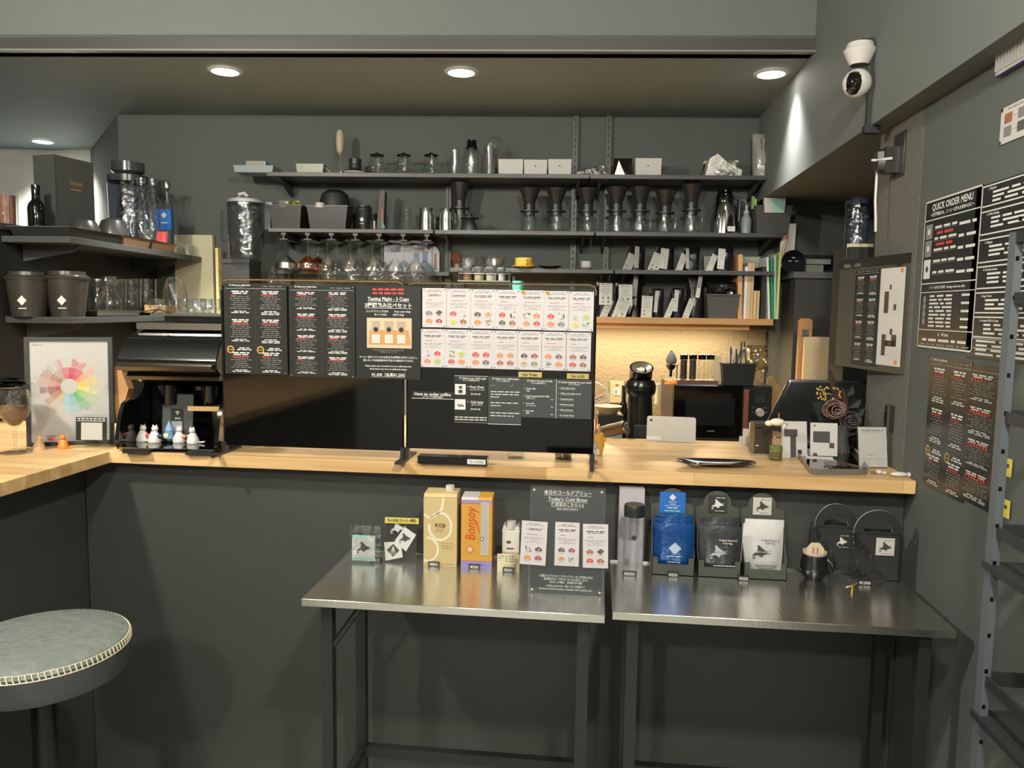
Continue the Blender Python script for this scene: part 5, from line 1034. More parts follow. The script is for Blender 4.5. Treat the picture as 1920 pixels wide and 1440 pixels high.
rose(L3(1594, 788, -.03), 18*k, M('black_petal', (56, 52, 54), .4), 'black_rose', M('black_edge_highlight', (116, 110, 112), .4)).__setitem__('label', 'nearly black rose bloom')
BERR = M('gold_berry', (196, 160, 92), .5); m = MB(); rd = random.Random(5)
for i in range(46): q = L3(1540+rd.random()*44-8, 722+rd.random()*22+abs(rd.random()-.5)*10, rd.random()*.03-.01); m.ball(q, 2.3*k, BERR, seg=6, rings=4)
for i in range(12): q = L3(1538+rd.random()*14, 735+rd.random()*20, -.01); m.ball(q, 1.8*k, BERR, seg=6, rings=4)
O('dried_berries', m, t, label='cluster of gold dried berries')['kind'] = 'stuff'
for (x0, y0, x1, y1) in ((1568, 745, 1555, 692), (1588, 765, 1580, 728)):
    O('dark_bud', MB().tube([L3(x0+2, y0+40, 0), L3(x0, y0, 0), L3((x0+x1)/2, (y0+y1)/2, 0), L3(x1, y1, 0)], [.003, .008, .009, .004], M('velvet_brown', (52, 36, 34), .9)), t)
LF = M('dark_leaf', (34, 42, 39), .75)
for i, (x0, y0, x1, y1) in enumerate(((1560, 790, 1528, 766), (1555, 775, 1522, 752), (1565, 760, 1540, 738), (1590, 765, 1615, 748), (1600, 780, 1622, 765), (1560, 800, 1535, 800), (1585, 745, 1600, 722), (1575, 800, 1612, 812))):
    a_, c_ = Vector(L3(x0, y0, 0)), Vector(L3(x1, y1, -.01)); d_ = c_-a_; n_ = Vector((-d_.z, 0, d_.x))*.35
    O('leaf', MB().add([a_, a_+d_*.5+n_+Vector((0, -.006, 0)), c_, a_+d_*.5-n_+Vector((0, -.006, 0)), a_+d_*.5+Vector((0, .003, 0))], [(0, 1, 4), (1, 2, 4), (2, 3, 4), (3, 0, 4)], LF, True), t)
# shells + white tube by the wall
put('shell_pieces', 'small cream and brown shells beside the acrylic stand', 'shells', 1648, 889, 878, lambda k, h: MB().ball((0, 0, .006), .008, WHT, 1.2, 1, .8).ball((-.015, 0, .004), .005, FR['brown'], 1.3, 1, .7).ball((.014, -.004, .005), .006, M('shell', (206, 186, 160), .4), 1.2, .8, .8))
put('white_wrapper', 'white twisted wrapper at the wall end of the bar', 'wrapper', 1686, 894, 884, lambda k, h: MB().ball((0, 0, .007), .014, WPL, 1.7, .7, .5).ball((.026, .002, .006), .007, WPL))
q = PX(1672, 806, WX); q2 = PX(1672, 760, WX); O('wall_card_reader', MB().box(-.02, -.016, 0, .02, 0, q2.z-q.z, BLK2).box(.014, -.022, 0, .02, -.016, q2.z-q.z, STB).box(-.012, -.018, .02, .006, -.016, .05, BGL), loc=(WX, q.y, q.z), rz=-math.pi/2, label='slim black device mounted on the right wall above the bar', cat='wall device')
# yellow pot with small white figure
put('yellow_pot', 'yellow ceramic pot full of wrapped sticks beside the right screen', 'pot', 1118, 851, 812, lambda k, h: [('pot_body', MB().lathe([(.0001, 0), (11*k, 0), (15*k, h*.4), (14*k, h*.75), (12*k, h), (10*k, h*.95), (.0001, h*.8)], M('pot_yellow', (220, 168, 72), .35))), ('handle', MB().ball((15*k, 0, h*.7), 4*k, M('pot_yellow', (0, 0, 0))))])
for i, (dx, yt, m_) in enumerate(((-6, 790, WPL), (-2, 784, FR['red']), (3, 795, WPL), (6, 799, FR['orange']))):
    p, h, k = fitem(1118, 851, yt); O('wrapped_stick', MB().tube([(dx*.5*k, 0, .04), (dx*1.2*k, 0, h)], .003, m_, 6), loc=p, label='wrapped stick standing in the yellow pot', cat='stick', group='wrapped sticks in the yellow pot')
FGW = M('figure_white', (196, 192, 190), .5)
put('acrylic_figure', 'small flat standing figure with grey outline and red base', 'figure', 1113, 868, 826, lambda k, h: [('figure_body', MB().lathe([(.0001, 0), (7*k, 0)], DGR, seg=20, mx=Matrix.Translation((0, 0, h*.78)) @ Matrix.Rotation(math.pi/2, 4, 'X')).box(-6*k, 0, h*.14, 6*k, .003, h*.62, FGW, taper=.8).lathe([(.0001, 0), (6*k, 0)], FGW, seg=20, mx=Matrix.Translation((0, -.001, h*.78)) @ Matrix.Rotation(math.pi/2, 4, 'X')).box(-11*k, 0, h*.35, -6*k, .003, h*.5, FGW).box(6*k, 0, h*.38, 10*k, .003, h*.6, FGW)), ('eyes', MB().box(-3.4*k, -.0022, h*.78, -1.6*k, -.0015, h*.82, DTX).box(1.2*k, -.0022, h*.78, 3*k, -.0015, h*.82, DTX).box(-2.5*k, -.0022, h*.69, 2.5*k, -.0015, h*.70, DTX)), ('red_base', MB().box(-7*k, -.006, 0, 7*k, .008, .005, FR['red']))])
# clear glass saucer bits under the screens
for px, lb in ((967, 'small glass cup seen under the right screen'), (1056, 'steel dish seen under the right screen')):
    put('small_cup', lb, 'cup', px, 858, 838, lambda k, h: MB().lathe([(.0001, 0), (15*k, 0), (18*k, h), (17*k, h)], GLS if px < 1000 else STL))
# ================================================================== ON THE STEEL TABLES
def tput(*a, **k): return put(*a, z=TZ, **k)
TF = M('carton_cream', (200, 178, 130), .4)
def tag_price(px, py, s, lb):
    p = PZ(px, py, TZ); w_ = .0085*len(s)*.9; S = Sheet(w_, .0125, BLK2, .006); S.txt(s, .5, .5, .62, WTX, .92, bold=.03); O('price_tag', S, loc=(p.x-w_/2, p.y, TZ), label=lb, cat='price tag')
def carton():
    # KOJI rice milk
    a_, b_ = PZ(794, 1060, TZ), PZ(855, 1064, TZ); w_ = b_.x-a_.x; h = PY(824, 928, a_.y).z-TZ
    t = T('rice_milk_carton', 'cream rice milk carton with white swirls and a white cap', 'milk carton', (a_.x, a_.y, TZ), .05); d = w_*.92
    O('carton_body', MB().box(0, 0, 0, w_, d, h-.008, TF).prism([(0, h-.008), (d, h-.008), (d*.9, h+.002), (d*.1, h+.002)], 0, w_, TF, 'x'), t, bevel=.002)
    O('cap', MB().cyl((w_*.72, d*.55, h), .012, .016, WPL, 24), t)
    S = Sheet(w_, h-.008, TF, .0002); SW = M('swirl_white', (226, 218, 190), .4)
    def stroke(pts, r, l=1):
        f_ = [Vector((x*S.w, y*S.h)) for x, y in pts]; V_ = []
        for i, p in enumerate(f_):
            t_ = (f_[min(i+1, len(f_)-1)]-f_[max(i-1, 0)]).normalized(); n_ = Vector((-t_.y, t_.x))*r
            V_ += [(p.x+n_.x, -.0004-.0003*l, S.h-p.y-n_.y), (p.x-n_.x, -.0004-.0003*l, S.h-p.y+n_.y)]
        S.add(V_, [(2*i, 2*i+1, 2*i+3, 2*i+2) for i in range(len(f_)-1)], SW)
    def arc(cx, cy, rx, ry, a0, a1, n=16): return [(cx+rx*math.cos(math.radians(a0+(a1-a0)*i/n)), cy+ry*math.sin(math.radians(a0+(a1-a0)*i/n))) for i in range(n+1)]
    stroke(arc(.50, .42, .34, .20, -150, 190), .0035); stroke([(.02, .24), (.16, .30), (.35, .27), (.55, .17), (.6, .0)], .0035); stroke(arc(.12, .76, .32, .17, -95, 110), .0035)
    S.txt('KOJI', .50, .40, .055, M('koji_brown', (84, 60, 36), .5), .36, bold=.02); S.txt('MAKES IT', .47, .46, .018, BRN, .3); S.txt('RICE MILK', .47, .49, .018, BRN, .3)
    for y in (.66, .70, .73): S.greek(.55, y, .32, .010, BRN, random.Random(3), 3, 2, True)
    S.rect(.05, .965, .94, .970, BRN); O('front_print', S, t, loc=(0, -.0004, 0))
    a_, b_ = PZ(864, 1063, TZ), PZ(921, 1067, TZ); w_ = b_.x-a_.x; h = PY(892, 934, a_.y).z-TZ
    OR = M('carton_orange', (204, 154, 66), .4); PU = M('carton_lilac', (150, 138, 192), .4)
    t = T('soy_milk_carton', 'orange soy milk carton with red script and lilac bands', 'milk carton', (a_.x, a_.y, TZ), .05); d = w_*.95
    O('carton_body', MB().box(0, 0, 0, w_, d, h-.006, OR).prism([(0, h-.006), (d, h-.006), (d*.95, h), (d*.08, h)], 0, w_*.55, WPL, 'x').prism([(0, h-.006), (d, h-.006), (d*.95, h), (d*.08, h)], w_*.55, w_, OR, 'x'), t, bevel=.001)
    S = Sheet(w_, h-.006, OR, .0002); S.rect(0, 0, 1, .045, PU); S.rect(0, .045, 1, .052, RTX); S.rect(0, .905, 1, 1, PU); S.rect(0, .9, 1, .906, RTX)
    for i in range(28): S.rect(.02, .07+i*.029, .98, .071+i*.029, M('fine_brown', (190, 138, 52), .5))
    S.rect(.64, .03, .90, .81, M('ribbon_grey', (196, 186, 178), .5), 2)
    for i in range(6): S.rect(.66+.037*i, .04, .668+.037*i, .78, LTX, 3)
    S.disc(.68, .57, .0062, M('seal_grey', (120, 104, 116), .4), 4, 18); S.disc(.68, .57, .0036, WPL, 5); S.disc(.29, .73, .0115, M('ring_orange', (196, 110, 40), .5), 2, 20); S.disc(.29, .73, .0095, OR, 3, 20); S.disc(.29, .73, .006, WPL, 4, 8)
    RD = M('script_red', (206, 66, 34), .5); S.txt('Bonsoy', .33, .37, .17, RD, .70, bold=-.005, rot=math.pi/2, l=3) if False else None
    vv, ff = textmesh('Bonsoy', 0); xs = [v[0] for v in vv]; x0, x1 = min(xs), max(xs); sc = .48*S.h/(x1-x0); out = []
    for x, y in vv:
        a2, b2 = (x-(x0+x1)/2)*sc, (y-.25)*sc*1.25+.12*(x-(x0+x1)/2)*sc*0
        out.append((.34*S.w-b2, -.0014, S.h*.66+a2+.15*b2))
    S.add(out, ff, RD); S.poly([(.46, .30), (.50, .30), (.60, .48), (.58, .48)], RD, 4)
    S.txt('SOY MILK BEVERAGE', .5, .955, .022, M('lilac_ink', (110, 100, 180), .5), .9); O('front_print', S, t, loc=(0, -.0004, 0))
carton()
tput('coffee_milk_pack', 'small cream carton with a wide white cap behind a product card', 'milk carton', 957, 1062, 985, lambda k, h: [('carton_body', MB().box(-16*k, 0, 0, 16*k, .038, h*.84, M('pack_white', (214, 210, 198), .4)).prism([(-17*k, h*.84), (17*k, h*.84), (14*k, h), (7*k, h*.93), (-7*k, h*.93), (-14*k, h)], .004, .034, M('pack_white', (0, 0, 0)), 'y').box(-16.2*k, -.0004, 0, 16.2*k, 0, h*.35, M('pack_tan', (196, 164, 138), .4)).box(-8*k, -.0005, h*.56, 0, 0, h*.62, DTX).box(-8*k, -.0005, h*.42, 6*k, 0, h*.45, DTX)), ('cap', MB().cyl((0, .012, h*.9), 9*k, .02, WPL, 24))])
p = PZ(932, 1071, TZ); S = Sheet(.060, .048, M('cream_print', (216, 206, 170), .5)); S.txt('COFFEE', .18, .12, .07, GTX, .26); S.txt('MILK', .15, .24, .07, GTX, .2)
for i in range(3):
    for j in range(3): S.greek(.42+.14*j, .13+.13*i, .09, .05, LTX, rd, 1)
for y in (.62, .72, .82): S.greek(.5, y, .36, .03, GTX, rd, 3)
for i in range(5): S.disc(.85-.03*i+.05*(i % 2), .3+.14*i, .005, FR['nut'], 2)
O('product_card', S, loc=p, rot=(-.05, 0, 0), label='cream product card leaning in front of the small carton', cat='card')
for a_ in ((705, 1054, '¥250', 'price tag reading 250 yen by the sticker pouch'), (813, 1062, '¥850', 'price tag reading 850 yen before the rice milk'), (889, 1067, '¥550', 'price tag reading 550 yen before the soy milk'), (953, 1073, '¥200', 'price tag reading 200 yen before the small carton'), (1180, 1080, '¥2500', 'price tag reading 2500 yen before the clear bottle'), (1262, 1082, '¥350', 'price tag reading 350 yen before the blue drip bags'), (1394, 1089, '¥250', 'price tag between the black and white drip bag boxes'), (1621, 1097, '¥1500', 'price tag reading 1500 yen before the carrier boxes')): tag_price(*a_)
# sticker pouch in clear holder
TEAL = M('pale_teal', (160, 206, 200), .4)
p, h, k = fitem(685, 1055, 985, TZ); t = T('sticker_pouch', 'clear pouch with a teal bordered island map sticker in an acrylic holder', 'pouch', p)
S = Sheet(44*k, 48*k, TEAL); S.rect(.04, .1, .96, .9, WPL); hok(S, .5, .48, 26*k, DTX); O('map_sticker', S, t, loc=(-24*k, -.008, .008), rot=(-.06, 0, 0))
O('clear_pouch', MB().pillow(58*k, h, .02, G('pouch_film', (250, 252, 252), 2.2, .1, .12), n=8, seed=4, crumple=.006), t); O('acrylic_holder', MB().box(-33*k, -.025, 0, 33*k, -.023, .03, ACR).box(-33*k, -.025, 0, 33*k, .02, .002, ACR).box(-33*k, .018, 0, 33*k, .02, .05, ACR), t)
p = PZ(722, 1054, TZ); t = T('sticker_stand', 'black acrylic stand showing white island map stickers under yellow tape', 'sign', p, rot=(-.10, 0, .03)); k = depth(p)/FP
S = Sheet(58*k, 78*k, M('stand_black', (30, 31, 31), .25)); hok(S, .38, .18, 26*k, WTX); V2 = M('sticker_white', (226, 226, 222), .4)
S.poly([(.62, .15), (1.0, .33), (.68, .74), (.30, .50)], V2, 4); S.poly([(-.04, .54), (.50, .50), (.58, .88), (.02, .98)], V2, 5); hok(S, .64, .42, 22*k, DTX, 6, False); dia(S, .26, .72, 12*k, DTX, 7)
for a_ in range(-2, 3): S.poly([(.25, .62), (.27, .62), (.26+.05*a_+.01, .83), (.26+.05*a_, .83)], V2, 8)
O('stand_sheet', S, t, loc=(0, 0, .002)); O('acrylic_cover', MB().box(-.001, -.005, 0, 60*k, -.0035, 80*k, ACR).box(-.001, -.005, 0, 60*k, .04, .002, ACR), t)
S = Sheet(64*k, 11*k, M('yellow_tape', (200, 186, 84), .6)); S.txt('TK-COFFEE ステッカー3種類♪', .5, .5, .5, DTX, .86); O('yellow_tape', S, t, loc=(-1*k, -.006, 74*k), label='yellow handwritten tape')
# clear bottle with its box
p, h, k = fitem(1184, 1062, 922, TZ); O('bottle_box', MB().box(-25*k, 0, 0, 22*k, .05, h, M('mauve_box', (182, 176, 184), .5)), loc=p+Vector((0, .03, 0)), label='tall pale mauve box standing behind the clear bottle', cat='box')
S = None
def bottle(k, h):
    d = MB(); w_ = 19*k; d.add([(-6*k, -w_*.99, h*.55), (0, -w_*1.01, h*.55-6*k), (6*k, -w_*.99, h*.55), (0, -w_*1.01, h*.55+6*k)], [(0, 1, 2, 3)], BLK)
    return [('bottle_body', MB().lathe([(.0001, .006), (w_*.9, .003), (w_, .012), (w_*1.05, h*.70), (w_*1.03, h*.80), (w_*.9, h*.83), (w_*.95, h*.80), (w_*.95, .02)], GLA)), ('screw_cap', MB().lathe([(w_*.98, h*.83), (w_*1.0, h*.84), (w_*1.0, h*.97), (w_*.92, h), (.0001, h)], BLK2, seg=32)), ('diamond_logo', d, 'black diamond logo')]
tput('clear_bottle', 'clear drink bottle with black screw cap and black diamond logo', 'bottle', 1186, 1074, 945, bottle)
# drip bag boxes
BOXM = M('display_box_green_grey', (70, 73, 66), .6)
def dripbox(pxl, pxr, pyb, ytop, yfront, label, cardc, stick, bagm, bl, dark):
    pl, pr_ = PZ(pxl, pyb-2, TZ), PZ(pxr, pyb+1, TZ); w_ = pr_.x-pl.x; y0 = pl.y; k = depth(pl)/FP; t = T('display_box', label, 'display box', (pl.x, y0, TZ))
    hf = PY(pxl, yfront, y0).z-TZ; D = .075; c = PY((pxl+pxr)/2, ytop, y0+D); H = c.z-TZ; r = w_*.33
    fp = [(0, 0), (w_, 0), (w_, hf), (w_*.86, hf), (w_*.86, hf-.018), (w_*.14, hf-.018), (w_*.14, hf), (0, hf)]
    O('front_panel', MB().prism(fp, 0, .002, BOXM, 'y').box(0, 0, 0, w_, D, .002, BOXM), t)
    Hs = H-r*.92; bp = [(0, 0), (w_, 0), (w_, Hs-.012), (w_*.5+r, Hs-.006)]+[(w_*.5+r*math.cos(math.radians(a_)), Hs+r*.9*math.sin(math.radians(a_))) for a_ in range(0, 181, 12)]+[(w_*.5-r, Hs-.006), (0, Hs-.012)]
    O('back_panel', MB().prism(bp, D-.002, D, BOXM, 'y'), t)
    for s in (0, w_-.0015): O('side_panel', MB().prism([(0, 0), (D, 0), (D, Hs-.012), (.03, hf*1.7), (0, hf)], s, s+.0015, BOXM, 'x'), t)
    cw = w_*stick; S = Sheet(cw, cw*.98 if stick < .5 else cw*.85, cardc)
    if bl: dia(S, .5, .24, cw*.14, WTX); S.greek(.5, .45, .3, .03, WTX, rd, 2); S.txt('COFFEE', .5, .56, .06, WTX, .44); S.greek(.5, .64, .6, .02, WTX, rd, 3); S.greek(.5, .74, .4, .05, WTX, rd, 2); S.greek(.5, .88, .6, .05, TEAL, rd, 3)
    else: hok(S, .5, .5, cw*.66, WTX if dark else DTX); S.greek(.66, .12, .5, .04, WTX if dark else LTX, rd, 2); S.greek(.62, .88, .5, .04, WTX if dark else LTX, rd, 2)
    O('card_print', S, t, loc=(w_*.5-cw/2, D-.004, Hs-cw*.55 if stick < .5 else Hs-cw*.52), label='printed card on the box back')
    return t, pl, w_, y0, hf, Hs, k, D
def bags(info, n, m_, kind, lbs, grp):
    t, pl, w_, y0, hf, Hs, k, D = info; hb = Hs-.040
    for i in range(n):
        y = y0+D-.014-i*.020; bw = w_*(.92 if i < n-1 else .96); o = T('drip_bag', lbs[i], 'drip bag', (pl.x+w_*.5+(.004, -.003, .002)[i % 3], y, TZ+.006), 0, grp, rot=(.05, 0, (.0, .01, -.01)[i % 3]))
        O('pouch', MB().pillow(bw, hb-.007*i, .020, m_, n=8, seed=i+int(w_*1e4), crumple=.0022, bot=1), o)
        if i == n-1:
            S = Sheet(bw*.86, (hb-.014)*.76, m_, 0)
            if kind == 'blue': dia(S, .52, .42, .017, M('pale_blue', (178, 196, 214), .3)); S.greek(.5, .64, .4, .03, TEAL, rd, 2); S.txt('Cold Brew Bag', .5, .80, .04, WTX, .5); S.greek(.5, .88, .6, .03, TEAL, rd, 3)
            else:
                cc = M('map_pale', (176, 190, 200), .35) if kind == 'dark' else DTX; tc = WTX if kind == 'dark' else LTX
                hok(S, .44, .46, .043, cc); S.txt('Original Blend (1)' if kind == 'dark' else 'Original Blend (2)', .70, .12, .05, tc, .52); S.txt('Drip Bag', .70, .20, .05, tc, .3)
                S.txt('◆TK-COFFEE', .5, .46, .036, LTX if kind == 'dark' else WTX, .34, l=5); S.greek(.62, .84, .6, .03, tc, rd, 8); S.greek(.62, .91, .45, .03, tc, rd, 3); S.greek(.6, .97, .6, .02, tc, rd, 4)
            O('front_print', S, o, loc=(-bw*.43, -.0112, hb*.06), rot=(0, 0, 0))
BLUE = M('card_blue', (36, 106, 190), .4); BLF = M('foil_blue', (24, 74, 138), .22, .3, bump=.4, bs=30); WHF = M('foil_white', (206, 206, 204), .35, bump=.3, bs=30); GRF = M('foil_charcoal', (62, 64, 68), .25, .2, bump=.4, bs=30)
i_ = dripbox(1222, 1301, 1079, 915, 1044, 'dark display box with a blue logo card and blue drip bags', BLUE, .62, None, True, False); bags(i_, 3, BLF, 'blue', ['blue drip bag at the back of its display box', 'blue drip bag in the middle of its display box', 'blue drip bag with a pale diamond, frontmost in its box'], 'blue cold brew drip bags')
i_ = dripbox(1308, 1388, 1083, 920, 1050, 'dark display box with a dark island map card and charcoal drip bags', M('card_dark', (52, 52, 54), .4), .44, None, False, True); bags(i_, 3, GRF, 'dark', ['charcoal drip bag at the back of its display box', 'charcoal drip bag in the middle of its display box', 'charcoal drip bag with a pale island map, frontmost in its box'], 'charcoal drip bags')
i_ = dripbox(1394, 1474, 1087, 924, 1054, 'dark display box with a white island map card and white drip bags', WPL, .44, None, False, False); bags(i_, 2, WHF, 'white', ['white drip bag at the back of its display box', 'white drip bag with a black island map, frontmost in its box'], 'white drip bags')
# black mug with drip filter
def mug(k, h):
    w_ = 25*k; z = h*.70
    return [('mug_body', MB().lathe([(.0001, 0), (w_*.6, 0), (w_*.65, .004), (w_*.98, z*.3), (w_, z*.5), (w_*.86, z*.9), (w_*.88, z), (w_*.82, z), (w_*.8, z*.88), (.0001, z*.5)], M('mug_black', (30, 30, 32), .25))), ('handle', MB().tube([(w_*.8, -.012, z*.82), (w_*1.12, -.018, z*.72), (w_*1.16, -.018, z*.42), (w_*.88, -.012, z*.22)], .005, M('mug_black', (0, 0, 0)))), ('drip_filter', MB().lathe([(w_*.55, z*.6), (w_*.86, z*1.03), (w_*.88, z*1.1), (w_*.8, z*1.1), (w_*.5, z*.7)], M('filter_cream', (206, 190, 168), .7), seg=10, smooth=False).prism([(-w_*.6, z*1.0), (w_*.6, z*1.0), (w_*.62, z*1.22), (w_*.3, h), (-w_*.3, h), (-w_*.62, z*1.22)], -.004, -.002, M('filter_cream', (0, 0, 0)), 'y').box(-w_*.2, -.006, z*.95, -w_*.12, -.004, z*1.25, FR['brown']).box(w_*.12, -.006, z*.95, w_*.2, -.004, z*1.25, FR['brown']))]
tput('drip_mug', 'round black mug with a cream drip filter hooked on it', 'mug', 1525, 1086, 1017, mug)
# carrier boxes
CB = M('carrier_card', (36, 37, 38), .5)
def carrier(pxl, pxr, pyb, ytop, dark, label, yaw):
    pl, pr_ = PZ(pxl, pyb, TZ), PZ(pxr, pyb+4, TZ); w_ = pr_.x-pl.x; H = PY((pxl+pxr)/2, ytop, pl.y+.02).z-TZ
    t = T('carrier_box', label, 'gift box', (pl.x, pl.y, TZ), yaw, 'black carrier boxes with windows'); hb = H*.66; d = .05; xo = w_*.28
    O('front_face', MB().prism([(xo*.1, hb), (xo*1.4, hb*.56), (xo*2.6, 0), (w_, 0), (w_, hb)], 0, .0015, CB, 'y'), t)
    O('box_shell', MB().box(0, d, 0, w_, d+.0015, hb, CB).box(0, 0, 0, w_, d, .0015, CB).box(w_-.0015, 0, 0, w_, d, hb, CB), t)
    O('clear_window', MB().box(0, .001, 0, xo*2.5, .0025, hb*.98, G('window_film', (250, 250, 252), 2.0, .08, .08)).box(0, .001, 0, .001, d, hb, GLA), t)
    n = 20; o_ = [(w_*.5+w_*.53*math.cos(math.pi*i/n), hb+(H-hb)*math.sin(math.pi*i/n)) for i in range(n+1)]; i_ = [(w_*.5+w_*.30*math.cos(math.pi*i/n), hb+.006+(H-hb)*.52*math.sin(math.pi*i/n)) for i in range(n+1)]
    m = MB(); 
    for yy, mm in ((.0, CB), (.0030, CB)):
        V_ = [(x, yy, z) for x, z in o_]+[(x, yy, z) for x, z in i_]; m.add(V_, [(i, i+1, n+2+i, n+1+i) for i in range(n)], mm)
        m.add([(0, yy, hb-.001), (w_, yy, hb-.001), (w_*.80, yy, hb+.006), (w_*.20, yy, hb+.006)], [(0, 1, 2, 3)], mm)
    for ring in (o_, i_):
        V_ = [(x, 0, z) for x, z in ring]+[(x, .003, z) for x, z in ring]; m.add(V_, [(i, i+1, n+2+i, n+1+i) for i in range(n)], WTX)
    O('handle_arch', m, t, label='arched handle with a pale cut edge')
    s_ = w_*.40; S = Sheet(s_, s_, BLK if dark else WPL); hok(S, .5, .5, s_*.66, WTX if dark else DTX, 3, False); S.greek(.66, .12, .5, .03, WTX if dark else LTX, rd, 2); S.greek(.6, .88, .6, .03, WTX if dark else LTX, rd, 3); O('map_sticker', S, t, loc=(w_*.47, -.001, hb*.55), label='square island map sticker')
carrier(1525, 1600, 1074, 941, True, 'black carrier box with a dark map sticker, behind the other carrier', 0)
carrier(1598, 1684, 1086, 953, False, 'black carrier box with a white map sticker, nearest the right wall', 0)
tput('brass_key', 'small brass wing key lying before the carrier boxes', 'key', 1598, 1108, 1092, lambda k, h: MB().cyl((0, 0, 0), .004, .016, M('brass', (190, 150, 90), .3, .9), 10).tube([(-.016, 0, .008), (0, 0, .014), (.014, .006, .02)], .002, M('brass', (0, 0, 0))))
# ================================================================== LEFT SIDE
def sideitem(px, ytop, v, z): return item(px, ytop, v, z)
p, v_ = sp(107, LU-.03, LZ); t = T('gift_box', 'tall dark grey gift box with faint gold lettering on the ledge', 'box', p, A); k = depth(p)/FP
hb = PV(107, 289, v_).z-LZ; wr_ = 76*k
m = MB(); m.prism([(0, 0), (wr_*.30, .20), (-.05, .24), (-.112, .03)], 0, hb, M('gift_grey', (70, 72, 70), .45)); O('box_body', m, t)
fl = math.hypot(wr_*.30, .20); S = Sheet(fl*.96, hb*.9, M('gift_grey', (0, 0, 0)), .0001); S.txt('Tempest', .5, .30, .05, M('dull_gold', (150, 112, 66), .4), .55, tall=1.4); S.greek(.5, .40, .3, .02, M('dull_gold', (0, 0, 0)), rd, 1); O('gold_print', S, t, loc=(.006, .002, hb*.05), rot=(0, 0, math.atan2(.20, wr_*.30)), label='gold lettering')
def on_side(name, label, cat, px, ytop, u, z, fn, group=None, rz=A):
    p, v_ = sp(px, u, z); h = max(PV(px, ytop, v_).z-z, .004); k = depth(p)/FP; res = fn(k, h)
    if isinstance(res, MB): return O(name, res, loc=p, rz=rz, label=label, cat=cat, group=group)
    t = T(name, label, cat, p, rz, group)
    for q in res: O(q[0], q[1], t, label=q[2] if len(q) > 2 else None)
    return t
on_side('wine_bottle', 'black wine bottle standing on the ledge at far left', 'bottle', 70, 347, LU-.05, LZ, lambda k, h: MB().lathe([(.0001, 0), (14*k, 0), (15*k, h*.05), (15*k, h*.50), (13*k, h*.58), (8*k, h*.66), (7*k, h*.70), (7.5*k, h), (.0001, h)], BGL))
on_side('copper_straw_glass', 'glass of copper brown straws at the left picture edge', 'glass', 14, 363, LU-.06, LZ, lambda k, h: [('glass', MB().lathe([(.0001, 0), (18*k, 0), (19*k, h)], GLS)), ('straws', MB().lathe([(.0001, .004), (14*k, .004), (15*k, h*.94), (.0001, h*.94)], M('copper_brown', (122, 76, 60), .5, bump=.8, bs=12, stretch=(14, 14, .5))))])
def blackcup(k, h): return [('cup_body', MB().lathe([(28*k, 0), (27*k, h*.35), (20*k, h*.85), (10*k, h), (.0001, h)], M('cup_black', (52, 52, 50), .3), seg=28)), ('rim', MB().lathe([(28*k, 0), (28.5*k, .003)], STL))]
def vspan(pa, pb, u): return sp(pa, u, ZL1)[1], sp(pb, u, ZL1)[1]
def panobj(name, pa, pb, m_, ht, ua, ub, label, group=None, z=None):
    va, vb = vspan(pa, pb, ub); m = MB().box(0, 0, 0, ub-ua, vb-va, ht, m_, taper=.9); e = MB().box(-.004, -.004, ht, ub-ua+.004, vb-va+.004, ht+.002, STL)
    t = T(name, label, 'tray' if 'tray' in name else 'pan', W(ua, va, ZL1 if z is None else z), A, group); O('pan_body', m, t); O('rolled_rim', e, t); return t
COP = M('warm_steel', (196, 160, 124), .3, .8)
panobj('baking_tray', 132, 229, BLK2, .036, LU+.02, U1-.004, 'black shallow tray under the upturned cups')
panobj('steel_pan', 233, 284, COP, .040, LU+.06, U1-.004, 'shallow steel pan with warm sheen, nearer the cups', 'shallow steel pans')
panobj('steel_pan', 287, 331, COP, .040, LU+.06, U1-.004, 'shallow steel pan with warm sheen under the blue label bottle', 'shallow steel pans')
for px, yt, lb in ((158, 411, 'upturned black bowl-shaped cup, left one on the side tray'), (213, 409, 'upturned black bowl-shaped cup, right one beside the glass dome')):
    on_side('upturned_cup', lb, 'cup', px, yt, U1-.10, ZL1+.038, blackcup, 'upturned black cups')
def disp(k, h):
    w_ = 36*k
    return [('glass_tank', MB().lathe([(.0001, .004), (w_*.95, 0), (w_, h*.75), (w_*.93, h*.8)], G('smoky_tank', (214, 220, 236), 1.8, .05, .10))), ('lid', MB().lathe([(w_*1.0, h*.78), (w_*1.02, h*.85), (w_*.6, h*.87), (w_*.8, h*.90), (w_*.8, h), (.0001, h)], M('tank_lid', (60, 62, 64), .2))), ('handle_tube', MB().tube([(-w_*.95, -.02, h*.25), (-w_*1.15, -.02, h*.3), (-w_*1.15, -.02, h*.74)], .008, GLS))]
on_side('drink_tank', 'large smoky drink dispenser with a dark lid', 'dispenser', 245, 306, LU+.04, ZL1, disp)
def gbottle(blue):
    def f(k, h):
        w_ = 15*k; r = [('glass', MB().lathe([(.0001, .003), (w_, 0), (w_, h*.62), (w_*.45, h*.78), (w_*.42, h*.9), (w_*.55, h*.91), (w_*.55, h)], GLS)), ('cap', MB().lathe([(w_*.5, h*.92), (w_*.5, h*1.01), (.0001, h*1.01)], G('cap_clear', (240, 245, 245), 2.5, .05, .2)))]
        if blue: S = MB(); S.box(-w_*1.02, -w_*1.04, h*.24, w_*.95, -w_*.6, h*.56, BLUE); S.add([(-.2*w_, -w_*1.06, h*.47), (.12*w_, -w_*1.06, h*.42), (.44*w_, -w_*1.06, h*.47), (.12*w_, -w_*1.06, h*.52)], [(0, 1, 2, 3)], WTX); S.box(-.3*w_, -w_*1.05, h*.34, .5*w_, -w_*1.04, h*.36, WTX); r.append(('blue_label', S, 'blue label with a white diamond'))
        return r
    return f
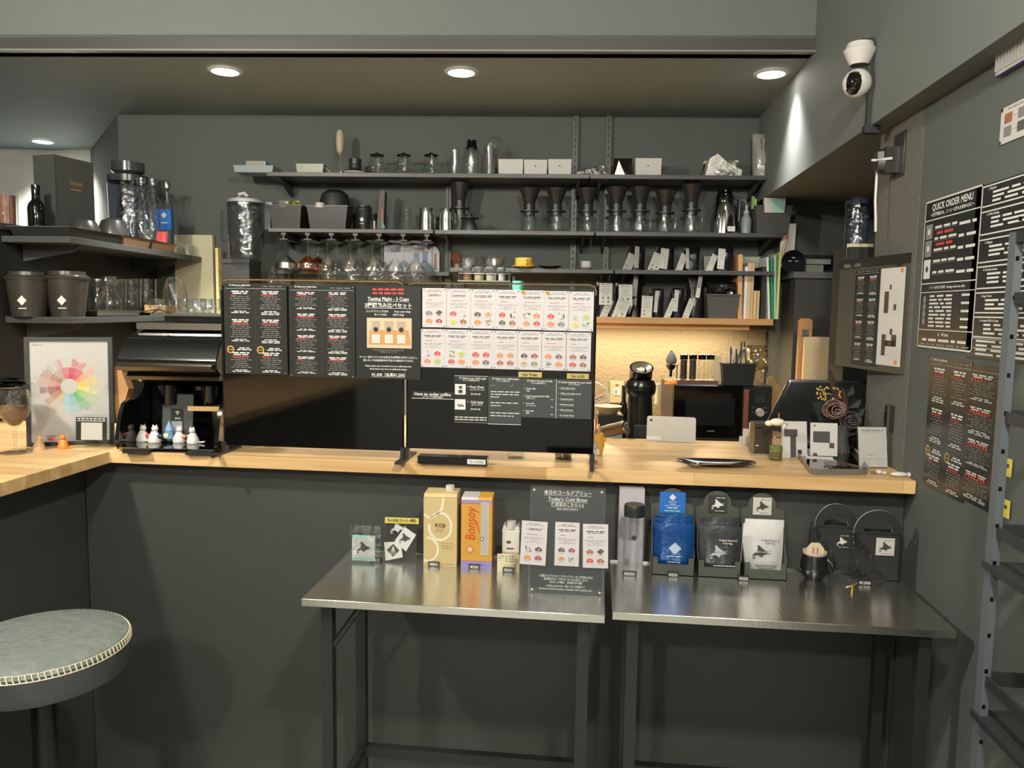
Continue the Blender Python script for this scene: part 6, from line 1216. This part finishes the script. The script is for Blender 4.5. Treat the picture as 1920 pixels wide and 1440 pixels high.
g_ = 'clear glass bottles on the side shelf'
on_side('glass_bottle', 'clear glass bottle with a blue diamond label', 'bottle', 315, 343, U1-.08, ZL1+.042, gbottle(True), g_)
on_side('glass_bottle', 'clear glass bottle in the middle beside the blue labelled one', 'bottle', 289, 337, U1-.10, ZL1+.042, gbottle(False), g_)
on_side('glass_bottle', 'clear glass bottle behind, between dispenser and middle bottle', 'bottle', 268, 335, U1-.13, ZL1+.042, gbottle(False), g_)
on_side('glass_dome', 'round clear glass dome standing in a steel pan', 'glass dome', 271, 391, U1-.07, ZL1+.042, lambda k, h: MB().lathe([(20*k, 0), (24*k, h*.4), (20*k, h*.78), (10*k, h*.97), (.0001, h)], GLS))
on_side('red_packet', 'small red packet in the steel pan under the bottles', 'packet', 303, 434, U1-.02, ZL1+.042, lambda k, h: MB().box(-9*k, 0, 0, 7*k, .02, h, FR['red']))
on_side('glass_ashtray', 'low ribbed glass dish at the end of the side shelf', 'dish', 351, 461, U1-.06, ZL1, lambda k, h: MB().lathe([(.0001, .003), (15*k, 0), (16*k, h), (12*k, h), (11*k, .01)], GLS, seg=14, smooth=False))
on_side('tamper_stand', 'black mushroom shaped tamper stand at the shelf end', 'stand', 377, 434, U1-.09, ZL1, lambda k, h: [('flat_plate', MB().box(-45*k, -.02, h*.88, 28*k, .05, h*.93, M('plate_olive', (120, 122, 104), .4))), ('mushroom_top', MB().lathe([(.0001, h*.6), (14*k, h*.64), (18*k, h*.75), (14*k, h*.84), (.0001, h*.86)], BGL)), ('posts', MB().cyl((-8*k, 0, 0), 4*k, h*.65, BGL, 10).cyl((6*k, 0, 0), 3*k, h*.65, BGL, 10))])
def canister(k, h):
    w_ = 39*k; d = MB(); d.add([(-.018+.02, -w_*.86, h*.36), (.02, -w_*.86, h*.36-.019), (.038, -w_*.84, h*.36), (.02, -w_*.86, h*.36+.019)], [(0, 1, 2, 3)], WTX); d.box(.005, -w_*.845, h*.36-.032, .036, -w_*.82, h*.36-.028, WTX)
    return [('canister_body', MB().lathe([(.0001, 0), (w_*.72, 0), (w_*.94, h*.84)], M('canister_brown_black', (54, 52, 48), .32), seg=36)), ('lid', MB().lathe([(w_*.98, h*.83), (w_, h*.88), (w_*.82, h*.92), (w_*.80, h), (.0001, h)], M('canister_brown_black', (0, 0, 0)), seg=36)), ('logo_print', d, 'white diamond logo')]
UC = (LU+U1)/2+.005
on_side('cup_canister', 'large dark cup-shaped canister with white diamond, left one', 'canister', 55, 510, LU+.075, ZL2, canister, 'cup shaped canisters')
on_side('cup_canister', 'large dark cup-shaped canister with white diamond beside the carafe', 'canister', 128, 509, LU+.185, ZL2, canister, 'cup shaped canisters')
def tall(k, h): return MB().lathe([(.0001, .004), (17*k, 0), (19*k, h), (18*k, h), (16*k, .01)], GLS)
for cx, u, lb in ((184, .16, 'tall clear glass nearest the right canister'), (219, .18, 'tall clear glass behind the waisted carafe'), (247, .14, 'tall clear glass with a bright streak'), (275, .12, 'tall clear glass, last before the glass dome')):
    on_side('tall_glass', lb, 'glass', cx, 523, U1-u, ZL2+.028, tall, 'tall clear glasses on the lower side shelf')
on_side('waisted_carafe', 'small waisted glass carafe with a flared crimped rim', 'carafe', 205, 518, U1-.05, ZL2+.028, lambda k, h: MB().lathe([(.0001, .003), (20*k, 0), (22*k, h*.25), (8*k, h*.68), (7*k, h*.78), (14*k, h), (13*k, h), (6*k, h*.78)], GLS, seg=16))
panobj('steel_pan', 178, 262, STB, .026, LU+.02, U1-.006, 'dark steel pan under the waisted carafe', 'shallow steel pans', ZL2)
# espresso machine on the bar corner
a_, b_ = PZ(218, 838, CH), PZ(404, 846, CH); mw = .36; mpx = PZ(312, 849, CH); k = depth(mpx)/FP
MBK = M('machine_black', (16, 16, 16), .10, coat=.4)
t = T('espresso_machine', 'glossy black curved espresso machine at the bar corner', 'espresso machine', (mpx.x, mpx.y+.02, CH), .05)
w_ = 96*k; H = PY(312, 618, mpx.y+.15).z-CH
prof = [(.02, .03), (.0, .05), (.06, .10), (.16, .14), (.20, H*.40), (.16, H*.58), (.06, H*.72), (.0, H*.80), (.02, H*.92), (.10, H), (.36, H), (.36, .03)]
def smooth(ps, n=4):
    out = []; L_ = len(ps)
    for i in range(L_-1):
        p0, p1, p2, p3 = ps[max(i-1, 0)], ps[i], ps[i+1], ps[min(i+2, L_-1)]
        for j in range(n):
            s = j/n; out.append(tuple(.5*((2*p1[q])+(-p0[q]+p2[q])*s+(2*p0[q]-5*p1[q]+4*p2[q]-p3[q])*s*s+(-p0[q]+3*p1[q]-3*p2[q]+p3[q])*s**3) for q in (0, 1)))
    return out+[ps[-1]]
hood = smooth([(.16, H*.50), (.07, H*.60), (.005, H*.68), (-.01, H*.74), (.0, H*.80), (.03, H*.90), (.08, H*.97), (.14, H)])+[(.36, H), (.36, H*.5)]
O('hood', MB().prism(hood, -w_, w_, MBK, 'x', smooth=False), t, bevel=.003)
for z0, y0 in ((.675, -.018), (.585, .04)):
    O('chrome_band', MB().prism([(y0, H*z0), (y0-.004, H*(z0+.03)), (y0+.01, H*(z0+.06)), (y0+.03, H*(z0+.06)), (y0+.03, H*z0)], -w_*.98, w_*.92, M('band_steel', (110, 102, 90), .3, .9), 'x'), t, label='grey steel band')
O('body_back', MB().box(-w_*.93, .17, .014, w_*.93, .36, H*.55, MBK), t)
for s in (-1, 1): O('side_panel', MB().prism(smooth([(-.01, .008), (-.02, .04), (.02, .14), (.10, H*.42), (.16, H*.60)])+[(.36, H*.6), (.36, .008)], s*w_-.006, s*w_+.006, MBK, 'x'), t)
O('drip_tray', MB().box(-w_, -.02, .008, w_, .20, .014, BGL).box(-w_*.95, -.023, .010, w_*.95, -.020, .014, STL), t, label='drip tray with a chrome edge')
for x in (-.8, .45): O('foot', MB().box(w_*x, -.045, 0, w_*(x+.5), .05, .008, BLK2), t)
S = Sheet(w_*.5, .03, MBK, .0001); S.txt('CASADIO', .5, .5, .55, STL, .85); S.rect(.02, .9, .9, .97, GRY); O('name_lettering', S, t, loc=(w_*.28, .018, H*.80), rot=(-.30, 0, 0), label='silver lettering')
O('group_head', MB().cyl((-w_*.35, .12, H*.36), .03, .06, BGL, 20), t); O('group_head', MB().cyl((w_*.5, .12, H*.36), .03, .06, BGL, 20), t); O('steam_rail', MB().box(w_*.25, .04, H*.33, w_*.95, .06, H*.37, STL), t, label='bright steel rail')
# trays on top
zt_ = CH+H
one2 = []
for i, (ya, lb, dy) in enumerate(((616, 'lower stainless drip tray on the espresso machine', 0), (603, 'upper stainless tray holding glasses on the machine', .02))):
    y = mpx.y+.12+dy*3; z0 = zt_+.001+i*.030; O('cup_tray', MB().box(-w_*(1.0-.06*i), 0, .012 if i else 0, w_*(1.0-.03*i), .22, .020, STB).box(-w_*.8, .05, -.008 if i else .0, w_*.8, .2, .012, BLK2), loc=(mpx.x, y, z0), rz=.05, label=lb, cat='tray', group='trays on the espresso machine')
gz = zt_+.052; gy = mpx.y+.20
def yitem(name, label, cat, px, ytop, y, z, fn, group=None): return one(name, label, cat, px, ytop, y, z, fn, group, 'F')
yitem('glass_dome', 'tall upturned clear glass above the espresso machine', 'glass', 329, 520, gy+.10, gz, lambda k, h: MB().lathe([(21*k, 0), (21*k, h*.6), (15*k, h*.92), (8*k, h), (.0001, h)], GLS))
for i, (px, dy, lb) in enumerate(((368, 0, 'rounded clear tumbler, front left on the machine'), (395, .02, 'rounded clear tumbler, front right on the machine'), (352, .09, 'rounded clear tumbler, back left on the machine'), (380, .10, 'rounded clear tumbler, back right on the machine'), (300, .0, 'rounded clear tumbler standing behind the black frame'))):
    yitem('glass_tumbler', lb, 'glass', px, 560, gy+dy, gz, lambda k, h: MB().lathe([(.0001, .003), (12*k, 0), (19*k, h*.45), (17*k, h), (16*k, h), (18*k, h*.45), (11*k, .01)], GLS), 'clear tumblers on the espresso machine')
yitem('brown_box', 'small open tan box among the glasses on the machine', 'box', 292, 572, gy+.03, gz, lambda k, h: MB().box(-22*k, 0, 0, 20*k, .06, h, M('tan_box', (176, 136, 92), .6)))
yitem('wire_tripod', 'thin black wire pyramid stand on the machine trays', 'wire stand', 291, 580, gy-.09, gz, lambda k, h: MB().tube([(-38*k, 0, 0), (0, .02, h), (30*k, 0, .0)], .002, BLK).tube([(0, .02, h), (8*k, -.04, 0)], .002, BLK))
one('side_kraft_bag', 'folded kraft paper bag between picture frame and machine', 'bag', 230, 690, 2.30, CH, lambda k, h: MB().prism([(-13*k, h*.45), (-8*k, 0), (-4*k, 0), (4*k, h*.5), (15*k, h*.72), (2*k, h*.97), (-12*k, h)], 0, .03, BRN, 'y'), frame='F')
# poster frame with flavour wheel
a_ = PZ(50, 838, CH); b_ = PZ(214, 832, CH); fw = (b_-a_).length; rzf = math.atan2(b_.y-a_.y, b_.x-a_.x); fh = PY(45, 632, a_.y).z-CH
t = T('picture_frame', 'black framed round flavour wheel chart leaning on the bar', 'picture', a_, rot=(-.06, 0, rzf)); ft = .012
O('frame', MB().box(0, 0, 0, fw, .018, ft, BLK2).box(0, 0, fh-ft, fw, .018, fh, BLK2).box(0, 0, ft, ft, .018, fh-ft, BLK2).box(fw-ft, 0, ft, fw, .018, fh-ft, BLK2), t)
S = Sheet(fw-2*ft, fh-2*ft, M('chart_paper', (190, 188, 184), .5)); cx, cy = .49, .45; R_ = .40*S.w
def seg(r0, r1, a0, a1, m_, l):
    n = 5; P = []
    for i in range(n+1): g = math.radians(a0+(a1-a0)*i/n); P.append((cx+r0*math.sin(g)/S.w, cy-r0*math.cos(g)/S.h))
    for i in range(n, -1, -1): g = math.radians(a0+(a1-a0)*i/n); P.append((cx+r1*math.sin(g)/S.w, cy-r1*math.cos(g)/S.h))
    S.poly(P, m_, l)
WC = [(184, 60, 78), (206, 84, 96), (216, 150, 120), (220, 186, 96), (214, 206, 110), (150, 190, 120), (96, 168, 110), (130, 180, 190), (150, 190, 206), (190, 170, 150), (176, 120, 90), (150, 80, 90), (190, 140, 120), (160, 110, 100), (170, 150, 140), (196, 100, 110)]
OFF = (150, 170, 190); rdw = random.Random(21)
for i, c in enumerate(WC):
    a0 = i*22.5; soft = tuple(int(q*.55+200*.45) for q in c); seg(.11*S.w, .17*S.w, a0, a0+22.5, M('wheel_a%d' % i, c, .5), 1); seg(.17*S.w, .27*S.w, a0, a0+21.5, M('wheel_b%d' % i, tuple(int(q*.8+200*.2) for q in c), .5), 1)
    for j in range(3):
        if rdw.random() > .2: seg(.28*S.w, (.36+.05*rdw.random())*S.w, a0+7.3*j, a0+7.3*j+6.6, M('wheel_c%d' % i, soft, .5), 1)
    for j in range(4): seg(.43*S.w, (.47+.03*rdw.random())*S.w, a0+5*j, a0+5*j+1.2, FR['white'], 1)
S.greek(.1, .04, .12, .01, GTX, rd, 2); S.greek(.25, .94, .14, .016, GTX, rd, 1); O('flavour_wheel_print', S, t, loc=(ft, .006, ft)); O('frame_glass', MB().box(ft, .002, ft, fw-ft, .003, fh-ft, G('picture_glass', (250, 250, 250), .8, .02, .02, .01)), t)
# QR stand left out code
p = PZ(141, 839, CH); k = depth(p)/FP; t = T('acrylic_card_stand', 'clear acrylic stand with a dark card in front of the flavour wheel', 'sign', p, rot=(-.08, 0, .1))
S = Sheet(58*k, 44*k, SHT); S.greek(.5, .06, .9, .05, WTX, rd, 7); S.greek(.5, .15, .9, .04, WTX, rd, 8); S.rect(.17, .22, .86, .96, WPL); O('dark_card', S, t, loc=(.002, 0, 13*k)); O('acrylic_cover', MB().box(-.002, -.004, 0, 64*k, -.002, 62*k, GLA).box(-.002, -.004, 0, 64*k, .012, .002, GLA), t)
# glass of beans
def wine(k, h):
    P = [(.0001, .002), (27*k, .002), (27*k, .004), (4*k, .010), (3*k, h*.06), (3.4*k, h*.34), (8*k, h*.38), (22*k, h*.50), (29*k, h*.62), (29*k, h*.72), (25*k, h*.86), (24*k, h*.86), (28*k, h*.71), (28*k, h*.62)]
    bm = M('coffee_beans', (120, 84, 62), .5, bump=1, bs=160, var=.5, vs_=150)
    return [('glass', MB().lathe(P, GLS, seg=32)), ('beans', MB().lathe([(.0001, h*.37), (8*k, h*.39), (21*k, h*.50), (27*k, h*.61), (27.5*k, h*.65), (.0001, h*.67)], bm, seg=24))]
t = put('bean_glass', 'stemmed glass half full of coffee beans at far left', 'glass', 30, 850, 712, wine)
p, h, k = fitem(30, 850, 712); rdd = random.Random(3)
for i in range(6):
    O('foil_packet', MB().pillow(.075, .055, .006, FOILB, n=4, seed=i, crumple=.006, bot=1, c=(0, 0, -.027)), loc=p+Vector((rdd.random()*.02-.01, rdd.random()*.02-.01, h*(.90+.024*i))), rot=(1.45+rdd.random()*.2, rdd.random()*.3-.15, rdd.random()*2), label='black foil packet piled on the glass of beans', cat='packet', group='foil packets piled on the bean glass')
# cat figurines
def catfig(px, py, ytop, col, ear, label, item_c=None, face=1):
    p, h, k = fitem(px, py, ytop, CH+.0145 if px > 200 else CH); t = T('cat_figurine', label, 'figurine', p, 0, 'small cat figurines on the bar'); w_ = h*.34
    O('cat_body', MB().lathe([(.0001, 0), (w_, 0), (w_*1.08, h*.12), (w_*.80, h*.38), (w_*.52, h*.56), (w_*.45, h*.62)], col, seg=16).ball((face*w_*.12, 0, h*.74), h*.185, col, 1, .95, .92).tube([(-face*w_*.8, .0, .003), (-face*w_*1.6, 0, .004), (-face*w_*2.1, 0, .006)], h*.05, col, 6).tube([(face*w_*.3, -w_*.3, h*.5), (face*w_*.9, -w_*.3, h*.42)], h*.055, col, 6), t)
    for s in (-1, 1): O('ear', MB().lathe([(h*.06, 0), (.0001, h*.13)], ear, (face*w_*.12+s*h*.10, 0, h*.86), 8), t)
    if item_c: O('held_item', MB().ball((face*w_*1.1, -w_*.35, h*.36), h*.13, item_c), t)
    return t
CW = M('cat_white', (216, 212, 208), .4); CO = M('cat_orange', (216, 130, 52), .45); CK = M('cat_black', (28, 28, 28), .3)
catfig(73, 843, 813, M('cat_cream', (214, 180, 140), .5), CO, 'cream and orange cat figurine, leftmost on the bar', None, 1)
catfig(119, 841, 813, CO, CO, 'orange cat figurine holding a red fish', None, -1)
O('red_fish', MB().ball((0, 0, 0), .010, FR['red'], 1.6, .6, .5), loc=PZ(119, 841, CH)+Vector((-.030, -.006, .030)), label='small red fish held by the orange cat figurine', cat='toy')
catfig(243, 826, 795, CK, CK, 'black cat figurine with a yellow box on the machine tray', M('toy_yellow', (214, 178, 40), .4), 1)
catfig(268, 827, 794, CW, CO, 'white cat figurine with orange ears and a red item', FR['red'], 1)
catfig(290, 829, 795, CW, CW, 'white cat figurine with a dark blue item', M('toy_navy', (40, 56, 110), .4), 1)
catfig(336, 829, 797, CW, CW, 'white cat figurine with an orange striped side', M('toy_stripe', (220, 140, 110), .4), 1)
catfig(362, 831, 799, CW, CW, 'plain white cat figurine nearest the left screen', None, -1)
put('blue_gnome', 'small pale blue ornament with a cream disc among the cats', 'ornament', 318, 828, 788, lambda k, h: MB().lathe([(.0001, 0), (9*k, 0), (7*k, h*.5), (8*k, h*.55), (.0001, h)], M('gnome_blue', (120, 160, 206), .5)).ball((-.004, -.014, h*.3), .009, M('cream_disc', (220, 206, 150), .5), 1, .4, 1), z=CH+.0145)
put('chain_pile', 'small heap of dark glossy beads between the cats', 'beads', 315, 829, 815, lambda k, h: MB().ball((0, 0, .005), .008, BGL, 2.4, 1, .8).ball((.018, 0, .005), .006, BGL).ball((-.016, 0, .005), .006, BGL), z=CH+.0145)
p = PZ(293, 830, CH+.0145); p.y += .03; k = depth(p)/FP; hh = PY(322, 740, p.y).z-CH-.0145; t = T('wifi_stand', 'clear acrylic stand with a dark wireless network card', 'sign', p, rot=(-.10, 0, .06))
S = Sheet(58*k, hh, M('wifi_grey', (78, 80, 80), .35)); S.rect(.28, .3, .70, .92, SHT, 1)
for r0, r1 in ((.004, .0055), (.0075, .0095)):
    P = [(.5+r1*math.sin(g*.2)/S.w, .42-r1*math.cos(g*.2)/S.h) for g in range(-4, 5)]+[(.5+r0*math.sin(g*.2)/S.w, .42-r0*math.cos(g*.2)/S.h) for g in range(4, -5, -1)]; S.poly(P, WTX, 3)
S.disc(.5, .42, .002, WTX, 3); S.txt('Wi-Fi', .5, .51, .04, WTX, .2); S.rect(.30, .57, .66, .82, GTX, 2)
O('dark_card', S, t, loc=(.001, 0, 0)); O('acrylic_cover', MB().box(-.002, -.004, 0, 62*k, -.0025, hh+.004, GLA).box(-.002, -.004, 0, 62*k, .045, .002, GLA), t)
# pale panel and cream edge at the back left
a_, b_ = PV(326, 440, 4.05), PV(404, 700, 4.05); m = MB().box(0, 0, 0, (b_-a_).dot(E1), .03, a_.z-.0, M('cream_door', (196, 190, 160), .5))
O('cream_cabinet', m, loc=(a_.x, a_.y, 0), rz=A, label='cream cabinet side seen between side shelves and left screen', cat='cabinet')
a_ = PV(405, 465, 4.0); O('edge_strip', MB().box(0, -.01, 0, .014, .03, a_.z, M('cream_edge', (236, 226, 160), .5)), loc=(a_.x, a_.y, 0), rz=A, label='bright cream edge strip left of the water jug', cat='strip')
# ================================================================== BAR STOOL
c = PZ(86, 1200, .765); rx = (PZ(240, 1200, .765)-c).length
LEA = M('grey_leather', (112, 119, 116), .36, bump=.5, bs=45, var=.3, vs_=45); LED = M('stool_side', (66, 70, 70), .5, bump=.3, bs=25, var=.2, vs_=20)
t = T('bar_stool', 'round grey leather bar stool with white stitched rim', 'stool', (c.x-.012, c.y, 0))
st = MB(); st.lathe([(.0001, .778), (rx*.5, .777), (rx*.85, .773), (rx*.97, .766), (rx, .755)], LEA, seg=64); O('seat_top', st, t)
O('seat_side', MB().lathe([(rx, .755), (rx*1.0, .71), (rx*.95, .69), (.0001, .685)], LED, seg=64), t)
m = MB(); n = 100; SM = M('stitch_cream', (226, 218, 190), .6)
for i in range(n):
    g = 2*math.pi*i/n; a1, b1 = Vector((math.cos(g), math.sin(g), 0)), Vector((-math.sin(g), math.cos(g), 0)); e = a1*(rx*1.004); 
    m.tube([e*.985+Vector((0, 0, .764)), e+Vector((0, 0, .758)), e+b1*.003+Vector((0, 0, .748))], .0016, SM, 5)
m.tube([(rx*1.006*math.cos(2*math.pi*i/60), rx*1.006*math.sin(2*math.pi*i/60), .749) for i in range(61)], .0013, SM, 5); m.tube([(rx*.985*math.cos(2*math.pi*i/60), rx*.985*math.sin(2*math.pi*i/60), .7635) for i in range(61)], .0009, SM, 5)
o = O('stitching', m, t, label='cream stitching around the rim')
O('pole', MB().cyl((0, 0, .03), .026, .67, M('pole_black', (40, 42, 44), .22, .6), 24), t); O('base_plate', MB().lathe([(.0001, .03), (.04, .03), (.20, .012), (.205, 0)], M('pole_black', (0, 0, 0)), seg=40), t); O('foot_ring', MB().tube([(.03, 0, .30), (.12, 0, .30)], .008, BLK2), t)
# ================================================================== BLACK RACK ON THE RIGHT
XR = .74; p = PX(1848, 1120, XR); ry = p.y
RK = M('rack_black', (44, 46, 48), .4); RKF = M('rack_blue_grey', (86, 92, 98), .42)
t = T('display_rack', 'black perforated steel rack standing at the right wall', 'rack', (XR, ry, 0)); HT = PX(1895, 436, XR).z
far = .0; near = -.75
for y in (0, near):
    for x in (0, .11):
        m = MB().box(x, y-.012, 0, x+.014, y+.012, HT, RKF if y == 0 and x == 0 else RK)
        for j in range(24): m.box(x+.002, y-.0125, .06+j*.07, x+.008, y-.0119, .068+j*.07, BGL)
        O('post', m, t)
for px, py in ((1900, 560), (1878, 775), (1878, 990), (1870, 1275)):
    z = PX(px, py, XR+.03).z; O('cross_bar', MB().box(.014, -.006, z-.012, .12, .006, z+.012, RK), t); O('long_bar', MB().box(.004, near+.012, z-.010, .010, -.012, z+.010, RK), t)
for px, py in ((1852, 1062), (1830, 1345)):
    z = PX(px, py, XR-.01).z; O('shelf', MB().box(-.006, near, z-.012, .115, .014, z, RK), t)
O('top_bar', MB().box(.014, -.012, HT-.02, .12, .012, HT, RK), t); O('long_bar', MB().box(0, near+.012, HT-.02, .014, -.012, HT, RK), t)
q = PX(1912, 1080, XR+.04); zz = PX(1852, 1062, XR-.01).z; O('gold_ornament', MB().box(0, 0, 0, .03, .05, .016, M('gold_box', (206, 158, 50), .35, .6)), loc=(XR+.03, ry-.19, zz), rz=.2, label='small gold ornament on the rack shelf at the right edge', cat='ornament')
